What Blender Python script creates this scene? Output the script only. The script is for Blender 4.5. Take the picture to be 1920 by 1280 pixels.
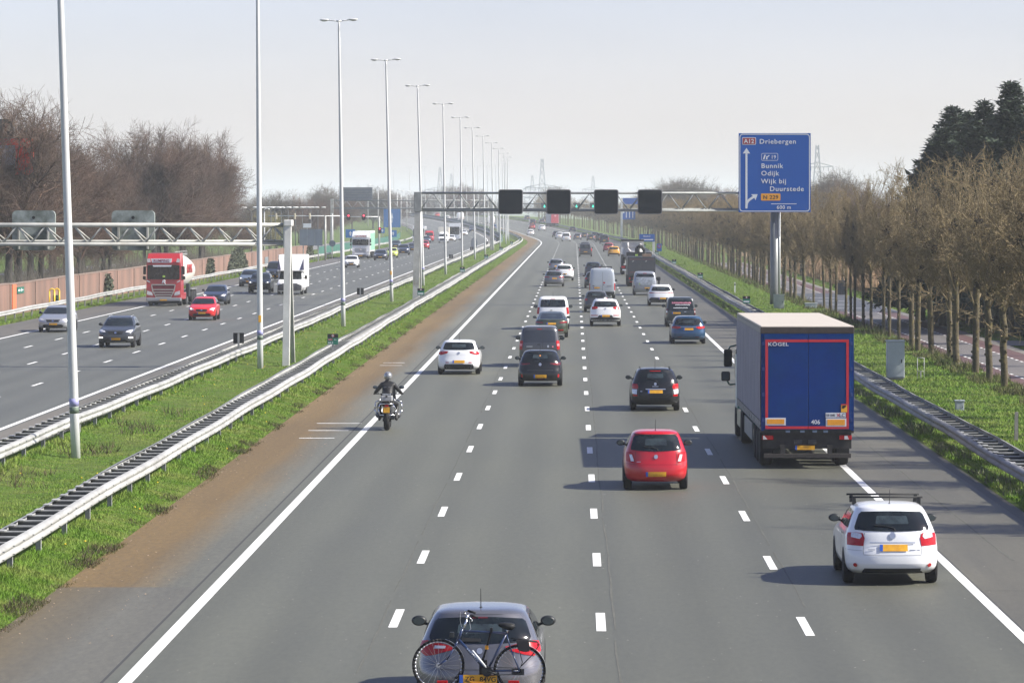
import bpy, bmesh, math, random
import numpy as np
from math import sin, cos, pi, radians, atan2, sqrt
from mathutils import Vector, Matrix
from mathutils.geometry import delaunay_2d_cdt

scene = bpy.context.scene
for o in list(bpy.data.objects):
    bpy.data.objects.remove(o)

# ------------------------------------------------------------------ camera, sky, sun
HC = 7.15            # camera height over the carriageway
FP = 7300.0          # focal length in photo pixels (1920 wide)
cam_data = bpy.data.cameras.new("camera")
cam_data.sensor_width = 36.0
cam_data.lens = 36.0 * FP / 1920.0
cam_data.shift_x = (960.0 - 1077.0) / 1920.0
cam_data.shift_y = -(640.0 - 392.0) / 1920.0
cam_data.clip_start = 1.0
cam_data.clip_end = 20000.0
cam = bpy.data.objects.new("camera", cam_data)
cam.location = (0, 0, HC)
cam.rotation_euler = (radians(90), 0, 0)
scene.collection.objects.link(cam)
scene.camera = cam

SUN_EL, SUN_AZ = radians(38.4), radians(90 + 8)      # azimuth clockwise from +Y
world = bpy.data.worlds.new("World")
scene.world = world
world.use_nodes = True
nt = world.node_tree
bg = nt.nodes["Background"]
sky = nt.nodes.new("ShaderNodeTexSky")
sky.sky_type = 'NISHITA'
sky.sun_disc = False
sky.sun_elevation = SUN_EL
sky.sun_rotation = SUN_AZ
sky.air_density = 0.85
sky.dust_density = 0.8
sky.ozone_density = 1.0
tint = nt.nodes.new("ShaderNodeVectorMath"); tint.operation = 'MULTIPLY'
tint.inputs[1].default_value = (0.905, 0.805, 0.935)     # pale spring overcast veil
nt.links.new(sky.outputs[0], tint.inputs[0])
# thin uneven veil of high cloud in the sky itself
tco = nt.nodes.new("ShaderNodeTexCoord")
vmap = nt.nodes.new("ShaderNodeMapping"); vmap.inputs["Scale"].default_value = (5.0, 5.0, 26.0)
veil = nt.nodes.new("ShaderNodeTexNoise"); veil.inputs["Scale"].default_value = 1.0; veil.inputs["Detail"].default_value = 4
vr = nt.nodes.new("ShaderNodeMapRange"); vr.inputs[1].default_value = 0.3; vr.inputs[2].default_value = 0.7; vr.inputs[3].default_value = 0.95; vr.inputs[4].default_value = 1.05
vm = nt.nodes.new("ShaderNodeVectorMath"); vm.operation = 'SCALE'
nt.links.new(tco.outputs["Generated"], vmap.inputs[0]); nt.links.new(vmap.outputs[0], veil.inputs["Vector"])
nt.links.new(veil.outputs[0], vr.inputs[0]); nt.links.new(tint.outputs[0], vm.inputs[0]); nt.links.new(vr.outputs[0], vm.inputs[3])
nt.links.new(vm.outputs[0], bg.inputs[0])
bg.inputs[1].default_value = 0.098
sun_d = bpy.data.lights.new("sun", 'SUN')
sun_d.energy = 5.0
sun_d.angle = radians(0.55)
sun_d.color = (1.0, 0.955, 0.85)
sun = bpy.data.objects.new("sun", sun_d)
sdir = Vector((sin(SUN_AZ) * cos(SUN_EL), cos(SUN_AZ) * cos(SUN_EL), sin(SUN_EL)))
sun.rotation_euler = sdir.to_track_quat('Z', 'Y').to_euler()
sun.location = (60, 0, 60)
scene.collection.objects.link(sun)

scene.view_settings.view_transform = 'Standard'
scene.view_settings.look = 'None'
scene.view_settings.exposure = 0.91
scene.view_settings.gamma = 1.0
scene.cycles.max_bounces = 6
scene.cycles.diffuse_bounces = 3
scene.cycles.glossy_bounces = 3
scene.cycles.transmission_bounces = 4
scene.cycles.transparent_max_bounces = 12
scene.cycles.volume_bounces = 3
scene.cycles.caustics_reflective = False
scene.cycles.caustics_refractive = False

# ------------------------------------------------------------------ helpers
C = scene.collection
R = random.Random(7)

def lin(c):
    out = []
    for v in c[:3]:
        v = v / 255.0
        out.append(v / 12.92 if v <= 0.04045 else ((v + 0.055) / 1.055) ** 2.4)
    return tuple(out)

_mats = {}
def mat(name, col, rough=0.6, metal=0.0, var=0.0, scale=4.0, col2=None, mix_scale=1.0, mix_lo=0.42, mix_hi=0.62,
        bump=0.0, bump_scale=40.0, coat=0.0, spec=0.5, emit=None, estr=0.0, world_space=False, stretch=(1, 1, 1)):
    """Principled material; optional noise value variation, second noise-mixed colour and bump."""
    if name in _mats:
        return _mats[name]
    m = bpy.data.materials.new(name)
    m.use_nodes = True
    t = m.node_tree
    b = t.nodes["Principled BSDF"]
    b.inputs["Base Color"].default_value = (*col, 1)
    b.inputs["Roughness"].default_value = rough
    b.inputs["Metallic"].default_value = metal
    b.inputs["Specular IOR Level"].default_value = spec
    if coat:
        b.inputs["Coat Weight"].default_value = coat
        b.inputs["Coat Roughness"].default_value = 0.06
    if emit:
        b.inputs["Emission Color"].default_value = (*emit, 1)
        b.inputs["Emission Strength"].default_value = estr
    if var or col2 or bump:
        if world_space:
            g = t.nodes.new("ShaderNodeNewGeometry"); src = g.outputs["Position"]
        else:
            g = t.nodes.new("ShaderNodeTexCoord"); src = g.outputs["Object"]
        mp = t.nodes.new("ShaderNodeMapping"); mp.inputs["Scale"].default_value = stretch
        t.links.new(src, mp.inputs["Vector"]); src = mp.outputs[0]
        base = None
        if col2:
            n = t.nodes.new("ShaderNodeTexNoise"); n.inputs["Scale"].default_value = mix_scale
            n.inputs["Detail"].default_value = 5; n.inputs["Roughness"].default_value = 0.6
            t.links.new(src, n.inputs["Vector"])
            mr = t.nodes.new("ShaderNodeMapRange")
            mr.inputs[1].default_value = mix_lo; mr.inputs[2].default_value = mix_hi
            t.links.new(n.outputs[0], mr.inputs[0])
            mx = t.nodes.new("ShaderNodeMix"); mx.data_type = 'RGBA'
            mx.inputs[6].default_value = (*col, 1); mx.inputs[7].default_value = (*col2, 1)
            t.links.new(mr.outputs[0], mx.inputs[0]); base = mx.outputs[2]
        if var:
            n = t.nodes.new("ShaderNodeTexNoise"); n.inputs["Scale"].default_value = scale
            n.inputs["Detail"].default_value = 6; n.inputs["Roughness"].default_value = 0.65
            t.links.new(src, n.inputs["Vector"])
            mr = t.nodes.new("ShaderNodeMapRange")
            mr.inputs[1].default_value = 0.3; mr.inputs[2].default_value = 0.7
            mr.inputs[3].default_value = 1 - var; mr.inputs[4].default_value = 1 + var
            t.links.new(n.outputs[0], mr.inputs[0])
            mul = t.nodes.new("ShaderNodeVectorMath"); mul.operation = 'SCALE'
            if base is not None:
                t.links.new(base, mul.inputs[0])
            else:
                mul.inputs[0].default_value = col
            t.links.new(mr.outputs[0], mul.inputs[3]); base = mul.outputs[0]
        if base is not None:
            t.links.new(base, b.inputs["Base Color"])
        if bump:
            n = t.nodes.new("ShaderNodeTexNoise"); n.inputs["Scale"].default_value = bump_scale
            n.inputs["Detail"].default_value = 4
            t.links.new(src, n.inputs["Vector"])
            bp = t.nodes.new("ShaderNodeBump"); bp.inputs["Strength"].default_value = bump
            t.links.new(n.outputs[0], bp.inputs["Height"])
            t.links.new(bp.outputs[0], b.inputs["Normal"])
    _mats[name] = m
    return m

def tag(o, label=None, cat=None, group=None, kind=None):
    if label: o["label"] = label
    if cat: o["category"] = cat
    if group: o["group"] = group
    if kind: o["kind"] = kind
    return o

def empty(name, loc=(0, 0, 0), rz=0.0):
    o = bpy.data.objects.new(name, None)
    o.empty_display_size = 0.3
    o.location = loc
    o.rotation_euler = (0, 0, rz)
    C.objects.link(o)
    return o

def thing(name, label, cat, loc=(0, 0, 0), rz=0.0, group=None):
    return tag(empty(name, loc, rz), label, cat, group)

def link_mesh(name, me, material=None, parent=None, loc=(0, 0, 0), rot=(0, 0, 0)):
    o = bpy.data.objects.new(name, me)
    if material is not None and not me.materials:
        for m in (material if isinstance(material, (list, tuple)) else [material]):
            me.materials.append(m)
    o.location = loc
    o.rotation_euler = rot
    if parent is not None:
        o.parent = parent
    C.objects.link(o)
    return o

def np_mesh(name, V, F, smooth=False, mat_idx=None):
    """Mesh from numpy arrays; F is (n,3) or (n,4)."""
    me = bpy.data.meshes.new(name)
    V = np.asarray(V, np.float32); F = np.asarray(F, np.int32)
    n, k = F.shape
    me.vertices.add(len(V)); me.vertices.foreach_set("co", V.ravel())
    me.loops.add(n * k); me.loops.foreach_set("vertex_index", F.ravel())
    me.polygons.add(n)
    me.polygons.foreach_set("loop_start", np.arange(0, n * k, k, dtype=np.int32))
    if smooth:
        me.polygons.foreach_set("use_smooth", np.ones(n, dtype=bool))
    if mat_idx is not None:
        me.polygons.foreach_set("material_index", np.asarray(mat_idx, np.int32))
    me.update(calc_edges=True)
    me.validate()
    return me

class MB:
    """Collects simple shapes; build() links them as one mesh object."""
    def __init__(self):
        self.bm = bmesh.new()
        self.mi = 0
    def _mark(self, faces):
        for f in faces: f.material_index = self.mi
    def box(self, x0, x1, y0, y1, z0, z1, bev=0.0, seg=2):
        r = bmesh.ops.create_cube(self.bm, size=1.0)
        vs = r['verts']
        sx, sy, sz = x1 - x0, y1 - y0, z1 - z0
        for v in vs:
            v.co = Vector((x0 + (v.co.x + .5) * sx, y0 + (v.co.y + .5) * sy, z0 + (v.co.z + .5) * sz))
        fs = set(f for v in vs for f in v.link_faces)
        self._mark(fs)
        if bev > 0:
            es = list(set(e for v in vs for e in v.link_edges))
            r2 = bmesh.ops.bevel(self.bm, geom=es, offset=bev, segments=seg, affect='EDGES', profile=0.5)
            self._mark(r2['faces'])
        return self
    def hexa(self, pts):
        """8 points: bottom 4 (ccw), top 4."""
        v = [self.bm.verts.new(p) for p in pts]
        fs = [self.bm.faces.new([v[i] for i in q]) for q in ((3, 2, 1, 0), (4, 5, 6, 7), (0, 1, 5, 4), (1, 2, 6, 5), (2, 3, 7, 6), (3, 0, 4, 7))]
        self._mark(fs)
        return self
    def tube(self, p0, p1, r0, r1=None, n=8, cap=True):
        p0, p1 = Vector(p0), Vector(p1)
        r1 = r0 if r1 is None else r1
        d = (p1 - p0)
        if d.length < 1e-6: return self
        d.normalize()
        a = d.orthogonal().normalized(); b = d.cross(a)
        A = [self.bm.verts.new(p0 + (a * cos(2 * pi * i / n) + b * sin(2 * pi * i / n)) * r0) for i in range(n)]
        B = [self.bm.verts.new(p1 + (a * cos(2 * pi * i / n) + b * sin(2 * pi * i / n)) * r1) for i in range(n)]
        fs = []
        for i in range(n):
            f = self.bm.faces.new((A[i], A[(i + 1) % n], B[(i + 1) % n], B[i])); f.smooth = n > 5
            fs.append(f)
        if cap:
            fs.append(self.bm.faces.new(A[::-1])); fs.append(self.bm.faces.new(B))
        self._mark(fs)
        return self
    def path(self, pts, r, n=8):
        for p, q in zip(pts, pts[1:]):
            self.tube(p, q, r, r, n)
        return self
    def lathe(self, prof, origin=(0, 0, 0), axis='Z', n=20, smooth=True):
        """prof: [(radius, height)], spun about axis through origin."""
        o = Vector(origin)
        rings = []
        for r, h in prof:
            ring = []
            for i in range(n):
                a = 2 * pi * i / n
                c, s = cos(a) * r, sin(a) * r
                p = {'Z': Vector((c, s, h)), 'X': Vector((h, c, s)), 'Y': Vector((s, h, c))}[axis]
                ring.append(self.bm.verts.new(o + p))
            rings.append(ring)
        fs = []
        for A, B in zip(rings, rings[1:]):
            for i in range(n):
                f = self.bm.faces.new((A[i], A[(i + 1) % n], B[(i + 1) % n], B[i])); f.smooth = smooth
                fs.append(f)
        for ring, rev in ((rings[0], True), (rings[-1], False)):
            if prof[0 if rev else -1][0] > 1e-4:
                fs.append(self.bm.faces.new(ring[::-1] if rev else ring))
        self._mark(fs)
        return self
    def prism(self, outline, a0, a1, axis='Y'):
        """2-D outline extruded along axis. Y: (x,z); X: (y,z); Z: (x,y)."""
        def P(u, v, a):
            return {'Y': (u, a, v), 'X': (a, u, v), 'Z': (u, v, a)}[axis]
        A = [self.bm.verts.new(P(u, v, a0)) for u, v in outline]
        B = [self.bm.verts.new(P(u, v, a1)) for u, v in outline]
        n = len(outline)
        fs = [self.bm.faces.new((A[i], A[(i + 1) % n], B[(i + 1) % n], B[i])) for i in range(n)]
        fs.append(self.bm.faces.new(A[::-1])); fs.append(self.bm.faces.new(B))
        self._mark(fs)
        return self
    def ball(self, c, rx, ry=None, rz=None, u=16, v=10):
        ry = rx if ry is None else ry; rz = rx if rz is None else rz
        r = bmesh.ops.create_uvsphere(self.bm, u_segments=u, v_segments=v, radius=1.0)
        fs = set()
        for w in r['verts']:
            w.co = Vector((c[0] + w.co.x * rx, c[1] + w.co.y * ry, c[2] + w.co.z * rz))
            fs.update(w.link_faces)
        for f in fs: f.smooth = True
        self._mark(fs)
        return self
    def quad(self, a, b, c, d):
        f = self.bm.faces.new([self.bm.verts.new(p) for p in (a, b, c, d)])
        self._mark([f])
        return self
    def mesh(self, name):
        bmesh.ops.recalc_face_normals(self.bm, faces=self.bm.faces[:])
        me = bpy.data.meshes.new(name)
        self.bm.to_mesh(me); self.bm.free()
        return me
    def build(self, name, material=None, parent=None, loc=(0, 0, 0), rot=(0, 0, 0)):
        return link_mesh(name, self.mesh(name), material, parent, loc, rot)

def children(o):
    return [c for c in o.children]

def copy_tree(o, parent=None):
    c = o.copy(); C.objects.link(c)
    if parent is not None: c.parent = parent
    for ch in children(o):
        copy_tree(ch, c)
    return c

def rounded(x0, x1, z0, z1, r, n=4):
    out = []
    for cx, cz, a0 in ((x1 - r, z1 - r, 0), (x0 + r, z1 - r, 90), (x0 + r, z0 + r, 180), (x1 - r, z0 + r, 270)):
        for i in range(n + 1):
            a = radians(a0 + 90 * i / n)
            out.append((cx + r * cos(a), cz + r * sin(a)))
    return out

_font_cache = {}
def text_mesh(s, size, depth=0.004, align='LEFT', space=1.0):
    key = (s, size, depth, align, space)
    if key in _font_cache: return _font_cache[key]
    cu = bpy.data.curves.new("lettering", 'FONT')
    cu.body = s; cu.size = size; cu.extrude = depth; cu.align_x = align; cu.space_character = space
    cu.offset = size * 0.012
    cu.resolution_u = 3
    ob = bpy.data.objects.new("lettering", cu)
    C.objects.link(ob)
    dg = bpy.context.evaluated_depsgraph_get()
    me = bpy.data.meshes.new_from_object(ob.evaluated_get(dg))
    bpy.data.objects.remove(ob)
    _font_cache[key] = me
    return me

def text(s, size, material, parent, loc, rot=(radians(90), 0, 0), align='LEFT', depth=0.004, space=1.0, bold=0.0, name="lettering", sx=1.0):
    me = text_mesh(s, size, depth, align, space).copy()
    o = link_mesh(name, me, material, parent, loc, rot)
    o.scale.x = sx
    return o

# the road's line: straight to 760 m, then a long bend to the left that climbs a little
def shx(y):
    return 0.0 if y < 780 else -(min(y, 2600) - 780) ** 2 / 10000.0
def rise(y):
    t = min(max((y - 930) / 600.0, 0), 1)
    return t * t * (3 - 2 * t) * 4.5
def P(X, y, z=0.0):
    return (X + shx(y), y, z + rise(y))
def Zof(py, z=0.0):
    return FP * (HC - z) / (py - 392.0)
def Xof(px, y):
    return (px - 1077.0) * y / FP
def Hof(py, y):
    return HC - (py - 392.0) * y / FP

def ys_between(y0, y1, step=20.0):
    n = max(1, int(math.ceil((y1 - y0) / step)))
    return [y0 + (y1 - y0) * i / n for i in range(n + 1)]

def ribbon(name, X0, X1, y0, y1, z, material, step=20.0, kind='structure', parent=None):
    V, F = [], []
    for y in ys_between(y0, y1, step):
        V += [P(X0, y, z), P(X1, y, z)]
    for i in range(len(V) // 2 - 1):
        F.append((2 * i, 2 * i + 1, 2 * i + 3, 2 * i + 2))
    o = link_mesh(name, np_mesh(name, V, F), material, parent)
    if kind: o["kind"] = kind
    return o

def strips(name, quads, material, kind='structure'):
    """quads: (X0, X1, y0, y1, z)."""
    V, F = [], []
    for X0, X1, y0, y1, z in quads:
        i = len(V)
        V += [P(X0, y0, z), P(X1, y0, z), P(X1, y1, z), P(X0, y1, z)]
        F.append((i, i + 1, i + 2, i + 3))
    o = link_mesh(name, np_mesh(name, V, F), material)
    o["kind"] = kind
    return o
# ------------------------------------------------------------------ surfaces of the setting
def asphalt(name, base, tint=None, lanes=None, lane_amp=0.10, streak=0.10, speck=0.16, rough=0.6, xmix=None):
    m = bpy.data.materials.new(name); m.use_nodes = True
    t = m.node_tree; b = t.nodes["Principled BSDF"]
    b.inputs["Roughness"].default_value = rough
    b.inputs["Specular IOR Level"].default_value = 0.5
    g = t.nodes.new("ShaderNodeNewGeometry")
    def noise(scale, stretch, detail=4, rg=0.6):
        mp = t.nodes.new("ShaderNodeMapping"); mp.inputs["Scale"].default_value = stretch
        t.links.new(g.outputs["Position"], mp.inputs[0])
        n = t.nodes.new("ShaderNodeTexNoise"); n.inputs["Scale"].default_value = scale
        n.inputs["Detail"].default_value = detail; n.inputs["Roughness"].default_value = rg
        t.links.new(mp.outputs[0], n.inputs["Vector"])
        return n.outputs[0]
    def rng(s, lo, hi, a=0.3, c=0.7):
        mr = t.nodes.new("ShaderNodeMapRange")
        mr.inputs[1].default_value = a; mr.inputs[2].default_value = c
        mr.inputs[3].default_value = lo; mr.inputs[4].default_value = hi
        t.links.new(s, mr.inputs[0]); return mr.outputs[0]
    def mul(a, c):
        n = t.nodes.new("ShaderNodeMath"); n.operation = 'MULTIPLY'
        t.links.new(a, n.inputs[0]); t.links.new(c, n.inputs[1]); return n.outputs[0]
    f = rng(noise(9.0, (1, 0.25, 1), 8, 0.75), 1 - speck, 1 + speck)
    f = mul(f, rng(noise(0.9, (1, 0.03, 1), 5), 1 - streak, 1 + streak))
    f = mul(f, rng(noise(0.08, (1, 0.35, 1), 3), 1 - streak * 0.7, 1 + streak * 0.7))
    if lanes:
        sep = t.nodes.new("ShaderNodeSeparateXYZ"); t.links.new(g.outputs["Position"], sep.inputs[0])
        x0, wl = lanes
        a = t.nodes.new("ShaderNodeMath"); a.operation = 'SUBTRACT'; a.inputs[1].default_value = x0
        t.links.new(sep.outputs[0], a.inputs[0])
        q = t.nodes.new("ShaderNodeMath"); q.operation = 'MULTIPLY'; q.inputs[1].default_value = 2 * pi * 2 / wl
        t.links.new(a.outputs[0], q.inputs[0])
        c2 = t.nodes.new("ShaderNodeMath"); c2.operation = 'COSINE'; t.links.new(q.outputs[0], c2.inputs[0])
        f = mul(f, rng(c2.outputs[0], 1 + lane_amp, 1 - lane_amp, -1, 1))
    mx = t.nodes.new("ShaderNodeMix"); mx.data_type = 'RGBA'
    mx.inputs[6].default_value = (*base, 1); mx.inputs[7].default_value = (*(tint or base), 1)
    if xmix:      # dirt swept against the grass edge: strongest at xmix[1]
        sp = t.nodes.new("ShaderNodeSeparateXYZ"); t.links.new(g.outputs["Position"], sp.inputs[0])
        ad = t.nodes.new("ShaderNodeMath"); ad.operation = 'MULTIPLY_ADD'; ad.inputs[1].default_value = 1.5
        t.links.new(noise(0.55, (1, 0.10, 1), 7, 0.7), ad.inputs[0]); t.links.new(sp.outputs[0], ad.inputs[2])
        t.links.new(rng(ad.outputs[0], 1, 0, xmix[1] + .75, xmix[0] + .75), mx.inputs[0])
    else:
        t.links.new(rng(noise(0.35, (1, 0.12, 1), 6), 0, 1, 0.35, 0.65), mx.inputs[0])
    sc = t.nodes.new("ShaderNodeVectorMath"); sc.operation = 'SCALE'
    t.links.new(mx.outputs[2], sc.inputs[0]); t.links.new(f, sc.inputs[3])
    t.links.new(sc.outputs[0], b.inputs["Base Color"])
    bp = t.nodes.new("ShaderNodeBump"); bp.inputs["Strength"].default_value = 0.25; bp.inputs["Distance"].default_value = 0.02
    t.links.new(noise(60, (1, 1, 1), 3), bp.inputs["Height"]); t.links.new(bp.outputs[0], b.inputs["Normal"])
    return m

M = {}
M['asphalt'] = asphalt("asphalt_grey", (0.0994, 0.1004, 0.0757), (0.0896, 0.0913, 0.0719), lanes=(-6.55, 3.5), lane_amp=0.075, streak=0.065, speck=0.17)
M['asphalt_r'] = asphalt("asphalt_dark_grey", (0.0890, 0.0898, 0.0684), (0.0803, 0.0817, 0.0650), lanes=(-6.55, 3.5), lane_amp=0.075, streak=0.065, speck=0.17)
M['asphalt_l'] = asphalt("asphalt_blue_grey", (0.0876, 0.0900, 0.0778), (0.0946, 0.0972, 0.0847), lanes=(-21.93, 3.27), lane_amp=0.06, streak=0.10)
M['shoulder_r'] = asphalt("asphalt_shoulder", (0.1026, 0.0957, 0.0721), (0.0860, 0.0818, 0.0643), streak=0.12, speck=0.16)
M['shoulder_l'] = asphalt("asphalt_verge", (0.0996, 0.0946, 0.0838), (0.1096, 0.0996, 0.0822), streak=0.12)
M['brown'] = asphalt("asphalt_with_dirt", (0.1168, 0.1145, 0.0879), (0.1431, 0.0915, 0.0275), streak=0.18, speck=0.30, xmix=(-7.5, -8.6))
M['brown_grey'] = asphalt("asphalt_dusty", (0.1062, 0.1013, 0.0797), (0.1013, 0.0764, 0.0349), streak=0.15, speck=0.26, xmix=(-8.0, -9.6))
M['gutter'] = asphalt("gutter_dark", (0.040, 0.037, 0.030), (0.052, 0.046, 0.036), streak=0.15)
M['beige'] = asphalt("concrete_beige", (0.1328, 0.1195, 0.0963), (0.1062, 0.0979, 0.0797), streak=0.2)
M['soil'] = mat("bare_soil", (0.020, 0.030, 0.010), 0.95, var=0.35, scale=3, world_space=True)
M['side_road'] = asphalt("side_road_asphalt", (0.1428, 0.1295, 0.1195), (0.1262, 0.1162, 0.1096), streak=0.08)
M['side_dark'] = asphalt("side_road_new_asphalt", (0.060, 0.064, 0.075), (0.07, 0.074, 0.08), streak=0.08)
M['bike_red'] = asphalt("cycle_lane_red", (0.115, 0.062, 0.056), (0.10, 0.058, 0.052), streak=0.1)
M['paving'] = asphalt("pale_paving", (0.1992, 0.1793, 0.1527), (0.1726, 0.1594, 0.1394), streak=0.1)
M['line'] = mat("road_paint_white", (0.7200, 0.7200, 0.6930), 0.6, var=0.12, scale=1.7, col2=(0.3600, 0.3600, 0.3330), mix_scale=9, mix_lo=.60, mix_hi=.78, world_space=True, stretch=(0.9000, 0.4500, 0.9000))
M['line_worn'] = mat("road_paint_worn", (0.62, 0.62, 0.60), 0.7, var=0.18, scale=3.0, world_space=True, stretch=(1, .4, 1))
M['crack'] = mat("tar_joint", (0.045, 0.045, 0.045), 0.8)
M['grass_ground'] = mat("grass_ground", (0.0612, 0.1080, 0.0117), 0.95, var=0.35, scale=1.5, col2=(0.0936, 0.1188, 0.0234), mix_scale=0.35, world_space=True, spec=0.2)
M['field'] = mat("pale_meadow", (0.085, 0.105, 0.042), 0.95, var=0.3, scale=0.15, col2=(0.13, 0.125, 0.065), mix_scale=0.02, world_space=True, spec=0.2)
M['reed'] = mat("reed_tan", (0.30, 0.205, 0.125), 0.95, var=0.35, scale=1.2, world_space=True, spec=0.15)
M['galv'] = mat("galvanised_steel", (0.3600, 0.3600, 0.3465), 0.6, 0.2, var=0.30, scale=2.2, world_space=True, stretch=(0.9000, 0.2700, 0.9000))
M['galv_v'] = mat("guard_rail_shaded", (0.20, 0.20, 0.205), 0.6, 0.2, var=0.35, scale=2.2, world_space=True, stretch=(1, .3, 1))  # darker copy of galv: the verge rail's shaded side put into its colour
M['galv_d'] = mat("weathered_steel", (0.30, 0.305, 0.30), 0.6, 0.2, var=0.3, scale=3.0, world_space=True)
M['pole'] = mat("pole_painted_white", (0.5580, 0.5670, 0.5580), 0.42, 0.1, var=0.10, scale=1.2, world_space=True, stretch=(0.9000, 0.9000, 0.4500))
M['white'] = mat("white_plastic", (0.78, 0.78, 0.77), 0.4)
M['black'] = mat("black_matte", (0.013, 0.014, 0.016), 0.6, spec=.3)
M['rubber'] = mat("tyre_rubber", (0.016, 0.016, 0.017), 0.85, spec=0.3)
M['dark_plastic'] = mat("dark_plastic", (0.018, 0.021, 0.024), 0.5, spec=.35)
M['sign_blue'] = mat("sign_blue_sheet", (0.0, 0.080, 0.37), 0.6, spec=0.12, var=0.03, scale=.8)
M['sign_white'] = mat("sign_white_sheet", (0.66, 0.69, 0.72), 0.5)
M['sign_red'] = mat("sign_red_sheet", (0.30, 0.022, 0.035), 0.45)
M['sign_orange'] = mat("sign_orange_sheet", (0.80, 0.33, 0.012), 0.45)
M['sign_green'] = mat("sign_green_sheet", (0.008, 0.17, 0.11), 0.45)
M['sign_back'] = mat("sign_back_grey", (0.20, 0.225, 0.245), 0.5, 0.2, var=0.12, scale=1.5)
M['plate'] = mat("number_plate_yellow", (0.78, 0.40, 0.018), 0.45, col2=(0.62, 0.30, 0.02), mix_scale=6)
M['plate_blue'] = mat("number_plate_blue", (0.02, 0.10, 0.48), 0.45)
M['lamp_red'] = mat("tail_lamp_red", (0.40, 0.004, 0.008), 0.22, coat=0.15, spec=.35, var=0.2, scale=20)
M['lamp_lit'] = mat("tail_lamp_lit", (0.55, 0.02, 0.02), 0.2, emit=(1.0, 0.05, 0.03), estr=0.9)
M['lamp_clear'] = mat("lamp_clear", (0.66, 0.66, 0.68), 0.15, 0.25, coat=0.5, var=0.25, scale=25)
M['lamp_dark'] = mat("lamp_smoked", (0.10, 0.012, 0.016), 0.2, coat=0.5)
M['head_lit'] = mat("head_lamp_lit", (0.9, 0.9, 0.85), 0.2, emit=(1.0, 0.95, 0.85), estr=1.6)
M['chrome'] = mat("chrome", (0.75, 0.76, 0.78), 0.18, 1.0)
M['silver'] = mat("silver_trim", (0.55, 0.56, 0.58), 0.3, 0.8)
M['glass'] = mat("car_glass_dark", (0.006, 0.009, 0.011), 0.06, coat=0.0, spec=0.5, col2=(0.016, 0.022, 0.025), mix_scale=2.2)
M['glass_l'] = mat("car_glass_pale", (0.035, 0.050, 0.056), 0.06, coat=0.2, spec=0.55, col2=(0.015, 0.02, 0.024), mix_scale=3.0)
M['seat_shape'] = mat("seat_fabric_dark", (0.012, 0.013, 0.015), 0.8)
M['rim'] = mat("alloy_rim", (0.42, 0.43, 0.45), 0.35, 0.7)

# ground ----------------------------------------------------------------------
def build_ground():
    ys = [-60, 0, 60, 120, 200, 300, 400, 500, 600, 700, 760] + list(range(800, 1700, 40)) + [1800, 2000, 2300, 2600, 3200, 4000, 6000, 9000]
    xs = [-3500, -900, -300, -150, -90, -60, -45, -30, -15, 0, 12, 20, 30, 50, 90, 150, 300, 900, 3500]
    V, F = [], []
    for y in ys:
        for x in xs:
            d = max(abs(x + 10) - 45, 0)
            fade = max(0.0, 1 - d / 60.0)
            V.append((x + shx(y), y, -0.05 + rise(y) * fade))
    n = len(xs)
    for i in range(len(ys) - 1):
        for j in range(n - 1):
            F.append((i * n + j, i * n + j + 1, (i + 1) * n + j + 1, (i + 1) * n + j))
    o = link_mesh("ground", np_mesh("ground", V, F), M['grass_ground'])
    o["kind"] = "structure"
build_ground()

YE = 2400
ribbon("carriageway_eastbound", -7.12, 0.64, -20, YE, 0.0, M['asphalt'])
ribbon("carriageway_eastbound_slow_lanes", 0.64, 7.62, -20, YE, 0.0, M['asphalt_r'])
ribbon("shoulder_eastbound", 7.62, 10.28, -20, YE, 0.0, M['shoulder_r'])
ribbon("gutter_strip", 10.28, 10.62, -20, YE, 0.0, M['gutter'])
ribbon("median_shoulder_dusty", -9.75, -7.12, -20, 73.7, 0.0, M['brown_grey'])
ribbon("median_shoulder_dirt", -9.75, -7.12, 73.7, YE, 0.0, M['brown'])
ribbon("carriageway_westbound", -31.9, -18.45, -20, YE, 0.0, M['asphalt_l'])
ribbon("shoulder_westbound", -35.2, -31.9, -20, YE, 0.0, M['shoulder_l'])
ribbon("concrete_strip", -18.45, -16.35, -20, YE, 0.0, M['beige'])

def markings():
    q = []
    for y in ys_between(-20, YE, 20)[:-1]:
        y2 = y + 20.0
        for X, w in ((-6.79, .21), (7.5, .20), (-18.65, .20), (-31.7, .20)):
            q.append((X - w / 2, X + w / 2, y, min(y2, YE), 0.004))
    strips("edge_line_marking", q, M['line'])
    q = []
    for X, y0, w in ((-3.11, 66.6, .155), (0.457, 66.0, .165), (3.96, 65.3, .155), (-21.93, 181.5, .15), (-25.2, 179.5, .15), (-28.4, 177.0, .15)):
        y = y0 - 12 * 8
        while y < YE:
            q.append((X - w / 2, X + w / 2, y, y + 3.0, 0.004)); y += 12.0
    strips("lane_line_marking", q, M['line'])
    q = [(-7.17, -7.12, y, y + 20, 0.004) for y in range(-20, 900, 20)]
    q += [(7.60, 7.64, y, y + 20, 0.004) for y in range(-20, 900, 20)]
    strips("joint_line", q, M['crack'])
    rr = random.Random(3)
    q = []
    for k in range(3):
        y = 121.5 + k * 4.2
        q.append((-8.6, -7.5 + .2 * k, y, y + .25, 0.004))
    for k in range(2):
        q.append((-8.9, -7.9, 178 + k * 3, 178.3 + k * 3, 0.004))
    strips("worn_chalk_marking", q, M['line_worn'])
markings()

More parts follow.
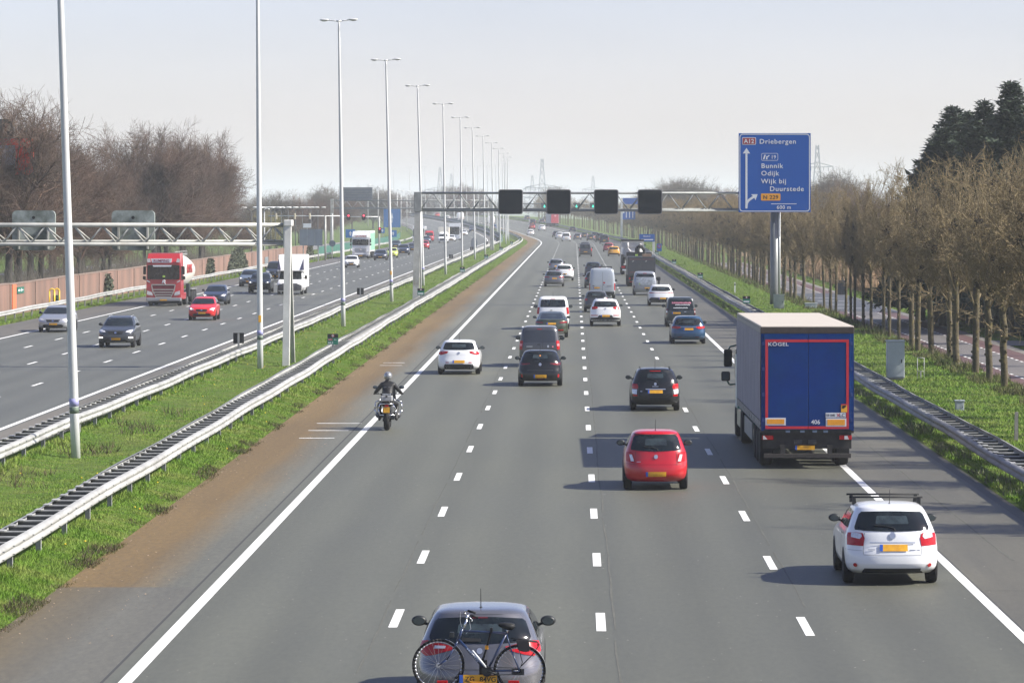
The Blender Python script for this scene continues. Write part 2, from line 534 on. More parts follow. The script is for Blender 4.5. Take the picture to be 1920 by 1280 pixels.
# low grass banks beside and between the guard rails
def bank(name, prof, y0, y1):
    V, F = [], []
    ys = ys_between(y0, y1, 20)
    for y in ys:
        for X, z in prof: V.append(P(X, y, z))
    n = len(prof)
    for i in range(len(ys) - 1):
        for j in range(n - 1): F.append((i * n + j, i * n + j + 1, (i + 1) * n + j + 1, (i + 1) * n + j))
    o = link_mesh(name, np_mesh(name, V, F), M['grass_ground']); o["kind"] = "structure"
BANK = [(-16.36, -.03), (-16.15, .08), (-15.6, .20), (-15.1, .19), (-14.3, .10), (-12.2, .10), (-11.3, .20), (-10.55, .19), (-9.74, -.02)]
bank("median_bank", BANK, -20, 1700)
bank("verge_bank", [(10.62, -.02), (11.0, .08), (17.2, .06), (17.84, .0)], -20, 1700)

# tar seams and grit on the lanes
def seams():
    rr = random.Random(8)
    V, F = [], []
    for X0, y0, y1, w in ((.66, 55, 330, .04), (-3.34, 60, 260, .03), (4.16, 70, 300, .035), (8.9, 60, 260, .05)):
        x = X0; pts = []
        y = y0
        while y < y1:
            x += rr.gauss(0, .012) + (X0 - x) * .15
            pts.append((x, y, w * rr.uniform(.5, 1.3))); y += 1.6
        i0 = len(V)
        for x, y, w_ in pts: V.extend([(x - w_ / 2, y, .003), (x + w_ / 2, y, .003)])
        for i in range(len(pts) - 1):
            if rr.random() < .86: F.append((i0 + 2 * i, i0 + 2 * i + 1, i0 + 2 * i + 3, i0 + 2 * i + 2))
    for k in range(16):       # cross joints and small repairs on the right shoulder and lanes
        y = 64 + k * 11 + rr.uniform(-3, 3); xa = 7.7; i0 = len(V); wd = 2.4 if xa > 7 else 3.2
        d = rr.uniform(-.15, .15)
        V.extend([(xa, y, .003), (xa + wd, y + d, .003), (xa + wd, y + d + .07, .003), (xa, y + .07, .003)]); F.append((i0, i0 + 1, i0 + 2, i0 + 3))
    o = link_mesh("tar_seam", np_mesh("tar_seam", V, F), mat("tar_faded", (.088, .088, .072), .8, var=.2, scale=2, world_space=True)); o["kind"] = "structure"
    V, F = [], []
    for k in range(900):
        y = 56 * (260 / 56) ** rr.random(); x = rr.uniform(-7, 10); s = rr.uniform(.008, .022); a = rr.random() * 3; i0 = len(V)
        for q in range(4): V.append((x + s * cos(a + q * pi / 2), y + 1.6 * s * sin(a + q * pi / 2), .005))
        F.append((i0, i0 + 1, i0 + 2, i0 + 3))
    o = link_mesh("grit", np_mesh("grit", V, F), mat("grit_pale", (.42, .40, .36), .8)); o["kind"] = "stuff"
seams()

# the side road behind the trees --------------------------------------------
ribbon("side_road", 18.9, 20.95, 90, 520, 0.006, M['side_road'])
ribbon("cycle_lane_near", 17.98, 18.9, 90, 520, 0.006, M['bike_red'])
ribbon("cycle_lane_far", 20.95, 22.15, 90, 520, 0.006, M['bike_red'])
ribbon("side_road_edging", 17.85, 17.98, 90, 520, 0.010, M['paving'])
ribbon("side_road_pavement", 22.15, 22.75, 90, 520, 0.010, M['paving'])
ribbon("side_road_junction", 18.3, 22.6, 272, 330, 0.012, M['side_dark'])
def side_markings():
    q = []
    y = 92.0
    while y < 520:
        if not 270 < y < 331:
            q += [(18.86, 18.98, y, y + 1.0, 0.011), (20.90, 21.02, y, y + 1.0, 0.011)]
        y += 2.0
    for k in range(4):
        q.append((18.9, 21.0, 280 + k * 11, 280.45 + k * 11, 0.017))
    strips("side_road_line_marking", q, M['line'])
    V = [(22.6, 204, 0.0), (60, 206, 0.0), (60, 209.5, 0.0), (22.6, 212, 0.0)]
    o = link_mesh("footpath", np_mesh("footpath", V, [(0, 1, 2, 3)]), M['paving']); o["kind"] = "structure"
side_markings()
# slip road on the far left
M['slip'] = asphalt("slip_road_asphalt", (0.20, 0.19, 0.175), (0.17, 0.165, 0.155), streak=0.1)
def slip_road():
    pts = [(-62, 420, 5), (-56, 520, 6), (-50.5, 620, 6.5), (-47.5, 760, 7), (-45, 900, 7)]
    V, F = [], []
    for X, y, w in pts:
        V += [P(X - w / 2, y, 0.02), P(X + w / 2, y, 0.02)]
    for i in range(len(pts) - 1):
        F.append((2 * i, 2 * i + 1, 2 * i + 3, 2 * i + 2))
    o = link_mesh("slip_road", np_mesh("slip_road", V, F), M['slip']); o["kind"] = "structure"
slip_road()

# air ---------------------------------------------------------------------------
def haze():
    m = bpy.data.materials.new("pale_air"); m.use_nodes = True
    t = m.node_tree; t.nodes.clear()
    out = t.nodes.new("ShaderNodeOutputMaterial")
    v = t.nodes.new("ShaderNodeVolumePrincipled")
    v.inputs["Color"].default_value = (0.90, 0.945, 1.0, 1)
    v.inputs["Density"].default_value = HAZE
    v.inputs["Anisotropy"].default_value = 0.0
    t.links.new(v.outputs[0], out.inputs["Volume"])
    me = MB().box(-4000, 4000, -100, 9500, -2.0, 62.0).mesh("haze")
    o = link_mesh("haze", me, m); o["kind"] = "stuff"
HAZE = 0.00019
haze()
# ------------------------------------------------------------------ guard rails
M['bar_dark'] = mat("cross_bar_shaded", (.030, .034, .040), .7, var=.3, scale=3, world_space=True)  # shade on the bars' upright faces, painted in as a near-black colour
def wave(s, seed):
    return 0.018 * sin(s / 7.3 + seed) + 0.014 * sin(s / 3.1 + 2 * seed) + 0.03 * sin(s / 31.0 + seed * 3)
def wbeam(name, X, y0, y1, side, seed, parent, material):
    """W-shaped rail along the road; side +1 bulges to +X."""
    prof = [(-.02, .46), (.035, .48), (.075, .525), (.035, .575), (-.01, .605), (.035, .635), (.075, .69), (.035, .74), (-.02, .76), (-.06, .765)]
    V, F = [], []
    ys = ys_between(y0, y1, 2.0 if y0 < 400 else 6.0)
    for y in ys:
        wx, wz = wave(y, seed) * .6, wave(y, seed + 1)
        for u, z in prof:
            V.append(P(X + side * u + wx, y, z + wz))
    n = len(prof)
    for i in range(len(ys) - 1):
        for j in range(n - 1):
            F.append((i * n + j, i * n + j + 1, (i + 1) * n + j + 1, (i + 1) * n + j))
    return link_mesh(name, np_mesh(name, V, F, True), material, parent)

def guard_rail(label, Xa, Xb, y0, y1, group=None, rail_mat=None):
    """Double rail with cross bars: Xa < Xb."""
    Y0 = y0
    root = thing("guard_rail", label, "guard rail", (0, 0, 0), group=group)
    wbeam("rail", Xb - .08, 24, y1, 1, Xa, root, rail_mat or M['galv'])
    wbeam("rail", Xa + .08, 24, y1, -1, Xa + 5, root, rail_mat or M['galv'])
    # spacer: a shallow channel with a pale bracket at the far end
    m = MB()
    w = Xb - Xa - .22
    m.box(-w / 2, w / 2, -.065, .065, .665, .69)
    m.mi = 1; m.box(-w / 2, w / 2, -.066, -.060, .555, .664); m.mi = 0
    m.box(-w / 2, -w / 2 + .14, -.22, .16, .694, .712)
    sp = m.mesh("cross_bar")
    m = MB()
    m.box(-.05, .05, -.035, .035, -.3, .62); m.box(.05, .06, -.05, .05, -.3, .60)
    po = m.mesh("post")
    sp.materials.append(M['galv']); sp.materials.append(M['bar_dark']); po.materials.append(M['galv_d'])
    Xm = (Xa + Xb) / 2
    def many(name, me, ys, Xp, zoff):
        for y in ys[:95]:
            link_mesh(name, me, None, root, P(Xp + wave(y, Xa) * .5, y, zoff + wave(y, Xa + 1)))
        rest = ys[95:]
        if rest:
            nv = np.empty(len(me.vertices) * 3, np.float32); me.vertices.foreach_get("co", nv); nv = nv.reshape(-1, 3)
            fs = [tuple(p.vertices) for p in me.polygons if len(p.vertices) == 4]
            V, F = [], []
            fs = np.array(fs)
            for i, y in enumerate(rest):
                V.append(nv + np.array(P(Xp, y, zoff), np.float32)); F.append(fs + i * len(nv))
            o = link_mesh(name, np_mesh(name, np.concatenate(V), np.concatenate(F)), list(me.materials), root)
            o["kind"] = "stuff"
    ys = [Y0 + 1.333 * k for k in range(int((min(y1, 600) - Y0) / 1.333))] + [Y0 - 1.333 * k for k in range(1, int((Y0 - 24) / 1.333))]
    many("cross_bar", sp, ys, Xm, 0.0)
    many("post", po, [Y0 + 1.1 + 4.0 * k for k in range(int((min(y1, 800) - Y0) / 4.0))] + [Y0 + 1.1 - 4.0 * k for k in range(1, int((Y0 - 24) / 4.0))], Xb - .18, 0.0)
    # bolts and overlaps along the faces
    m = MB()
    y = y0 + .4
    while y < y0 + 95:
        zz = wave(y, Xa + 1)
        for z in (.535, .69):
            m.box(Xb - .03, Xb + .012, y - .012, y + .012, z + zz - .012, z + zz + .012)
        y += 1.333
    m.build("bolt", M['galv_d'], root)
    return root

guard_rail("double steel guard rail with ladder of cross bars beside the brown median shoulder", -11.62, -10.70, 66, 1500)
guard_rail("double steel guard rail with ladder of cross bars along the oncoming lanes' white edge line", -16.15, -15.24, 88, 1500)
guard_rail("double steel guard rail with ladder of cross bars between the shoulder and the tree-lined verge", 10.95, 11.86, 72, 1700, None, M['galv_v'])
def single_rail():
    root = thing("guard_rail", "single pale steel guard rail running in front of the pink noise barrier", "guard rail")
    wbeam("rail", -36.0, 200, 1500, 1, 2.2, root, M['galv'])
    m = MB(); m.box(-.05, .05, -.035, .035, -.3, .62)
    po = m.mesh("post"); po.materials.append(M['galv_d'])
    for k in range(95):
        link_mesh("post", po, None, root, P(-36.09, 203 + 4.0 * k, 0))
single_rail()

# ------------------------------------------------------------------ light poles
def light_pole_mesh():
    pole = MB()
    pole.lathe([(.135, -.3), (.132, 1.5), (.118, 6), (.095, 12), (.065, 18.2), (.05, 18.55)], n=16)
    pole.tube((-.15, 0, 18.5), (.15, 0, 18.5), .05, n=8)
    arm = MB()
    arm.tube((0, 0, 0), (.62, 0, .06), .035, .03, n=8)
    lamp = MB()
    lamp.ball((.86, 0, .085), .30, .15, .075, 14, 8)
    lamp.box(.50, .66, -.06, .06, .03, .11, .02)
    lens = MB(); lens.ball((.88, 0, .045), .20, .10, .06, 12, 6)
    band = MB(); band.lathe([(.1345, 1.42), (.1345, 1.60)], n=16)
    return pole.mesh("pole"), arm.mesh("arm"), lamp.mesh("lamp_head"), lens.mesh("lens"), band.mesh("band")
M['lens'] = mat("lamp_lens", (0.5, 0.5, 0.5), 0.2, coat=.3)
M['band_blue'] = mat("band_blue", (0.30, 0.30, 0.52), 0.6)
M['band_green'] = mat("band_dark", (0.10, 0.14, 0.10), 0.6)
M['sticker'] = mat("sticker_orange", (0.85, 0.42, 0.02), 0.5)
def light_poles():
    pm, am, lm, nm, bm_ = light_pole_mesh()
    pm.materials.append(M['pole']); am.materials.append(M['pole']); lm.materials.append(M['pole']); nm.materials.append(M['lens']); bm_.materials.append(M['band_green'])
    b2 = MB(); b2.lathe([(.135, 1.62), (.135, 1.84)], n=16); b2 = b2.mesh("band"); b2.materials.append(M['band_blue'])
    st = MB(); st.box(-.06, .07, -.145, -.125, 2.2, 2.5, .01); st = st.mesh("sticker"); st.materials.append(M['sticker'])
    lean = [-.0335, -.0072, -.0150, -.0240, -.0290, -.0150, -.013, -.02, -.018, -.015]
    names = ["tall white lamp post standing among browned weeds in the median",
             "white lamp post with an orange sticker before the worn portal leg",
             "tall white twin-lamp post, first one beyond the worn white portal leg",
             "tall white twin-lamp post between the white camper van and the steel sign portal",
             "white twin-lamp post standing just behind the sign portal's median leg",
             "white twin-lamp post next beyond the sign portal's median leg"]
    for k in range(24):
        y = 110.3 + 62.0 * k
        lab = names[k] if k < len(names) else "slim white twin-lamp post far along the median, one of a shrinking line"
        r = thing("street_lamp", lab, "lamp post", P(-13.9 if k else -14.12, y, -0.05), group="white lamp posts along the median")
        r.rotation_euler = (0, lean[k] if k < len(lean) else R.uniform(-.022, -.008), 0)
        link_mesh("pole", pm, None, r)
        if k < 5:
            link_mesh("band", bm_, None, r); link_mesh("band", b2, None, r)
            if k in (1, 3, 5): link_mesh("sticker", st, None, r)
        for s in (0, 1):
            a = link_mesh("arm", am, None, r, (0, 0, 18.5), (0, 0, pi * s))
            h = link_mesh("lamp_head", lm, None, r, (0, 0, 18.5), (0, 0, pi * s))
            if k < 8: link_mesh("lens", nm, None, h)
light_poles()

# ------------------------------------------------------------------ portals (sign gantries)
M['gantry'] = mat("gantry_grey_paint", (0.2430, 0.2565, 0.2520), 0.5, 0.1, var=0.25, scale=1.4, world_space=True)
M['gantry_white'] = mat("gantry_pale_paint", (0.3960, 0.3960, 0.3690), 0.5, var=0.25, scale=1.1, col2=(0.2430, 0.2205, 0.1800), mix_scale=.9, mix_lo=.55, mix_hi=.75, world_space=True)
M['portal_pale'] = mat("portal_leg_paint", (0.60, 0.60, 0.57), 0.5, var=0.15, scale=1.1, col2=(0.36, 0.33, 0.28), mix_scale=.9, mix_lo=.58, mix_hi=.78, world_space=True)
M['matrix_back'] = mat("sign_housing_mossy", (0.2970, 0.3330, 0.3150), 0.6, col2=(0.0900, 0.1080, 0.0900), mix_scale=1.3, mix_lo=.40, mix_hi=.65, var=.15, scale=3, world_space=True)
M['matrix_face'] = mat("matrix_screen_off", (0.006, 0.011, 0.016), 0.7, spec=0.12, var=.2, scale=.7)
M['matrix_edge'] = mat("matrix_frame", (0.22, 0.21, 0.21), 0.45, 0.2)

def truss(root, X0, X1, y, zt, zb, r, step, phase, depth, material, double=False):
    t = MB(); t.tube((X0, y, zt), (X1, y, zt), r, n=10); t.build("top_chord", material, root)
    b = MB(); b.tube((X0, y - depth * .0, zb), (X1, y, zb), r * .85, n=10); b.build("bottom_chord", material, root)
    b = MB(); b.tube((X0, y + depth, zb + .12), (X1, y + depth, zb + .12), r * .7, n=10); b.build("bottom_chord", material, root)
    d = MB()
    n = int((X1 - X0) / step) + 2
    for k in range(n):
        xa = X0 + phase + k * step
        for s in (-1, 1):
            xb = xa + s * step * .46
            if X0 - .01 <= xa <= X1 + .01 and X0 - .2 <= xb <= X1 + .2:
                d.tube((xa + s * .05, y, zt - r), (xb, y, zb + r), r * .42, n=6)
                d.tube((xa + s * .05, y + .04, zt - r), (xb, y + depth, zb + .12 + r), r * .38, n=6)
    return d.build("lattice", material, root)

def matrix_sign(x, y, z, w, h, label, facing=-1, group="dark lane signals on the sign portal"):
    root = thing("lane_signal", label, "lane signal", (x, y, z), 0 if facing < 0 else pi, group)
    m = MB(); m.prism(rounded(-w / 2, w / 2, -h / 2, h / 2, .17), -.02, .32, 'Y'); m.build("housing", M['matrix_edge'] if facing < 0 else M['matrix_back'], root)
    m = MB(); m.prism(rounded(-w / 2 + .06, w / 2 - .06, -h / 2 + .06, h / 2 - .06, .13), -.035, -.022, 'Y'); m.build("screen", M['matrix_face'], root)
    m = MB()
    for sx, sz in ((-.62, .52), (.62, .52), (-.62, -.55), (.62, -.55)):
        m.box(sx * w / 2 - .05, sx * w / 2 + .05, -.048, -.036, sz * h / 2 - .012, sz * h / 2 + .012)
    m.box(-.45, .45, -.044, -.036, h * .34, h * .34 + .015)
    m.build("lamp_hood", M['dark_plastic'], root)
    return root

def front_portal():
    y = 289.0
    root = thing("sign_portal", "long grey lattice sign portal carrying four dark lane signals and the blue exit sign", "sign gantry", (0, 0, 0))
    M_ = M['gantry']
    zt, zb = Hof(362, y), Hof(395, y)
    truss(root, -11.65, 12.6, y, zt, zb, .085, 1.94, 1.15, .9, M_)
    m = MB()
    m.hexa([(-12.02, y - .25, -.2), (-11.55, y - .25, -.2), (-11.55, y + .5, -.2), (-12.02, y + .5, -.2), (-11.86, y - .2, 7.0), (-11.42, y - .2, 7.0), (-11.42, y + .3, 7.0), (-11.86, y + .3, 7.0)])
    m.build("leg", M['gantry_white'], root)
    m = MB(); m.box(-11.9, -11.36, y - .24, y + 1.0, 6.95, 8.42, .03); m.build("corner_box", M_, root)
    m = MB(); m.tube((-11.38, y - .15, 0), (-11.42, y - .12, 7.0), .07, n=8); m.build("cable_duct", M['pole'], root)
    m = MB(); m.lathe([(.36, -.3), (.34, 1.2), (.30, 7.2)], (14.88, y + .35, 0), n=20); m.build("leg", mat("post_dark_grey", (.17, .18, .18), .4, .3, var=.15, scale=1.5), root)
    m = MB(); m.tube((15.22, y + .2, .9), (15.22, y + .2, 7.2), .09, n=8); m.build("cable_duct", M['pole'], root)
    m = MB(); m.box(12.4, 17.3, y + .25, y + .5, 7.4, 7.6); m.box(12.4, 17.3, y + .25, y + .5, 11.6, 11.8)
    m.box(14.75, 15.0, y + .2, y + .6, 7.0, 12.4); m.build("sign_frame", M['galv_d'], root)
    for i, (px, lab) in enumerate(((957.5, "dark blank lane signal nearest the portal's median leg"), (1047.5, "dark blank lane signal, second from the portal's median leg"),
                                   (1136.5, "dark blank lane signal, third from the portal's median leg"), (1218.5, "dark blank lane signal closest to the blue exit sign"))):
        matrix_sign(Xof(px, y), y - .42, Hof(378.5, y), 1.82, 1.84, lab)
front_portal()

def exit_sign():
    y = 288.7
    ppm = FP / y
    x0, x1 = Xof(1385, y), Xof(1520, y)
    z0, z1 = Hof(398, y), Hof(250, y)
    root = thing("direction_sign", "big blue exit sign for exit 19 reading A12 Driebergen, on a thick grey post", "road sign", (x0, y, z0))
    W, H = x1 - x0, z1 - z0
    m = MB(); m.box(0, W, 0, .12, 0, H); m.build("panel", M['sign_blue'], root)
    def border(xa, xb, za, zb, r, t, name, mt, yy):
        b = MB()
        o = rounded(xa, xb, za, zb, r, 6); i = rounded(xa + t, xb - t, za + t, zb - t, max(r - t, .01), 6)
        n = len(o)
        for k in range(n):
            a, c, d, e = o[k], o[(k + 1) % n], i[(k + 1) % n], i[k]
            b.quad((a[0], yy, a[1]), (c[0], yy, c[1]), (d[0], yy, d[1]), (e[0], yy, e[1]))
        return b.build(name, mt, root)
    border(.06, W - .06, .05, H - .05, .25, .06, "border_line", M['sign_white'], -.006)
    def X(zx): return (1180 + zx * 380 / 1915 - 1385) / ppm
    def Z(zy): return (398 - (220 + zy * 380 / 1915)) / ppm
    def plate(xa, ya, xb, yb, r, mt, name, yy=-.008):
        p = MB(); p.prism(rounded(X(xa), X(xb), Z(yb), Z(ya), r), yy, 0.01, 'Y'); return p.build(name, mt, root)
    plate(1065, 190, 1197, 260, .08, M['sign_white'], "route_badge", -.006)
    plate(1070, 195, 1192, 255, .07, M['sign_red'], "route_badge", -.010)
    plate(1244, 720, 1428, 787, .08, M['sign_orange'], "route_badge", -.010)
    border(X(1248), X(1405), Z(410), Z(340), .09, .03, "exit_badge", M['sign_white'], -.008)
    T = lambda s, zx, zy, capz, mt=M['sign_white'], sp=1.15, w=None, al='LEFT', sx=1.0: text(s, capz / ppm * 380 / 1915 / .72, mt, root, (X(zx), -.012, Z(zy)), space=sp, align=al, name="lettering", sx=sx)
    T("A12", 1131, 245, 40, sp=1.0, al='CENTER', sx=1.05)
    T("Driebergen", 1228, 250, 45, sp=1.13, sx=1.07)
    T("19", 1362, 392, 34, sp=1.05, al='CENTER')
    T("Bunnik", 1245, 480, 45, sp=1.13, sx=1.07)
    T("Odijk", 1245, 550, 45, sp=1.13, sx=1.07)
    T("Wijk bij", 1245, 625, 45, sp=1.13, sx=1.05)
    T("Duurstede", 1325, 697, 45, sp=1.13, sx=1.07)
    T("N 229", 1336, 772, 36, M['black'], sp=1.05, al='CENTER', sx=1.1)
    T("600 m", 1460, 866, 34, sp=1.10, al='CENTER', sx=1.05)
    p = MB(); p.box(X(1340), X(1580), -.008, .01, Z(821), Z(815)); p.build("rule", M['sign_white'], root)
    p = MB()
    p.box(X(1097), X(1116), -.010, .01, Z(862), Z(340)); p.build("straight_arrow", M['sign_white'], root)
    p = MB(); p.prism([(X(1072), Z(342)), (X(1141), Z(342)), (X(1107), Z(290))], -.010, .01, 'Y'); p.build("arrow_head", M['sign_white'], root)
    p = MB()
    pts = [(1106, 850), (1108, 820), (1118, 795), (1138, 776), (1165, 758), (1182, 748)]
    for (a, b), (c, d) in zip(pts, pts[1:]):
        dx, dy = c - a, d - b; L = sqrt(dx * dx + dy * dy); nx, ny = -dy / L * 11, dx / L * 11
        p.prism([(X(a - nx), Z(b - ny)), (X(c - nx), Z(d - ny)), (X(c + nx), Z(d + ny)), (X(a + nx), Z(b + ny))], -.009, .01, 'Y')
    p.build("exit_arrow", M['sign_white'], root)
    p = MB(); p.prism([(X(1150), Z(728)), (X(1212), Z(727)), (X(1192), Z(785)), (X(1180), Z(757))], -.010, .01, 'Y'); p.build("arrow_head", M['sign_white'], root)
    p = MB()
    p.prism([(X(1262), Z(398)), (X(1276), Z(398)), (X(1290), Z(355)), (X(1276), Z(355))], -.010, .01, 'Y')
    p.prism([(X(1290), Z(398)), (X(1306), Z(398)), (X(1304), Z(372)), (X(1296), Z(365))], -.010, .01, 'Y')
    p.prism([(X(1300), Z(372)), (X(1318), Z(358)), (X(1328), Z(360)), (X(1308), Z(380))], -.010, .01, 'Y')
    p.build("exit_symbol", M['sign_white'], root)
exit_sign()

def west_portal():
    y = 175.0
    root = thing("sign_portal", "pale lattice sign portal over the oncoming lanes with a worn white median leg", "sign gantry")
    zt, zb = Hof(422, y), Hof(458, y)
    truss(root, -38.0, -13.1, y + .2, zt, zb, .10, 1.28, .12, .85, M['gantry_white'], True)
    m = MB(); m.hexa([(-13.12, y - .2, -.2), (-12.82, y - .2, -.2), (-12.82, y + .25, -.2), (-13.12, y + .25, -.2), (-13.02, y - .05, 6.4), (-12.74, y - .05, 6.4), (-12.74, y + .4, 6.4), (-13.02, y + .4, 6.4)])
    m.build("leg", M['portal_pale'], root)
    m = MB(); m.hexa([(-13.02, y + 3.9, -.2), (-12.84, y + 3.9, -.2), (-12.84, y + 4.3, -.2), (-13.02, y + 4.3, -.2), (-12.98, y + .6, 6.3), (-12.80, y + .6, 6.3), (-12.80, y + 1.0, 6.3), (-12.98, y + 1.0, 6.3)])
    m.build("leg", M['gantry_white'], root)
    m = MB(); m.box(-13.06, -12.70, y - .10, y + 1.1, 6.38, 6.66, .03); m.box(-13.10, -12.98, y + .1, y + 1.1, 5.4, 6.38); m.build("corner_box", M['portal_pale'], root)
    for px, lab in ((63, "pale moss-stained back of a lane signal close to the browned-weeds lamp post"), (249.5, "pale moss-stained back of a lane signal above the red tanker truck")):
        r = thing("lane_signal", lab, "lane signal", (Xof(px, y + 1.3), y + 1.3, Hof(432, y + 1.3)), 0, "pale lane signal backs")
        m = MB(); m.prism(rounded(-.97, .97, -.9, .9, .2), 0, .3, 'Y'); m.build("housing", M['matrix_back'], r)
        m = MB(); m.prism(rounded(-.90, .90, -.83, .83, .17), .30, .31, 'Y'); m.build("screen", M['matrix_face'], r)
        m = MB(); m.box(-.70, -.62, -.12, 0, -.85, .35); m.box(.62, .70, -.12, 0, -.85, .35); m.build("bracket", M['gantry_white'], r)
        m = MB(); m.lathe([(.075, -.015), (.075, 0.0)], (0, 0, .58), 'Y', 12); m.build("cable_gland", M['black'], r)
west_portal()

def far_portal():
    y = 669.0
    root = thing("sign_portal", "distant grey lattice sign portal spanning the oncoming lanes beyond the white lorry", "sign gantry")
    truss(root, Xof(622, y), Xof(920, y), y, Hof(376, y), Hof(391, y), .10, 2.0, .5, 1.2, M['gantry'])
    m = MB(); m.box(-14.5, -13.95, y - .2, y + .4, -.2, 8.9); m.build("leg", M['gantry_white'], root)
    m = MB(); m.box(-41.9, -41.4, y - .2, y + .4, -.2, 8.9); m.build("leg", M['gantry_white'], root)
    # three sign backs on top
    r = thing("road_sign", "large grey sign panel seen from behind standing above the distant lattice portal", "road sign", (Xof(668, y), y + .3, Hof(385, y)))
    m = MB(); m.box(-2.75, 2.75, .15, .28, .9, 3.1); m.build("panel", M['sign_back'], r)
    m = MB()
    for k in range(5): m.box(-2.75, 2.75, .08, .14, 1.1 + k * .42, 1.16 + k * .42)
    m.build("stiffener", M['galv_d'], r)
    # a further portal over the own lanes with green arrows
    y = 985.0
    root = thing("sign_portal", "hazy lattice sign portal with green lane arrows over the far bend", "sign gantry")
    xa, xb = Xof(935, y), Xof(1165, y)
    m = MB()
    zt, zb = Hof(382, y), Hof(391, y)
    m.tube((xa, y, zt), (xb, y, zt), .13, n=8); m.build("top_chord", M['gantry'], root)
    m = MB(); m.tube((xa, y, zb), (xb, y, zb), .12, n=8); m.build("bottom_chord", M['gantry'], root)
    m = MB()
    n = 16
    for k in range(n):
        a = xa + (xb - xa) * k / n; b = xa + (xb - xa) * (k + .5) / n; c = xa + (xb - xa) * (k + 1) / n
        m.tube((a, y, zb), (b, y, zt), .05, n=5); m.tube((b, y, zt), (c, y, zb), .05, n=5)
    m.build("lattice", M['gantry'], root)
    for x in (xa, xb):
        m = MB(); m.box(x - .25, x + .25, y - .25, y + .25, -.2, zt + .2); m.build("leg", M['gantry_white'], root)
    for px, lab in ((1021, "faint distant lane signal with a green arrow, half behind a dark blank signal"), (1081, "distant lane signal with a lit green arrow seen through the portal lattice"), (1112, "distant lane signal with a lit green arrow, beside the third dark blank signal")):
        r = thing("lane_signal", lab, "lane signal", (Xof(px, y), y - .5, Hof(386.5, y)), 0, "distant green arrow signals")
        m = MB(); m.prism(rounded(-.85, .85, -.8, .8, .15), -.02, .3, 'Y'); m.build("housing", M['dark_plastic'], r)
        m = MB(); m.prism([(-.12, .3), (.12, .3), (.12, -.05), (.34, -.05), (0, -.42), (-.34, -.05), (-.12, -.05)], -.035, -.022, 'Y')
        m.build("green_arrow", mat("arrow_green_lit", (0, .5, .3), .4, emit=(0.05, .9, .55), estr=.9), r)
    # blue lane sign
    y = 905.0
    r = thing("lane_sign", "small blue lane arrow sign hanging below the distant portal", "road sign", (Xof(1178, y), y, Hof(402, y)))
    m = MB(); m.box(-1.65, 1.65, 0, .12, -1.2, 1.4); m.build("panel", M['sign_blue'], r)
    m = MB()
    for k in range(3):
        x = -.45 + k * .75
        m.box(x - .09, x + .09, -.02, 0, -.8, .7); m.prism([(x - .26, .6), (x + .26, .6), (x, 1.1)], -.02, 0, 'Y')
    m.build("lane_arrow", M['sign_white'], r)
    m = MB(); m.lathe([(.3, -.02), (.3, 0)], (-1.15, 0, .55), 'Y', 14); m.build("speed_disc", M['sign_white'], r)
    y = 905.0
    r = thing("sign_post", "tall pale post beside the far edge of the road under a blue overhead sign", "sign post", P(Xof(1165.8, y) - shx(y), y, -.1))
    m = MB(); m.box(-.22, .22, -.2, .2, 0, 9.8); m.build("column", M['pole'], r)
    m = MB(); m.box(-.2, 4.6, -.15, .15, 8.4, 9.8); m.build("panel", M['sign_blue'], r)
far_portal()

# ------------------------------------------------------------------ small roadside signs
def hectometre(X, y, front, label, full=False, back_z=.70):
    r = thing("distance_sign", label, "distance marker", P(X, y, 0), 0, "distance markers on the guard rails")
    m = MB(); m.box(-.25, .25, 0, .02, .88, 1.37); 
    m.build("panel", M['sign_green'] if front else M['black'], r)
    if front:
        m = MB(); m.box(-.25, .25, -.006, 0, 1.19, 1.37); m.build("upper_panel", M['black'], r)
        m = MB(); m.lathe([(.07, -.014), (.07, -.006)], (0, 0, 1.28), 'Y', 16); dd = m.build("speed_disc", M['sign_red'], r)
        m = MB(); m.lathe([(.048, -.020), (.048, -.014)], (0, 0, 1.28), 'Y', 16); m.build("speed_disc_centre", M['sign_white'], r)
        if full:
            text("100", .055, M['black'], r, (0, -.022, 1.262), align='CENTER', depth=.001)
            m = MB(); m.box(-.22, -.02, -.008, 0, 1.06, 1.15); m.build("route_badge", M['sign_red'], r)
            text("A12", .085, M['sign_white'], r, (-.21, -.012, 1.072), depth=.002)
            text("Re", .085, M['sign_white'], r, (.07, -.008, 1.072), depth=.002)
            text("66,5", .14, M['sign_white'], r, (-.22, -.008, .915), depth=.002)
        else:
            m = MB(); m.box(-.20, .18, -.006, 0, .95, 1.05); m.build("figures", M['sign_white'], r)
    m = MB(); m.box(-.045, .045, .021, .05, .62, 1.36 if front else 1.37)
    if not front: m.box(-.045, .045, -.03, -.001, .62, 1.36)
    m.build("bracket", M['galv_d'], r)
stn = [180.5, 284, 389, 494, 594, 694, 800]
lab_f = ["green and black distance marker reading A12 Re 66,5 on the median guard rail", "small green distance marker at the foot of the sign portal's median leg"]
lab_b = ["black back of a distance marker beside the lamp post with an orange sticker", "black back of a distance marker just before the sign portal's median leg"]
for i, y in enumerate(stn):
    hectometre(-11.2, y, True, lab_f[i] if i < 2 else "tiny green distance marker further along the median guard rail", i == 0)
    hectometre(-15.7, y + 1.5, False, lab_b[i] if i < 2 else "tiny black back of a distance marker further along the oncoming rail")
for i, y in enumerate([259, 354, 447, 541, 640]):
    hectometre(11.45, y, True, ["green distance marker on the verge rail before the cabinet at the thick post", "green distance marker on the verge rail beside the dark van with pink lettering"][i] if i < 2 else "tiny green distance marker further along the verge guard rail")

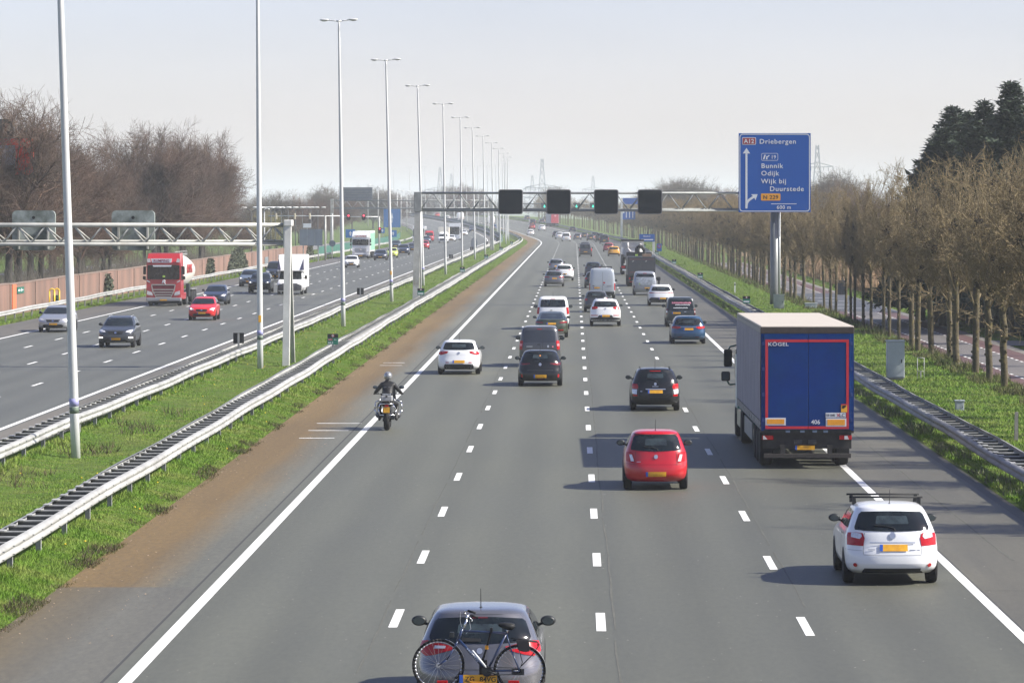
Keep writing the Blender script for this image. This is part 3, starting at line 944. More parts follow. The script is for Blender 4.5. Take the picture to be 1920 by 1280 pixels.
M['cabinet'] = mat("cabinet_grey", (0.40, 0.44, 0.46), 0.5, var=.08, scale=2.0)
M['concrete'] = mat("concrete_grey", (0.28, 0.26, 0.23), 0.9, var=.2, scale=4)
def cabinet(X, y, w, d, h, label, plinth=.18, mt=None):
    r = thing("control_cabinet", label, "cabinet", (X, y, -.06), 0)
    m = MB(); m.box(-w / 2 + .04, w / 2 - .04, -d / 2 + .04, d / 2 - .04, -.1, plinth); m.build("plinth", M['concrete'], r)
    m = MB(); m.box(-w / 2, w / 2, -d / 2, d / 2, plinth + .002, h - .05, .012); m.build("housing", mt or M['cabinet'], r)
    m = MB(); m.box(-w / 2 - .03, w / 2 + .03, -d / 2 - .03, d / 2 + .03, h - .048, h, .015); m.build("lid", mt or M['cabinet'], r)
    m = MB(); m.box(-w / 2 + .03, w / 2 - .03, -d / 2 - .012, -d / 2 - .002, plinth + .06, h - .12, .004); dr = m.build("door", mt or M['cabinet'], r)
    m = MB(); m.box(w * .30, w * .36, -d / 2 - .03, -d / 2 - .013, h * .48, h * .56); m.build("handle", M['dark_plastic'], dr)
cabinet(13.32, 161.6, .72, .62, 1.77, "tall light grey roadside cabinet on a concrete plinth in the verge grass", .22)
cabinet(13.55, 137, .30, .26, .50, "low small grey cabinet in the verge grass near the ladder-like guard rail", .06)
cabinet(14.55, 277, .74, .5, 1.15, "grey-green cabinet at the foot of the thick sign post", .1, mat("cabinet_green_grey", (.36, .40, .35), .5, var=.1))
cabinet(16.95, 279, .85, .5, .48, "low wide grey box in the grass just beyond the blue lorry's roof", .05)
def verge_bits():
    r = thing("marker_post", "short weathered grey wooden post standing in the verge grass", "post", (13.5, 119, -.06))
    m = MB(); m.hexa([(-.06, -.06, -.1), (.06, -.06, -.1), (.06, .06, -.1), (-.06, .06, -.1), (-.04, -.05, 1.0), (.06, -.05, 1.02), (.06, .05, 1.02), (-.04, .05, 1.0)]); m.build("shaft", mat("weathered_wood", (.27, .26, .24), .9, var=.2, scale=9), r)
    r = thing("pipe_frame", "little upright frame of thin galvanised pipes next to the tall cabinet", "frame", (14.5, 163, -.06))
    m = MB()
    for x in (-.14, .14):
        m.tube((x, 0, -.1), (x, 0, 1.0), .016, n=8)
    m.build("upright", M['galv_d'], r)
    m = MB(); m.tube((-.14, 0, 1.0), (.14, 0, .98), .016, n=8); m.tube((-.14, 0, .42), (.14, 0, .42), .016, n=8); m.build("cross_pipe", M['galv_d'], r)
    m = MB(); m.tube((0, .05, -.1), (0, .05, .42), .022, n=8); m.build("stake", M['galv'], r)
    # slim white reflector posts in the verge
    for X, y, h in ((13.6, 330, 1.0), (14.4, 236, .9)):
        r = thing("reflector_post", "slim white reflector post in the verge grass beyond the guard rail", "post", (X, y, -.06), 0, "white reflector posts")
        m = MB(); m.box(-.05, .05, -.03, .03, -.1, h, .01); m.build("shaft", M['white'], r)
        m = MB(); m.box(-.045, .045, -.034, -.031, h - .25, h - .1); m.build("reflector", M['black'], r)
    y = 600.0
    r = thing("direction_sign", "wide blue place name sign beyond the dark tipper lorry", "road sign", (Xof(1213, y), y, 0))
    z0, z1 = Hof(453, y), Hof(439, y)
    m = MB(); m.box(-1.18, 1.18, 0, .1, z0, z1); m.build("panel", M['sign_blue'], r)
    text("Bunnik 2", .30, M['sign_white'], r, (-.55, -.012, z1 - .42), depth=.004)
    m = MB(); m.box(-.9, .95, -.012, 0, z0 + .22, z0 + .38); m.build("second_line", M['sign_white'], r)
    m = MB(); m.box(.85, 1.25, .11, .25, 0, z0); m.build("post", M['pole'], r)
    y = 560.0
    r = thing("parking_sign", "small blue no-parking sign with a red ring beside the guard rail", "road sign", (Xof(1236, y), y, 0))
    m = MB(); m.box(-.36, .36, 0, .04, Hof(471, y), Hof(457, y)); m.build("panel", M['sign_blue'], r)
    m = MB(); m.lathe([(.26, -.02), (.26, 0)], (0, 0, Hof(462, y)), 'Y', 16); m.build("ring", M['lamp_red'], r)
    m = MB(); m.lathe([(.17, -.03), (.17, -.02)], (0, 0, Hof(462, y)), 'Y', 16); m.build("disc", M['plate_blue'], r)
    m = MB(); m.box(-.03, .03, .041, .09, 0, Hof(458, y)); m.build("post", M['galv'], r)
verge_bits()
# ------------------------------------------------------------------ noise barrier, fences, things beyond the oncoming lanes
M['barrier'] = mat("barrier_pink_concrete", (0.2262, 0.1320, 0.1010), 0.9, col2=(0.1257, 0.0830, 0.0671), mix_scale=.8, mix_lo=.42, mix_hi=.68, var=.25, scale=1.6, world_space=True, stretch=(0.6283, 0.6134, 0.2143))
M['barrier_cap'] = mat("barrier_capping", (0.2132, 0.1564, 0.1279), 0.9, var=.2, scale=2, world_space=True)
M['ivy'] = mat("ivy_leaves", (0.035, 0.050, 0.026), 0.8, col2=(0.075, 0.080, 0.040), mix_scale=3.0, world_space=True)
def noise_barrier():
    X = -38.5
    root = thing("noise_barrier", "low pinkish concrete noise barrier with dark stains behind the pale guard rail", "wall")
    y = 190.0; k = 0
    rr = random.Random(5)
    while y < 560:
        L = 12.4
        h = 2.05 + rr.uniform(-.03, .03) - (y - 190) * .0002
        m = MB(); m.box(X - .15, X + .15, y + .03, min(y + L, 563) - .03, -.2, h)
        m.build("wall_panel", M['barrier'], root)
        m = MB(); m.box(X - .19, X + .19, y + .03, min(y + L, 563) - .03, h + .002, h + .07); m.build("capping", M['barrier_cap'], root)
        m = MB(); m.box(X - .1, X + .21, y - .028, y + .028, -.2, h - .05); m.build("joint_post", M['barrier_cap'], root)
        y += L; k += 1
    # orange strip, green sign, yellow frame
    def yat(px): return 38.3 * FP / (1077 - px)
    r = thing("wall_stripe", "narrow orange painted board fixed upright on the pink barrier", "marker board", (X + .16, yat(27), 0))
    m = MB(); m.box(0, .05, -.9, .9, .2, 2.0); m.build("board", mat("stripe_orange", (.62, .16, .07), .6), r)
    r = thing("escape_sign", "dark green running-man escape sign on the pink barrier beside the orange strip", "sign", (X + .16, yat(39), 1.55))
    m = MB(); m.box(0, .04, -1.6, 1.6, -.22, .22); m.build("panel", mat("escape_green", (.01, .12, .08), .5), r)
    m = MB(); m.box(.041, .05, -1.2, -.3, -.07, .07); m.box(.041, .05, .2, .5, -.1, .12); m.box(.041, .05, .6, 1.2, -.03, .03); m.build("pictogram", M['sign_white'], r)
    y = yat(80)
    r = thing("hoop_frame", "yellow tubular hoop with a dark box before the pink barrier", "frame", (-37.4, y, 0))
    m = MB()
    for dx in (-.22, .12):
        pts = [(dx - .17, dx * .6, 0), (dx - .17, dx * .6, 1.25)] + [(dx - .17 * cos(a * pi / 6), dx * .6, 1.25 + .17 * sin(a * pi / 6)) for a in range(1, 6)] + [(dx + .17, dx * .6, 1.25), (dx + .17, dx * .6, 0)]
        m.path(pts, .055, 8)
    m.build("hoop", mat("hoop_yellow", (.78, .50, .02), .45), r)
    m = MB(); m.box(-.2, .18, .25, .6, 0, .95, .03); m.build("box", mat("box_dark_green", (.02, .07, .05), .5), r)
    r = thing("vent_hatch", "small dark grey hatch set in the far stretch of the pink barrier", "hatch", (X + .155, yat(500), .75))
    m = MB(); m.box(0, .05, -2.6, 2.6, -.35, .45); m.build("panel", M['sign_back'], r)
    # climbing ivy: leaf-sized faces
    def ivy(y0, y1, h, n, seed, label):
        rg = np.random.RandomState(seed)
        t = rg.rand(n); hh = h * (1 - (np.abs(t - .5) * 2) ** 2.5 * .75)
        c = np.stack([X + .18 + rg.rand(n) * .45, y0 + t * (y1 - y0), rg.rand(n) ** .8 * hh], 1)
        a = rg.normal(size=(n, 3)); b = rg.normal(size=(n, 3))
        s = .10 + .08 * rg.rand(n, 1)
        a = a / np.linalg.norm(a, axis=1, keepdims=True) * s; b = b / np.linalg.norm(b, axis=1, keepdims=True) * s
        V = np.stack([c - a, c + b, c + a, c - b], 1).reshape(-1, 3)
        F = np.arange(4 * n).reshape(-1, 4)
        o = link_mesh("ivy", np_mesh("ivy", V, F), M['ivy']); tag(o, label, "ivy", "ivy clumps on the barrier")
    ivy(430, 452, 2.7, 2600, 1, "big dark ivy clump smothering the pink barrier above the grey car")
    ivy(yat(391) - 3, yat(391) + 3, 2.0, 700, 2, "thin ivy column on the pink barrier just beyond the red tanker truck")
    ivy(yat(199) - 1.5, yat(199) + 1.5, 1.9, 300, 3, "scrap of ivy hanging on the pink barrier just before the red tanker truck")
    ivy(556, 566, 2.3, 900, 4, "dark ivy covering the far end of the pink barrier")
noise_barrier()

def fence_green():
    root = thing("slatted_fence", "low green metal fence along the far oncoming lanes behind the white lorry", "fence")
    G = mat("fence_green", (.030, .125, .095), .55, var=.18, scale=.5, world_space=True)
    y = 606.0
    while y < 985:
        m = MB()
        a, b = P(-39.9, y), P(-39.9, min(y + 15, 985))
        m.hexa([(a[0] - .06, a[1] + .1, a[2] - .1), (a[0] + .06, a[1] + .1, a[2] - .1), (b[0] + .06, b[1], b[2] - .1), (b[0] - .06, b[1], b[2] - .1),
                (a[0] - .06, a[1] + .1, a[2] + 1.25), (a[0] + .06, a[1] + .1, a[2] + 1.25), (b[0] + .06, b[1], b[2] + 1.25), (b[0] - .06, b[1], b[2] + 1.25)])
        m.build("panel", G, root); y += 15
    # dark barrier between the far carriageways of the bend
    root = thing("glare_barrier", "long dark green barrier between the two carriageways on the far bend", "barrier")
    G2 = mat("barrier_dark_green", (.045, .085, .075), .7, var=.2, scale=.3, world_space=True)
    y = 800.0
    while y < 1700:
        m = MB(); a, b = P(-15.4, y), P(-15.4, y + 25)
        m.hexa([(a[0] - .3, a[1] + .05, a[2]), (a[0] + .3, a[1] + .05, a[2]), (b[0] + .3, b[1], b[2]), (b[0] - .3, b[1], b[2]),
                (a[0] - .1, a[1] + .05, a[2] + 1.3), (a[0] + .1, a[1] + .05, a[2] + 1.3), (b[0] + .1, b[1], b[2] + 1.3), (b[0] - .1, b[1], b[2] + 1.3)])
        m.build("panel", G2, root); y += 25
fence_green()

def far_left():
    # signs seen from behind, traffic lights, lamps of the slip road
    y = 520.0
    r = thing("road_sign", "three-panel slate grey sign back standing just behind the far end of the pink barrier", "road sign", (Xof(583, y), y, 0), .12)
    z0, z1 = Hof(460, y), Hof(430, y)
    for i in range(3):
        m = MB(); m.box(-1.5 + i * 1.02, -1.5 + i * 1.02 + 1.0, 0, .1, z0 - .03 * i, z1 + .02 * i); m.build("panel", mat("sign_slate", (.085, .115, .15), .55, .1, var=.15, scale=1.2), r)
    m = MB()
    for x in (-1.0, 1.0): m.box(x - .06, x + .06, .11, .22, 0, z1)
    m.build("post", M['galv_d'], r)
    r = thing("billboard", "small white billboard above the slate grey sign back", "billboard", (Xof(576, 640), 640, 0))
    m = MB(); m.box(-.65, .65, 0, .15, Hof(427, 640), Hof(419, 640)); m.build("panel", M['sign_white'], r)
    m = MB(); m.box(-.08, .08, .02, .14, 0, Hof(427, 640)); m.build("post", M['galv_d'], r)
    r = thing("round_sign", "round dark grey sign back on a pole near the green fence", "road sign", (Xof(623, 560), 560, 0))
    m = MB(); m.lathe([(.46, 0), (.46, .05)], (0, 0, Hof(456.5, 560)), 'Y', 20); m.build("disc", mat("sign_slate", (.085, .115, .15)), r)
    m = MB(); m.tube((0, .1, 0), (0, .1, Hof(400, 560)), .07, n=8); m.build("post", M['pole'], r)
    r = thing("round_sign", "round grey sign back at the foot of the far portal's median leg", "road sign", P(-16.5, 640))
    m = MB(); m.prism([(.55 * cos(a * pi / 12), Hof(456, 640) + .95 * sin(a * pi / 12)) for a in range(24)], 0, .06, 'Y'); m.build("disc", M['sign_back'], r)
    m = MB(); m.tube((0, .1, 0), (0, .1, Hof(450, 640)), .05, n=8); m.build("post", M['galv_d'], r)
    def signal_gantry(y, pxs, px0, px1, pxc, py, label, lit):
        r = thing("signal_mast", label, "signal mast", (0, 0, 0))
        m = MB(); m.tube((Xof(px0, y), y, Hof(py, y)), (Xof(px1, y), y, Hof(py, y)), .07, n=8); m.build("boom", M['pole'], r)
        m = MB(); m.tube((Xof(pxc, y), y, 0), (Xof(pxc, y), y, Hof(py - 1, y)), .13, n=10); m.build("mast", M['gantry_white'], r)
        for i, px in enumerate(pxs):
            t = thing("traffic_light", (("red traffic light hanging from the far boom, nearer the white post", "red traffic light hanging from the far boom above the white lorry")[i] if lit else "pale back of a traffic light hanging from the slip road boom"),
                      "traffic light", (Xof(px, y), y - .15, Hof(py + .5, y)), 0, "red traffic lights" if lit else "traffic light backs")
            if lit:
                m = MB(); m.prism(rounded(-.30, .30, -.5, .5, .28), 0, .1, 'Y'); m.build("backboard", M['black'], t)
                m = MB(); m.ball((0, -.02, .22), .15, .06, .15, 12, 8); m.build("red_lens", mat("signal_red_lit", (.5, .01, .02), .3, emit=(1, .07, .12), estr=1.3), t)
                m = MB(); m.ball((0, -.01, -.08), .12, .04, .12, 10, 6); m.build("lens", M['dark_plastic'], t)
            else:
                m = MB(); m.box(-.12, .12, -.1, .1, -.42, .42, .03); m.build("housing", mat("signal_back_cream", (.62, .55, .40), .6), t)
    signal_gantry(540, (518, 553, 581), 503, 645, 610, 405, "cream signal mast with a long boom over the slip road", False)
    signal_gantry(600, (653.5, 682), 640, 712, 711, 406.5, "slim mast whose boom carries two red traffic lights", True)
    r = thing("traffic_light", "black traffic light with a dim red lens low on a mast beside the blue sign", "traffic light", (Xof(712, 600), 599.7, Hof(432, 600)), 0)
    m = MB(); m.prism(rounded(-.24, .24, -.5, .5, .2), 0, .1, 'Y'); m.build("backboard", M['black'], r)
    m = MB(); m.ball((0, -.02, .25), .12, .05, .12, 10, 6); m.build("lens", mat("signal_red_lit", (.5, .01, .02)), r)
    # blue signs
    for px, py, y, w, h, lab in ((657, 438, 610, .75, .65, "small square blue arrow sign by the white lorry's cab"), (737, 438, 800, .75, .7, "small square blue arrow sign on a post near the bus"),
                                 (735, 409, 930, 2.0, 2.2, "big blue direction sign beyond the red traffic lights"), (717, 432.5, 820, .5, .5, "tiny blue plate beside the low traffic light")):
        r = thing("blue_sign", lab, "road sign", (Xof(px, y), y, 0))
        m = MB(); m.box(-w, w, 0, .1, Hof(py, y) - h, Hof(py, y) + h); m.build("panel", mat("sign_blue_pale", (.02, .15, .42), .5), r)
        m = MB(); m.prism([(-.1, Hof(py, y) - h * .5), (.1, Hof(py, y) - h * .5), (.1, Hof(py, y)), (.28, Hof(py, y)), (0, Hof(py, y) + h * .6), (-.28, Hof(py, y)), (-.1, Hof(py, y))], -.02, 0, 'Y'); m.build("arrow", M['sign_white'], r)
        m = MB(); m.tube((0, .16, 0), (0, .16, Hof(py, y) + h * .8), .06, n=6); m.build("post", M['galv_d'], r)
    # row of dark twin lamps along the slip road
    mast = MB(); mast.tube((0, 0, 0), (0, 0, 7.4), .07, .05, n=8); ma = mast.mesh("pole"); ma.materials.append(mat("mast_dark", (.05, .06, .065), .6))
    arm = MB(); arm.tube((0, 0, 7.3), (.7, 0, 7.75), .04, n=6); aa = arm.mesh("arm"); aa.materials.append(ma.materials[0])
    head = MB(); head.ball((1.0, 0, 7.82), .42, .16, .11, 12, 6); hh = head.mesh("lamp_head"); hh.materials.append(M['white'])
    for i, px in enumerate((472, 494, 508, 516, 527.5, 540.5, 554, 567, 583, 596)):
        y = 470 + i * 24
        ztop = Hof(388, y)
        r = thing("street_lamp", "dark slim twin-armed lamp with white heads in the line along the slip road", "lamp post", (Xof(px, y), y, ztop - 7.9), 0, "dark twin lamps along the slip road")
        link_mesh("pole", ma, None, r)
        for s in (0, 1):
            link_mesh("arm", aa, None, r, (0, 0, 0), (0, 0, pi * s)); link_mesh("lamp_head", hh, None, r, (0, 0, 0), (0, 0, pi * s))
    # pale single posts around the junction
    post = MB(); post.tube((0, 0, 0), (0, 0, 9.5), .09, .05, n=8); pm = post.mesh("pole"); pm.materials.append(M['pole'])
    hd = MB(); hd.ball((.35, 0, 9.5), .42, .16, .1, 10, 6); hm = hd.mesh("lamp_head"); hm.materials.append(M['white'])
    for px, py, y in ((496, 392, 560), (546, 375, 900), (566, 365, 1000), (602, 356, 900), (690, 347, 900), (709, 352, 850), (731, 355, 860), (752, 358, 900), (763, 359, 950), (745, 356, 980)):
        r = thing("street_lamp", "pale slim lamp post among the hazy junction left of the far bend", "lamp post", (Xof(px, y), y, Hof(py, y) - 9.5), 0, "pale junction lamp posts")
        link_mesh("pole", pm, None, r); link_mesh("lamp_head", hm, None, r)
    # red and white advertising mast behind the bare trees
    y = 294.5
    r = thing("advertising_mast", "red and white advertising mast with a dark screen glimpsed through the bare trees", "billboard", (Xof(10, y), y, 0))
    x0, x1 = Xof(-60, y) - Xof(10, y), Xof(62, y) - Xof(10, y)
    m = MB(); m.box(x1 - 1.35, x1, 0, .5, Hof(328, y), Hof(260, y)); m.box(x0, x1 - 1.35, 0, .5, Hof(272, y), Hof(260, y)); m.build("red_frame", mat("mast_red", (.62, .045, .03), .5), r)
    m = MB(); m.box(x0, x1 - 1.36, .05, .45, Hof(310, y), Hof(272.5, y)); m.build("white_panel", mat("mast_white", (.60, .60, .68), .5), r)
    m = MB(); m.box(x0, Xof(26, y) - Xof(10, y), -.2, .8, Hof(259, y), Hof(223, y)); m.build("screen", mat("screen_dark", (.06, .065, .06), .5, var=.3, scale=.8), r)
    m = MB(); m.box(Xof(9, y) - Xof(10, y), Xof(20, y) - Xof(10, y), -.24, -.2, Hof(246, y), Hof(232, y)); m.build("screen_figure", mat("screen_pale", (.55, .5, .4), .5, col2=(.3, .1, .08), mix_scale=2.2), r)
    m = MB(); m.tube((-1.2, .6, 0), (-1.2, .6, Hof(225, y)), .16, n=10); m.build("post", mat("mast_dark", (.05, .06, .065)), r)
far_left()

def pylons():
    steel = mat("pylon_steel", (.45, .47, .49), .6, .1)
    def pylon(px, ptop, y, H, arms, label):
        r = thing("electricity_pylon", label, "pylon", (Xof(px, y), y, Hof(ptop, y) - H), 0, "electricity pylons on the horizon")
        def wid(z): return 4.2 * (1 - z / H) ** 1.25 + .5
        m = MB()
        n = 10
        zs = [H * (1 - (1 - k / n) ** 1.3) for k in range(n + 1)]
        for a, b in zip(zs, zs[1:]):
            wa, wb = wid(a), wid(b)
            for sx, sy in ((-1, -1), (1, -1), (1, 1), (-1, 1)):
                m.tube((sx * wa, sy * wa, a), (sx * wb, sy * wb, b), .24, n=4, cap=False)
            m.tube((-wa, -wa, a), (wb, -wb, b), .15, n=3, cap=False); m.tube((wa, -wa, a), (-wb, -wb, b), .15, n=3, cap=False)
        m.build("lattice_tower", steel, r)
        for za, L in arms:
            m = MB()
            z = H * za
            for s in (-1, 1):
                m.tube((0, 0, z + 1.6), (s * L, 0, z), .20, n=4); m.tube((0, 0, z - .3), (s * L, 0, z), .20, n=4)
                for q in (.4, .7, 1): m.tube((s * L * q, 0, z), (s * L * q, 0, z - 1.6), .2, n=4)
            m.build("cross_arm", steel, r)
    pylon(1016.5, 298, 1900, 42, ((.55, 8.5), (.67, 8.3)), "tall hazy lattice pylon straight above the middle lanes")
    pylon(998, 329, 2600, 36, ((.6, 7), (.75, 6)), "small hazy lattice pylon close by the tall one")
    pylon(1112, 330, 2600, 36, ((.6, 8), (.75, 7)), "small hazy lattice pylon between two dark lane signals")
    pylon(825, 314, 2200, 42, ((.55, 8.5), (.70, 8)), "hazy lattice pylon among the median lamp posts")
    pylon(846, 326, 2700, 40, ((.6, 8), (.75, 7)), "fainter hazy lattice pylon just beside another between the median lamp posts")
    pylon(1532.5, 272, 1500, 46, ((.50, 7), (.66, 9), (.82, 6)), "slim hazy lattice pylon just beyond the big blue exit sign")
pylons()
# ------------------------------------------------------------------ trees
def tubes(segs, n):
    """segs: array (k, 8): p0 xyz, p1 xyz, r0, r1 -> V, F of open n-sided tubes."""
    S = np.asarray(segs, np.float64)
    p0, p1, r0, r1 = S[:, 0:3], S[:, 3:6], S[:, 6:7], S[:, 7:8]
    d = p1 - p0; L = np.linalg.norm(d, axis=1, keepdims=True); d = d / np.maximum(L, 1e-6)
    ref = np.where(np.abs(d[:, 2:3]) < .9, np.array([[0, 0, 1.0]]), np.array([[1.0, 0, 0]]))
    a = np.cross(d, ref); a /= np.linalg.norm(a, axis=1, keepdims=True); b = np.cross(d, a)
    Vs = []
    for r, p in ((r0, p0), (r1, p1)):
        for i in range(n):
            t = 2 * pi * i / n
            Vs.append(p + (a * cos(t) + b * sin(t)) * r)
    V = np.stack(Vs, 1)                 # k, 2n, 3
    k = len(S)
    base = (np.arange(k) * 2 * n)[:, None]
    F = []
    for i in range(n):
        F.append(np.concatenate([base + i, base + (i + 1) % n, base + n + (i + 1) % n, base + n + i], 1))
    return V.reshape(-1, 3), np.stack(F, 1).reshape(-1, 4)

def unit(v):
    return v / max(np.linalg.norm(v), 1e-9)

def grow(rg, p, d, L, r, depth, spec, out, lim=None):
    """Recursive branch: bends upward, throws children."""
    nseg = 3 if depth < 2 else 2
    q = np.array(p, float); d = unit(np.array(d, float))
    rr = r
    for i in range(nseg):
        d = unit(d + rg.normal(size=3) * spec['wob'][min(depth, len(spec['wob']) - 1)] + np.array([0, 0, spec['up'][min(depth, len(spec['up']) - 1)]]))
        q2 = q + d * L / nseg
        r2 = max(rr * spec['taper'], spec['rmin'])
        out[min(depth, 3)].append((*q, *q2, rr, r2))
        if depth < spec['maxd']:
            nc = spec['kids'][depth]
            for c in range(nc):
                if i == 0 and depth == 0 and rg.rand() < .4: continue
                t = rg.rand()
                o = q + (q2 - q) * t
                ax = unit(np.cross(d, rg.normal(size=3)))
                ang = radians(spec['ang'][depth] + rg.normal() * 10)
                cd = d * cos(ang) + ax * sin(ang)
                grow(rg, o, cd, L * spec['len'][depth] * (.7 + .5 * rg.rand()), max(rr * spec['rk'], spec['rmin']), depth + 1, spec, out)
        q, rr = q2, r2

def row_tree(seed):
    rg = np.random.RandomState(seed)
    out = [[], [], [], []]
    trunk = []
    H = 3.1 + rg.rand() * .4
    q = np.array([0, 0, -.2]); r = .14
    lean = rg.normal(size=2) * .02
    zs = np.linspace(-.2, H + 1.0, 8)
    for a, b in zip(zs, zs[1:]):
        q2 = np.array([lean[0] * b + rg.normal() * .018, lean[1] * b + rg.normal() * .018, b])
        rb = r * (.955 + .06 * rg.rand())
        trunk.append((*q, *q2, r, rb)); q, r = q2, rb
    # knobbly scars on the stem
    for k in range(9):
        z = .5 + rg.rand() * 2.6; a = rg.rand() * 2 * pi; e = np.array([cos(a), sin(a), .1])
        c = np.array([0, 0, z]) + e * .13
        trunk.append((*c, *(c + e * .07), .075, .035))
    spec = dict(wob=[.10, .16, .22, .25], up=[.20, .16, .10, .06], taper=.80, rmin=.011, kids=[3, 3, 2], maxd=3, ang=[32, 40, 46], len=[.50, .52, .58], rk=.55)
    top = q
    # leader
    grow(rg, top, (rg.normal() * .05, rg.normal() * .05, 1), 4.6, .085, 0, spec, out)
    nl = 8
    for k in range(nl):
        a = 2 * pi * k / nl + rg.normal() * .25
        el = radians(28 + 42 * rg.rand())
        z = H - .5 + 1.5 * rg.rand()
        L = 2.5 + 1.6 * rg.rand()
        grow(rg, (0, 0, z), (cos(a) * cos(el), sin(a) * cos(el), sin(el)), L, .052 + .02 * rg.rand(), 0, spec, out)
    # a few low drooping shoots on the stem
    for k in range(4):
        a = rg.rand() * 2 * pi
        grow(rg, (0, 0, H - 1.1 + rg.rand() * .7), (cos(a), sin(a), .05), 1.1, .018, 2, spec, out)
    tv, tf = tubes(trunk, 9)
    bv, bf = tubes(out[0] + out[1], 4)
    cv, cf = tubes(out[2] + out[3], 3)
    V = np.concatenate([bv, cv]); F = np.concatenate([bf, cf + len(bv)])
    # catkins and buds: tiny faces along the twigs
    tw = np.array(out[3]); rg2 = np.random.RandomState(seed + 99)
    pick = rg2.randint(0, len(tw), 2600)
    t = rg2.rand(len(pick), 1)
    c = tw[pick, 0:3] * (1 - t) + tw[pick, 3:6] * t + rg2.normal(size=(len(pick), 3)) * .05
    s = .030 + .035 * rg2.rand(len(pick), 1)
    a = rg2.normal(size=c.shape); a /= np.linalg.norm(a, axis=1, keepdims=True)
    b = np.cross(a, rg2.normal(size=c.shape)); b /= np.linalg.norm(b, axis=1, keepdims=True)
    lv = np.stack([c - a * s, c + b * s, c + a * s * 1.6], 1).reshape(-1, 3)
    # dark clumps
    pk = rg2.randint(0, len(tw), 9)
    cc = np.repeat(tw[pk, 3:6], 60, 0) + rg2.normal(size=(540, 3)) * .12
    s = .05 + .04 * rg2.rand(540, 1)
    a = rg2.normal(size=cc.shape); a /= np.linalg.norm(a, axis=1, keepdims=True); b = np.cross(a, rg2.normal(size=cc.shape)); b /= np.linalg.norm(b, axis=1, keepdims=True)
    dv = np.stack([cc - a * s, cc + b * s, cc + a * s], 1).reshape(-1, 3)
    LV = np.concatenate([lv, dv]); LF = np.arange(len(LV)).reshape(-1, 3)
    LM = np.zeros(len(LF), int); LM[len(pick):] = 1
    # fit the crown into the row's size
    rad = np.percentile(np.hypot(V[:, 0], V[:, 1]), 97)
    kxy = 2.05 / rad; zt = np.percentile(V[:, 2], 99.7); z0 = 2.2
    for arr in (V, LV):
        high = arr[:, 2] > z0
        arr[high, 2] = z0 + (arr[high, 2] - z0) * (9.0 - z0) / (zt - z0)
        arr[:, 0] *= kxy; arr[:, 1] *= kxy
        rr = np.hypot(arr[:, 0], arr[:, 1]); k2 = np.where(rr > 2.05, (2.05 + (rr - 2.05) * .25) / np.maximum(rr, 1e-6), 1.0)
        arr[:, 0] *= k2; arr[:, 1] *= k2
    return np_mesh("trunk", tv, tf, True), np_mesh("branches", V, F, False), np_mesh("buds", LV, LF, False, LM), len(F) + len(LF)

M['bark'] = mat("bark_olive", (0.070, 0.057, 0.032), 0.95, col2=(0.150, 0.122, 0.040), mix_scale=4, mix_lo=.52, mix_hi=.7, var=.4, scale=10, world_space=True)
M['twig'] = mat("twigs_olive", (0.1450, 0.1107, 0.0583), 0.9, col2=(0.2494, 0.1898, 0.0972), mix_scale=1.3, mix_lo=.4, mix_hi=.7, var=.35, scale=3, world_space=True)
M['bud'] = mat("buds_tan", (0.2668, 0.2011, 0.1058), 0.9, col2=(0.0986, 0.0701, 0.0389), mix_scale=4, world_space=True)
M['clump'] = mat("clumps_dark", (0.026, 0.020, 0.016), 0.95)

def plant_row():
    protos = []
    for s in range(5):
        t, b, l, n = row_tree(100 + s)
        t.materials.append(M['bark']); b.materials.append(M['twig']); l.materials.append(M['bud']); l.materials.append(M['clump'])
        protos.append((t, b, l))
    rg = random.Random(11)
    y = 86.0
    k = 0
    while y < 1330:
        X = 17.35 + rg.uniform(-.25, .25)
        t, b, l = protos[rg.randrange(5)]
        r = thing("roadside_tree", "slim bare tree with dense olive twigs in the long row between verge and side road", "tree",
                  P(X, y, -.05), rg.uniform(0, 2 * pi), "bare trees in the row along the side road")
        sc = rg.uniform(.90, 1.0) * (1.0 if y > 240 else 1.0 + (240 - y) / 100 * .18) if y > 139 else rg.uniform(.98, 1.08)
        r.scale = (sc, sc, sc * rg.uniform(.94, 1.03))
        if 205 < y < 292: r.scale.x *= .66; r.scale.y *= .66; r.location.x += .65 if y > 235 else .2
        link_mesh("trunk", t, None, r); c = link_mesh("crown", b, None, r); link_mesh("buds", l, None, c)
        y += rg.choice((5.6, 6.2, 6.8, 7.8)) if y < 700 else 7.4
        k += 1
    # second, looser row behind
    y = 165.0
    while y < 900:
        if not 265 < y < 335:
            t, b, l = protos[rg.randrange(5)]
            r = thing("roadside_tree", "bare twiggy tree standing further back on the far side of the side road", "tree", P(24.6 + rg.uniform(-.6, .9), y, -.05), rg.uniform(0, 6.28), "bare trees behind the side road")
            sc = rg.uniform(.75, 1.0) if y > 250 else rg.uniform(1.0, 1.2)
            r.scale = (sc, sc, sc)
            link_mesh("trunk", t, None, r); c = link_mesh("crown", b, None, r); link_mesh("buds", l, None, c)
        y += rg.uniform(11, 17)
plant_row()

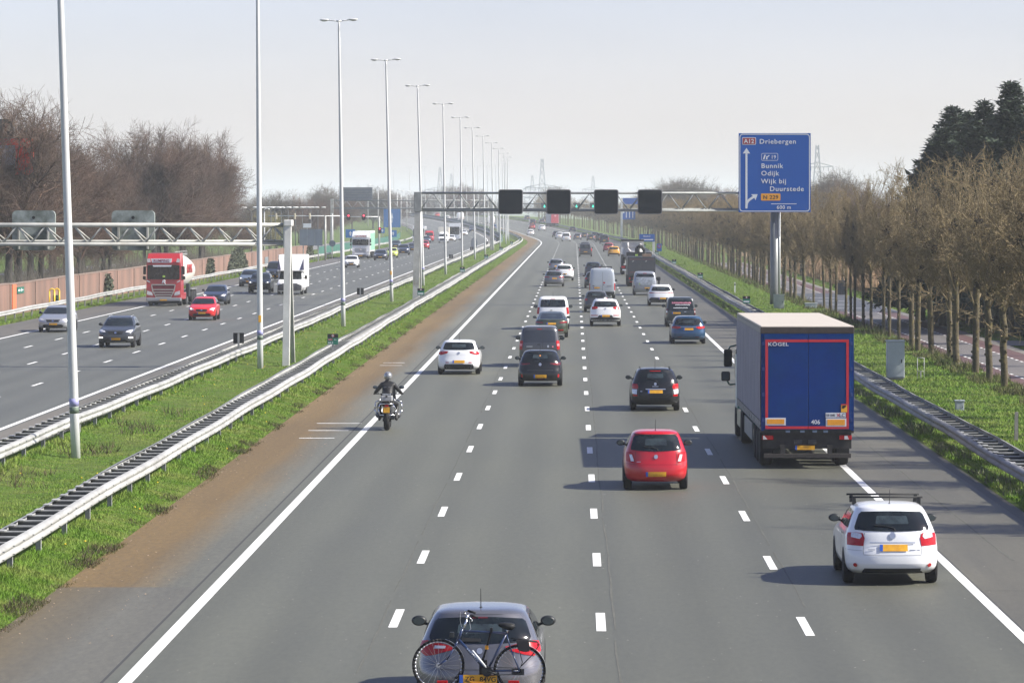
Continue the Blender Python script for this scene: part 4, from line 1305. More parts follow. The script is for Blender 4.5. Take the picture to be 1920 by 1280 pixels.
def big_tree(seed, H=16.0, rad=5.2):
    rg = np.random.RandomState(seed)
    out = [[], [], [], []]; trunk = []
    q = np.array([0, 0, -.3]); r = .42
    zs = np.linspace(-.3, 5.0, 6)
    for a, b in zip(zs, zs[1:]):
        q2 = np.array([rg.normal() * .06 + q[0], rg.normal() * .06 + q[1], b]); rb = r * .94
        trunk.append((*q, *q2, r, rb)); q, r = q2, rb
    spec = dict(wob=[.08, .10, .12, .14, .16], up=[.10, .07, .05, .03], taper=.82, rmin=.0125, kids=[3, 3, 3, 3], maxd=4, ang=[30, 34, 38, 42], len=[.66, .62, .60, .6], rk=.56)
    n = 5
    for k in range(n):
        a = 2 * pi * k / n + rg.normal() * .3
        el = radians(50 + 25 * rg.rand())
        grow(rg, q - np.array([0, 0, 1.2 * rg.rand()]), (cos(a) * cos(el), sin(a) * cos(el), sin(el)), 6.2 + 1.8 * rg.rand(), .20, 0, spec, out)
    for k in range(4):
        a = 2 * pi * rg.rand(); el = radians(10 + 25 * rg.rand())
        grow(rg, (0, 0, 4.6 + 1.6 * rg.rand()), (cos(a) * cos(el), sin(a) * cos(el), sin(el)), 4.6 + rg.rand(), .11, 1, spec, out)
    tv, tf = tubes(trunk, 10)
    bv, bf = tubes(out[0] + out[1], 5); cv, cf = tubes(out[2] + out[3], 3)
    V = np.concatenate([bv, cv]); F = np.concatenate([bf, cf + len(bv)])
    s = H / V[:, 2].max()
    V = V * s; tv = tv * s
    return np_mesh("trunk", tv, tf, True), np_mesh("crown", V, F)

M['bark_d'] = mat("bark_dark", (0.0480, 0.0448, 0.0400), 0.95, var=.35, scale=6, world_space=True)
M['twig_b'] = mat("twigs_brown", (0.0905, 0.0632, 0.0461), 0.9, col2=(0.1416, 0.0856, 0.0592), mix_scale=.35, mix_lo=.42, mix_hi=.62, var=.2, scale=2, world_space=True)
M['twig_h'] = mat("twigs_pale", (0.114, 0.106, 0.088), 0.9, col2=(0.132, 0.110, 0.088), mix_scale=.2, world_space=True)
M['willow'] = mat("twigs_willow", (0.24, 0.22, 0.10), 0.9, var=.25, scale=1, world_space=True)
def left_wood():
    protos = []
    for s in range(4):
        t, c = big_tree(200 + s)
        t.materials.append(M['bark_d']); c.materials.append(M['twig_b'])
        protos.append((t, c))
    rg = random.Random(21)
    front = [-140, 10, 45, 70, 95, 140, 165, 185, 205, 305, 319, 333, 350, 365, 379, 393]
    for i, px in enumerate(front):
        y = 43.2 * FP / (1077 - px) + rg.uniform(-2, 2)
        X = -43.2 + rg.uniform(-.8, .8)
        h = 1.02 if px < 110 else (.84 if px < 280 else 1.03)
        h *= rg.uniform(.95, 1.05)
        t, c = protos[i % 4]
        r = thing("bare_tree", "large bare brown tree in the front line just behind the pink barrier", "tree", (X, y, -.05), rg.uniform(0, 6.3), "bare trees behind the pink barrier")
        r.scale = (h * .92, h * .92, h)
        link_mesh("trunk", t, None, r); link_mesh("crown", c, None, r)
    for i in range(16):
        y = 300 + i * 11.5 + rg.uniform(-3, 3)
        X = -51 + rg.uniform(-3, 3)
        h = rg.uniform(.72, .92)
        t, c = protos[(i + 1) % 4]
        r = thing("bare_tree", "large bare brown tree deeper in the wood behind the pink barrier", "tree", (X, y, -.05), rg.uniform(0, 6.3), "bare trees deeper in the wood")
        r.scale = (h, h, h)
        link_mesh("trunk", t, None, r); link_mesh("crown", c, None, r)
    # bare undergrowth between the trunks: one tangled mass
    rs = np.random.RandomState(4)
    n = 9000
    y = 255 + rs.rand(n) * 225; X = -48 + rs.rand(n) * 8.2
    p0 = np.stack([X, y, np.zeros(n)], 1); d = rs.normal(size=(n, 3)) * np.array([.6, .6, .5]) + np.array([0, 0, 1.5])
    p1 = p0 + d * (.6 + .9 * rs.rand(n, 1))
    V, F = tubes(np.concatenate([p0, p1, np.full((n, 1), .016), np.full((n, 1), .01)], 1), 3)
    o = link_mesh("undergrowth", np_mesh("undergrowth", V, F), M['twig_h']); o["kind"] = "stuff"
    # scattered hazy trees beyond
    small = big_tree(300, 12.0)
    pale = [(np.array(0), )]
    def variant(c, material):
        c2 = c.copy(); c2.materials.clear(); c2.materials.append(material); return c2
    hz_c = variant(protos[1][1], M['twig_h']); hz_c2 = variant(protos[2][1], M['twig_b']); wl = variant(protos[3][1], M['willow'])
    spots = [(470, 372, 620, hz_c, 'h'), (520, 352, 700, hz_c, 'h'), (540, 350, 720, hz_c2, 'h'), (505, 380, 600, wl, 'w'), (470, 400, 560, wl, 'w'), (455, 405, 540, hz_c2, 'h'), (612, 340, 900, hz_c, 'h'), (640, 345, 950, hz_c2, 'h'),
             (585, 366, 800, hz_c2, 'h'), (600, 362, 820, hz_c2, 'h'), (560, 380, 820, hz_c, 'h'), (700, 342, 1150, hz_c, 'h'), (720, 346, 1150, hz_c, 'h'), (745, 352, 1300, hz_c2, 'h'), (660, 350, 1100, hz_c2, 'h'), (620, 375, 860, hz_c2, 'h'),
             (850, 341, 1500, hz_c, 'h'), (865, 338, 1480, hz_c2, 'h'), (880, 342, 1500, hz_c, 'h'), (896, 347, 1550, hz_c2, 'h'), (780, 356, 1600, hz_c, 'h'), (800, 352, 1600, hz_c, 'h'), (1030, 343, 1800, hz_c, 'h'), (1048, 345, 1800, hz_c, 'h'),
             (1205, 348, 1250, hz_c, 'h'), (1222, 345, 1200, hz_c2, 'h'), (1262, 330, 880, hz_c, 'h'), (1280, 326, 860, hz_c, 'h'), (1297, 325, 840, hz_c, 'h'), (1314, 328, 830, hz_c, 'h'), (1335, 340, 800, hz_c, 'h'), (1360, 342, 780, hz_c2, 'h'),
             (1556, 307, 620, hz_c, 'h'), (1572, 318, 640, hz_c, 'h'), (1590, 330, 600, hz_c2, 'h'), (1618, 338, 560, hz_c2, 'h'), (1655, 330, 420, hz_c2, 'h'), (1540, 330, 700, hz_c, 'h'), (1370, 346, 700, hz_c2, 'h'), (1250, 345, 950, hz_c2, 'h')]
    for i, (px, pt, y, c, kd) in enumerate(spots):
        gz = 0.0
        h = (Hof(pt, y) - gz) / 16.0
        r = thing("hazy_tree" if kd == 'h' else "willow_tree", "pale hazy bare tree standing far off beyond the road" if kd == 'h' else "yellowish budding willow just beyond the end of the brown wood", "tree", (Xof(px, y), y, gz - .05), rg.uniform(0, 6.3), "hazy bare trees far off" if kd == 'h' else "budding willows by the slip road")
        r.scale = (h * .95, h * .95, h)
        link_mesh("trunk", protos[0][0], None, r); link_mesh("crown", c, None, r)
    # distant woods that read as one mass each
    low = [protos[k][1] for k in (0, 2)]
    arr = []
    for me in low:
        v = np.empty(len(me.vertices) * 3, np.float32); me.vertices.foreach_get("co", v); v = v.reshape(-1, 3)
        f = np.array([tuple(p.vertices) for p in me.polygons], np.int32)
        keep = np.random.RandomState(1).rand(len(f)) < .16
        f = f[keep]; used, inv = np.unique(f, return_inverse=True)
        arr.append((v[used], inv.reshape(f.shape)))
    def wood(x0, x1, y0, y1, n, h0, h1, seed, material):
        rs = np.random.RandomState(seed); Vs, Fs, off = [], [], 0
        for i in range(n):
            v, f = arr[rs.randint(2)]
            s = (h0 + (h1 - h0) * rs.rand()) / 16.0; a = rs.rand() * 6.28
            ca, sa = cos(a), sin(a)
            # far twigs are thickened so that the mass keeps its density
            w = np.stack([(v[:, 0] * ca - v[:, 1] * sa) * s * 1.25, (v[:, 0] * sa + v[:, 1] * ca) * s * 1.25, v[:, 2] * s], 1)
            w += np.array([x0 + (x1 - x0) * rs.rand(), y0 + (y1 - y0) * rs.rand(), -.1])
            Vs.append(w); Fs.append(f + off); off += len(w)
        o = link_mesh("distant_woods", np_mesh("distant_woods", np.concatenate(Vs), np.concatenate(Fs)), material); o["kind"] = "stuff"
    wood(-460, -75, 1300, 1900, 70, 10, 16, 1, M['twig_h'])
    wood(-330, 60, 2500, 3000, 80, 12, 19, 2, M['twig_h'])
    wood(30, 420, 1500, 2300, 90, 10, 16, 3, M['twig_h'])
    wood(28, 110, 420, 900, 55, 7, 10, 4, M['twig_b'])
    wood(-160, -64, 500, 900, 45, 6, 10, 5, M['twig_b'])
left_wood()

# conifers behind the row --------------------------------------------------------
M['needle'] = mat("conifer_needles", (0.016, 0.030, 0.022), 0.85, col2=(0.040, 0.062, 0.030), mix_scale=1.6, mix_lo=.42, mix_hi=.66, world_space=True)
def conifer_mesh(seed, H, rad):
    rg = np.random.RandomState(seed)
    br, leaves = [], []
    z = H * .12
    while z < H - .15:
        t = (z / H)
        L = rad * (1 - t) ** .92 * (.70 + .5 * rg.rand()) + .12
        nb = 6 if t < .85 else 4
        a0 = rg.rand() * 6.28
        for k in range(nb):
            a = a0 + 2 * pi * k / nb + rg.normal() * .25
            Lk = L * (.65 + .5 * rg.rand())
            d = np.array([cos(a), sin(a), -.12 + .35 * t + rg.normal() * .08])
            p0 = np.array([0, 0, z]); p1 = p0 + d * Lk; p1[2] += .10 * Lk
            br.append((*p0, *p1, .035, .012))
            n = int(34 + 52 * Lk)
            u = rg.rand(n) ** .7
            c = p0 + (p1 - p0) * u[:, None] + rg.normal(size=(n, 3)) * np.array([.15, .15, .12]) * (.6 + .6 * Lk / rad) + np.array([0, 0, -.05])
            out = np.tile(d, (n, 1)) + rg.normal(size=(n, 3)) * .6
            out /= np.linalg.norm(out, axis=1, keepdims=True)
            s = (.19 + .18 * rg.rand(n))[:, None] * min(1.0, .42 + 1.6 * (1 - t))
            w = np.cross(out, rg.normal(size=(n, 3))); w /= np.linalg.norm(w, axis=1, keepdims=True)
            leaves.append(np.stack([c - w * s * .34, c + w * s * .34, c + out * s * 1.5], 1).reshape(-1, 3))
        z += .21 + .13 * rg.rand()
    V = np.concatenate(leaves); F = np.arange(len(V)).reshape(-1, 3)
    tr = [(0, 0, -.3, 0, 0, H * .5, .26, .15), (0, 0, H * .5, 0, 0, H, .15, .02)]
    tv, tf = tubes(np.array(tr + br), 6)
    return np_mesh("trunk", tv, tf), np_mesh("crown", V, F)
def conifers():
    protos = []
    for k in range(3):
        t, c = conifer_mesh(400 + k, 14.0, 3.1); t.materials.append(M['bark_d']); c.materials.append(M['needle']); protos.append((t, c))
    rg = random.Random(5)
    for i, (px, pt, y, w, lab) in enumerate(((1895, 150, 232, 1.49, "tallest dark green conifer behind the bare row"), (1846, 184, 236, 1.37, "dark green conifer second in height, beside the tallest conifer"), (1786, 197, 240, 1.62, "broad dark green conifer sloping down towards the road sign"),
                                        (1818, 206, 244, 1.23, "narrow dark green conifer top squeezed between two broader conifers"), (1752, 255, 246, 1.56, "lower dark conifer at the lower end of the evergreen group"), (1728, 300, 250, 1.37, "shortest dark conifer at the outer end of the evergreen group"),
                                        (1935, 215, 225, 1.56, "dark conifer half cut off by the picture's edge"), (1770, 235, 238, 1.56, "dark conifer tucked in front of the broad sloping conifer"))):
        h = (Hof(pt, y) + .05) / 14.0
        t, c = protos[i % 3]
        r = thing("conifer", lab, "tree", (Xof(px, y), y, -.05), rg.uniform(0, 6.3), "dark conifers behind the row")
        r.scale = (h * w, h * w, h)
        link_mesh("trunk", t, None, r); link_mesh("crown", c, None, r)
conifers()

def leaf_mass(name, boxes, n, size, seed, material, kind=None, label=None, cat=None, shell=True):
    """Small leaf faces near the outside of rounded boxes."""
    rg = np.random.RandomState(seed); Vs = []
    for (x0, x1, y0, y1, z0, z1) in boxes:
        m = int(n / len(boxes))
        u = rg.rand(m, 3)
        c = np.array([x0, y0, z0]) + u * np.array([x1 - x0, y1 - y0, z1 - z0])
        c += rg.normal(size=c.shape) * .12
        a = rg.normal(size=(m, 3)); a /= np.linalg.norm(a, axis=1, keepdims=True)
        b = np.cross(a, rg.normal(size=(m, 3))); b /= np.linalg.norm(b, axis=1, keepdims=True)
        s = size * (.6 + .8 * rg.rand(m, 1))
        Vs.append(np.stack([c - a * s, c + b * s, c + a * s, c - b * s], 1).reshape(-1, 3))
    V = np.concatenate(Vs); F = np.arange(len(V)).reshape(-1, 4)
    o = link_mesh(name, np_mesh(name, V, F), material)
    tag(o, label, cat, None, kind)
    return o
M['hedge'] = mat("hedge_dark", (0.016, 0.022, 0.016), 0.9, col2=(0.030, 0.040, 0.024), mix_scale=1.2, world_space=True)
leaf_mass("hedge", [(25.2, 26.6, 196, 262, 0, 2.3)], 16000, .14, 8, M['hedge'], None, "dark clipped evergreen hedge in shade behind the side road", "hedge")
def right_bits():
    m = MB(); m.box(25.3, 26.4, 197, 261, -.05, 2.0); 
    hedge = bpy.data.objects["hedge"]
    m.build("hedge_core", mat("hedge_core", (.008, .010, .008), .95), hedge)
    r = thing("garden_shed", "teal green shed wall glimpsed between the trunks behind the hedge", "shed", (26.0, 268, 0))
    m = MB(); m.box(-1.2, 1.2, 0, 3, -.05, 2.6); m.build("wall", mat("shed_teal", (.02, .10, .09), .7, var=.2, scale=2), r)
    m = MB(); m.hexa([(-1.4, -.2, 2.61), (1.4, -.2, 2.61), (1.4, 3.2, 2.61), (-1.4, 3.2, 2.61), (-1.4, 1.3, 3.3), (1.4, 1.3, 3.3), (1.4, 1.7, 3.3), (-1.4, 1.7, 3.3)]); m.build("roof", M['black'], r)
    # reed bank
    o = ribbon("reed_field", 25.5, 60, 300, 640, .05, M['reed'])
    rs = np.random.RandomState(6); n = 26000
    y = 285 + rs.rand(n) ** 1.2 * 240; X = 24.8 + rs.rand(n) ** 1.5 * 9
    h = .9 + .9 * rs.rand(n)
    w = .03 + .03 * rs.rand(n); a = rs.rand(n) * 3.14
    lean = rs.normal(size=(n, 2)) * .18
    b0 = np.stack([X - np.cos(a) * w, y - np.sin(a) * w, np.zeros(n)], 1); b1 = np.stack([X + np.cos(a) * w, y + np.sin(a) * w, np.zeros(n)], 1)
    tp = np.stack([X + lean[:, 0], y + lean[:, 1], h], 1)
    V = np.stack([b0, b1, tp], 1).reshape(-1, 3)
    o = link_mesh("reeds", np_mesh("reeds", V, np.arange(3 * n).reshape(-1, 3)), M['reed']); o["kind"] = "stuff"
    for px, lab in ((1581, "dark waste bin on the grass strip beyond the side road, further from the road sign"), (1573, "dark waste bin on the grass strip beyond the side road, closer to the road sign")):
        y = 325.0
        r = thing("waste_bin", lab, "bin", (Xof(px, y), y, 0))
        m = MB(); m.hexa([(-.16, -.16, -.05), (.16, -.16, -.05), (.16, .16, -.05), (-.16, .16, -.05), (-.2, -.2, 1.1), (.2, -.2, 1.1), (.2, .2, 1.1), (-.2, .2, 1.1)]); m.build("body", mat("bin_dark", (.02, .025, .035), .6), r)
        m = MB(); m.box(-.22, .22, -.22, .22, 1.11, 1.2, .03); m.build("lid", mat("bin_dark", (.02, .025, .035)), r)
right_bits()

# grass -----------------------------------------------------------------------------
M['blade'] = mat("grass_blades", (0.122, 0.225, 0.024), 0.8, col2=(0.215, 0.258, 0.062), mix_scale=.7, mix_lo=.42, mix_hi=.66, var=.30, scale=5, world_space=True, spec=.2)
M['blade_dry'] = mat("grass_blades_dry", (0.110, 0.106, 0.044), 0.85, col2=(0.075, 0.092, 0.026), mix_scale=1.5, var=.3, scale=6, world_space=True, spec=.2)
M['weed'] = mat("weeds_brown", (0.079, 0.051, 0.030), 0.9, col2=(0.062, 0.066, 0.031), mix_scale=2.0, var=.3, scale=5, world_space=True)
M['weed_pale'] = mat("weeds_grey_green", (0.140, 0.155, 0.085), 0.9, col2=(0.075, 0.095, 0.035), mix_scale=3.0, world_space=True)
def blades(name, X0, X1, y0, y1, n, hmin, hmax, seed, material, power=2.0, clump=None, wscale=1.0, base=.09):
    """Grass blades: dense near the camera, thinner and larger farther away."""
    rs = np.random.RandomState(seed)
    # density falls with distance: y = inverse of pdf ~ y^-power
    u = rs.rand(n)
    if power == 1.0:
        y = y0 * (y1 / y0) ** u
    else:
        k = 1 - power
        y = (y0 ** k + u * (y1 ** k - y0 ** k)) ** (1 / k)
    X = X0 + (X1 - X0) * rs.rand(n)
    if clump is not None:
        f = np.sin(X * 2.1 + np.sin(y * .7) * 2) + np.sin(y * .53 + X) + np.sin(y * 1.7 + 2 * np.sin(X * 3)) * .7
        keep = f > clump
        X, y = X[keep], y[keep]; n = len(X)
    far = (y / 80.0) ** .6
    h = (hmin + (hmax - hmin) * rs.rand(n) ** 1.7) * (.75 + .35 * np.sin(X * 1.3 + y * .21) * np.sin(y * .37)) * (1 + .10 * (far - 1))
    w = (.006 + .010 * rs.rand(n)) * far * wscale
    a = rs.rand(n) * pi
    ln = rs.normal(size=(n, 2)) * .45 * h[:, None]
    zb = np.interp(X, [q[0] for q in BANK], [q[1] for q in BANK]) if base == 'bank' else np.full(n, base)
    z = zb + np.array([rise(float(q)) for q in y]); sx = np.array([shx(float(q)) for q in y])
    b0 = np.stack([X + sx - np.cos(a) * w, y - np.sin(a) * w, z - .02], 1); b1 = np.stack([X + sx + np.cos(a) * w, y + np.sin(a) * w, z - .02], 1)
    tp = np.stack([X + sx + ln[:, 0], y + ln[:, 1], z + h], 1)
    V = np.stack([b0, b1, tp], 1).reshape(-1, 3)
    o = link_mesh(name, np_mesh(name, V, np.arange(3 * n).reshape(-1, 3)), material); o["kind"] = "stuff"
blades("grass", -15.5, -11.45, 72, 900, 230000, .02, .07, 1, M['blade'], 1.8, base='bank')
blades("grass", -10.9, -9.95, 64, 900, 110000, .025, .08, 2, M['blade'], 1.8, base='bank')
blades("grass", -10.1, -9.55, 64, 700, 30000, .03, .10, 3, M['blade_dry'], 1.8, clump=-.1, base='bank')
blades("grass", -10.35, -9.72, 64, 900, 60000, .02, .075, 31, M['blade'], 1.8, base='bank')
blades("grass", -11.5, -10.6, 64, 500, 60000, .05, .20, 32, M['blade'], 1.8, base='bank')
blades("grass", -16.0, -15.1, 84, 500, 40000, .05, .20, 33, M['blade'], 1.8, base='bank')
blades("weeds", -10.15, -9.6, 64, 500, 20000, .04, .16, 4, M['weed'], 1.7, clump=.5, wscale=1.2, base='bank')
blades("weeds", -15.6, -13.2, 98, 135, 2600, .15, .55, 5, M['weed'], 1.7, clump=.9, wscale=1.0)
blades("grass", 10.62, 17.9, 66, 900, 240000, .03, .10, 6, M['blade'], 1.9)
blades("grass", 10.6, 11.3, 62, 700, 30000, .05, .20, 7, M['blade'], 1.7, clump=-.3)
blades("weeds", 10.6, 11.25, 62, 600, 15000, .10, .42, 8, M['weed_pale'], 1.6, clump=.35, wscale=1.7)
blades("grass", 16.3, 17.9, 120, 700, 30000, .15, .5, 9, M['blade_dry'], 1.7, clump=.1)
blades("grass", -36.4, -35.15, 195, 900, 30000, .08, .28, 10, M['blade'], 1.6, base=-.06)
blades("weeds", -35.6, -35.1, 195, 700, 9000, .08, .3, 11, M['blade_dry'], 1.6, clump=.2, base=-.06)
blades("grass", -16.5, -16.15, 85, 600, 9000, .03, .12, 12, M['blade_dry'], 1.7, clump=.2)
blades("grass", 22.8, 26, 150, 420, 30000, .05, .14, 13, M['blade'], 1.7, base=-.06)
def dandelions():
    rs = random.Random(9)
    pts = []
    for k in range(46):
        y = rs.uniform(80, 240)
        X = rs.choice((rs.uniform(-15.6, -12), rs.uniform(-10.7, -9.9), rs.uniform(-15.6, -12)))
        pts.append((X, y))
    m = MB()
    for X, y in pts:
        m.ball((X, y, .22), .026, .026, .016, 6, 4)
    o = m.build("dandelion_flowers", mat("dandelion_yellow", (.75, .52, .02), .7)); o["kind"] = "stuff"
    # litter and leaf scraps along the verge edge
    m = MB()
    for k in range(1500):
        y = 64 * (400 / 64) ** rs.random(); X = -9.62 + rs.gauss(0, .16) if rs.random() < .7 else rs.uniform(-9.6, -7.3)
        s = rs.uniform(.006, .03) * (y / 90) ** .4; a = rs.random() * 3
        m.quad((X - s * cos(a), y - s * sin(a) * 2, .006), (X + s * sin(a), y - s, .012), (X + s * cos(a), y + s * sin(a) * 2, .016), (X - s * sin(a), y + s, .008))
    o = m.build("leaf_litter", mat("litter_tan", (.42, .32, .22), .9, var=.4, scale=9)); o["kind"] = "stuff"
dandelions()
# ------------------------------------------------------------------ cars: body as a stack of rounded plan outlines, details laid on its surface
PROFILES = {
 # z, half-width fraction, rear set-back, front set-back
 'hatch': (1.48, 4.1, .55, 2.8, [(.22, .86, .16, .20), (.30, .95, .05, .06), (.42, .99, .00, .01), (.58, 1.0, .01, .00), (.70, 1.0, .05, .04), (.78, .99, .075, .14), (.86, .985, .09, .42), (.93, .97, .105, .80), (.985, .945, .12, 1.05), (1.04, .92, .14, 1.16), (1.20, .85, .25, 1.48), (1.34, .775, .37, 1.80), (1.41, .72, .41, 2.00), (1.45, .64, .45, 2.2), (1.475, .50, .62, 2.4), (1.48, .30, .95, 2.6)]),
 'estate': (1.48, 4.6, .55, 2.8, [(.22, .86, .16, .20), (.30, .95, .05, .06), (.42, .99, .00, .01), (.58, 1.0, .00, .00), (.70, 1.0, .03, .05), (.78, .99, .05, .16), (.86, .985, .06, .50), (.93, .97, .075, .95), (.985, .945, .09, 1.22), (1.04, .92, .11, 1.35), (1.20, .85, .20, 1.68), (1.34, .775, .30, 2.0), (1.41, .72, .34, 2.2), (1.45, .64, .38, 2.4), (1.475, .50, .52, 2.6), (1.48, .30, .9, 2.8)]),
 'suv': (1.65, 4.45, .55, 2.8, [(.26, .86, .14, .16), (.36, .96, .03, .04), (.55, 1, 0, 0), (.75, 1, .02, .01), (.88, .995, .05, .06), (.97, .985, .07, .30), (1.04, .97, .08, .75), (1.10, .95, .10, 1.1), (1.16, .925, .13, 1.25), (1.35, .85, .25, 1.6), (1.50, .785, .36, 1.9), (1.58, .73, .40, 2.1), (1.62, .64, .45, 2.3), (1.645, .5, .6, 2.5), (1.65, .3, .95, 2.7)]),
 'sport': (1.39, 4.73, .6, 2.7, [(.20, .86, .16, .2), (.30, .96, .04, .05), (.45, 1, .0, .0), (.62, 1, .0, .02), (.76, .99, .03, .10), (.86, .975, .05, .45), (.93, .955, .07, 1.0), (.975, .93, .12, 1.25), (1.01, .90, .42, 1.4), (1.15, .82, .95, 1.7), (1.27, .745, 1.35, 2.0), (1.33, .69, 1.6, 2.2), (1.37, .60, 1.85, 2.4), (1.385, .48, 2.1, 2.55), (1.39, .3, 2.3, 2.7)]),
 'van': (1.82, 4.4, .28, 3.6, [(.24, .88, .10, .14), (.35, .96, .03, .03), (.60, 1, .0, .0), (.85, 1, .0, .03), (.97, .995, .01, .25), (1.06, .985, .02, .7), (1.13, .97, .03, .95), (1.3, .945, .06, 1.2), (1.5, .91, .10, 1.5), (1.65, .87, .13, 1.75), (1.74, .82, .17, 1.95), (1.79, .74, .24, 2.1), (1.815, .6, .4, 2.3), (1.82, .4, .7, 2.5)]),
 'bigvan': (2.45, 5.5, .25, 4.0, [(.28, .9, .08, .1), (.4, .97, .03, .02), (.7, 1, 0, 0), (1.0, 1, .0, .05), (1.15, .995, .0, .4), (1.3, .985, .01, .75), (1.6, .965, .02, 1.1), (1.9, .94, .04, 1.5), (2.15, .90, .06, 1.85), (2.3, .86, .09, 2.1), (2.4, .78, .14, 2.3), (2.44, .64, .3, 2.5), (2.45, .45, .6, 2.7)]),
}
def pchip(xs, ysv, x):
    xs, ysv = np.array(xs, float), np.array(ysv, float)
    h = np.diff(xs); d = np.diff(ysv) / h
    m = np.zeros(len(xs)); m[0], m[-1] = d[0], d[-1]
    for i in range(1, len(xs) - 1):
        if d[i - 1] * d[i] > 0:
            w1, w2 = 2 * h[i] + h[i - 1], h[i] + 2 * h[i - 1]
            m[i] = (w1 + w2) / (w1 / d[i - 1] + w2 / d[i])
    x = np.clip(x, xs[0], xs[-1])
    i = np.clip(np.searchsorted(xs, x) - 1, 0, len(h) - 1)
    t = (x - xs[i]) / h[i]
    return ysv[i] * (1 + 2 * t) * (1 - t) ** 2 + m[i] * h[i] * t * (1 - t) ** 2 + ysv[i + 1] * t * t * (3 - 2 * t) + m[i + 1] * h[i] * t * t * (t - 1)

class Shell:
    def __init__(s, kind, L, W, H):
        Hn, Ln, s.d, s.n, rows = PROFILES[kind]
        s.kind, s.L, s.W, s.H = kind, L, W, H
        kz, ky = H / Hn, L / Ln
        s.kz = kz
        s.z = [r[0] * kz if r[0] > .5 else r[0] + (kz - 1) * r[0] for r in rows]
        s.wf = [r[1] * W / 2 for r in rows]; s.yr = [r[2] * ky for r in rows]; s.yf = [r[3] * ky for r in rows]
    def w(s, z): return float(pchip(s.z, s.wf, z))
    def rear(s, z): return -s.L / 2 + float(pchip(s.z, s.yr, z))
    def front(s, z): return s.L / 2 - float(pchip(s.z, s.yf, z))
    def pt(s, face, u, z):
        """Surface point. rear/front: u is the fraction of the half width; left/right: u is y."""
        if face in ('rear', 'front'):
            v = min(abs(u), .9995)
            b = s.d * (1 - (1 - v ** s.n) ** (1 / s.n))
            x = u * s.w(z)
            return Vector((x, s.rear(z) + b, z)) if face == 'rear' else Vector((x, s.front(z) - b, z))
        y = u
        t = 0.0
        if y < s.rear(z) + s.d: t = (s.rear(z) + s.d - y) / s.d
        elif y > s.front(z) - s.d: t = (y - s.front(z) + s.d) / s.d
        t = min(t, .999)
        x = s.w(z) * (1 - t ** s.n) ** (1 / s.n)
        return Vector((x if face == 'right' else -x, y, z))
    def off(s, face, u, z, o):
        p = s.pt(face, u, z)
        e = .01
        a = s.pt(face, u + e, z) - s.pt(face, u - e, z); b = s.pt(face, u, z + e) - s.pt(face, u, z - e)
        n = a.cross(b)
        if n.length < 1e-9: return p
        n.normalize()
        c = {'rear': Vector((0, -1, 0)), 'front': Vector((0, 1, 0)), 'left': Vector((-1, 0, 0)), 'right': Vector((1, 0, 0))}[face]
        if n.dot(c) < 0: n = -n
        return p + n * o
    def body(s):
        zs = sorted(set(list(np.linspace(s.z[0], s.z[-1] * .96, 20)) + s.z[-4:] + s.z[:3]))
        nq = 9
        th = np.linspace(-pi / 2, pi / 2, 2 * nq + 1)
        V = []
        for z in zs:
            w, yr, yf = s.w(z), s.rear(z), s.front(z)
            d = min(s.d, (yf - yr) * .45)
            su = np.sign(np.sin(th)) * np.abs(np.sin(th)) ** (2 / s.n); cu = np.cos(th).clip(0) ** (2 / s.n)
            ring = [(w * a, yr + d * (1 - b), z) for a, b in zip(su, cu)]
            for t in (.25, .5, .75): ring.append((w, yr + d + (yf - yr - 2 * d) * t, z))
            ring += [(w * a, yf - d * (1 - b), z) for a, b in zip(su[::-1], cu[::-1])]
            for t in (.75, .5, .25): ring.append((-w, yr + d + (yf - yr - 2 * d) * t, z))
            V.append(ring)
        n = len(V[0])
        bm = bmesh.new()
        vs = [[bm.verts.new(p) for p in ring] for ring in V]
        for A, B in zip(vs, vs[1:]):
            for i in range(n):
                f = bm.faces.new((A[i], A[(i + 1) % n], B[(i + 1) % n], B[i])); f.smooth = True
        f = bm.faces.new(vs[0][::-1]); f.material_index = 1
        f = bm.faces.new(vs[-1]); f.smooth = True
        me = bpy.data.meshes.new("body"); bm.to_mesh(me); bm.free()
        return me
    def patch(s, face, poly, o=.006, cell=.09):
        """Mesh of the polygon (u, z) laid on the surface."""
        sc = s.W / 2 if face in ('rear', 'front') else 1.0
        P2 = [(u * sc, z) for u, z in poly]
        pts, edges = [], []
        for (a, b), (c, d) in zip(P2, P2[1:] + P2[:1]):
            k = max(1, int(sqrt((c - a) ** 2 + (d - b) ** 2) / cell))
            for i in range(k): pts.append((a + (c - a) * i / k, b + (d - b) * i / k))
        m = len(pts); edges = [(i, (i + 1) % m) for i in range(m)]
        x0, x1 = min(p[0] for p in pts), max(p[0] for p in pts); z0, z1 = min(p[1] for p in pts), max(p[1] for p in pts)
        x = x0 + cell * .5
        while x < x1:
            z = z0 + cell * .5
            while z < z1:
                pts.append((x, z)); z += cell
            x += cell
        r = delaunay_2d_cdt([Vector(p) for p in pts], edges, [list(range(m))], 1, 1e-5)
        me = bpy.data.meshes.new("patch")
        me.from_pydata([s.off(face, v[0] / sc, v[1], o) for v in r[0]], [], [tuple(f) for f in r[2]])
        for p in me.polygons: p.use_smooth = True
        # faces look outward
        c = {'rear': Vector((0, -1, 0)), 'front': Vector((0, 1, 0)), 'left': Vector((-1, 0, 0)), 'right': Vector((1, 0, 0))}[face]
        if me.polygons and sum(p.normal.dot(c) for p in me.polygons) < 0:
            me.flip_normals()
        return me

def paint(name, col, metal=0.0, rough=.32):
    return mat("paint_" + name, col, rough, metal, coat=.7 if col and max(col) > .03 else .3, spec=.5 if col and max(col) > .03 else .3)
def mir(poly): return [(-u, z) for u, z in poly][::-1]

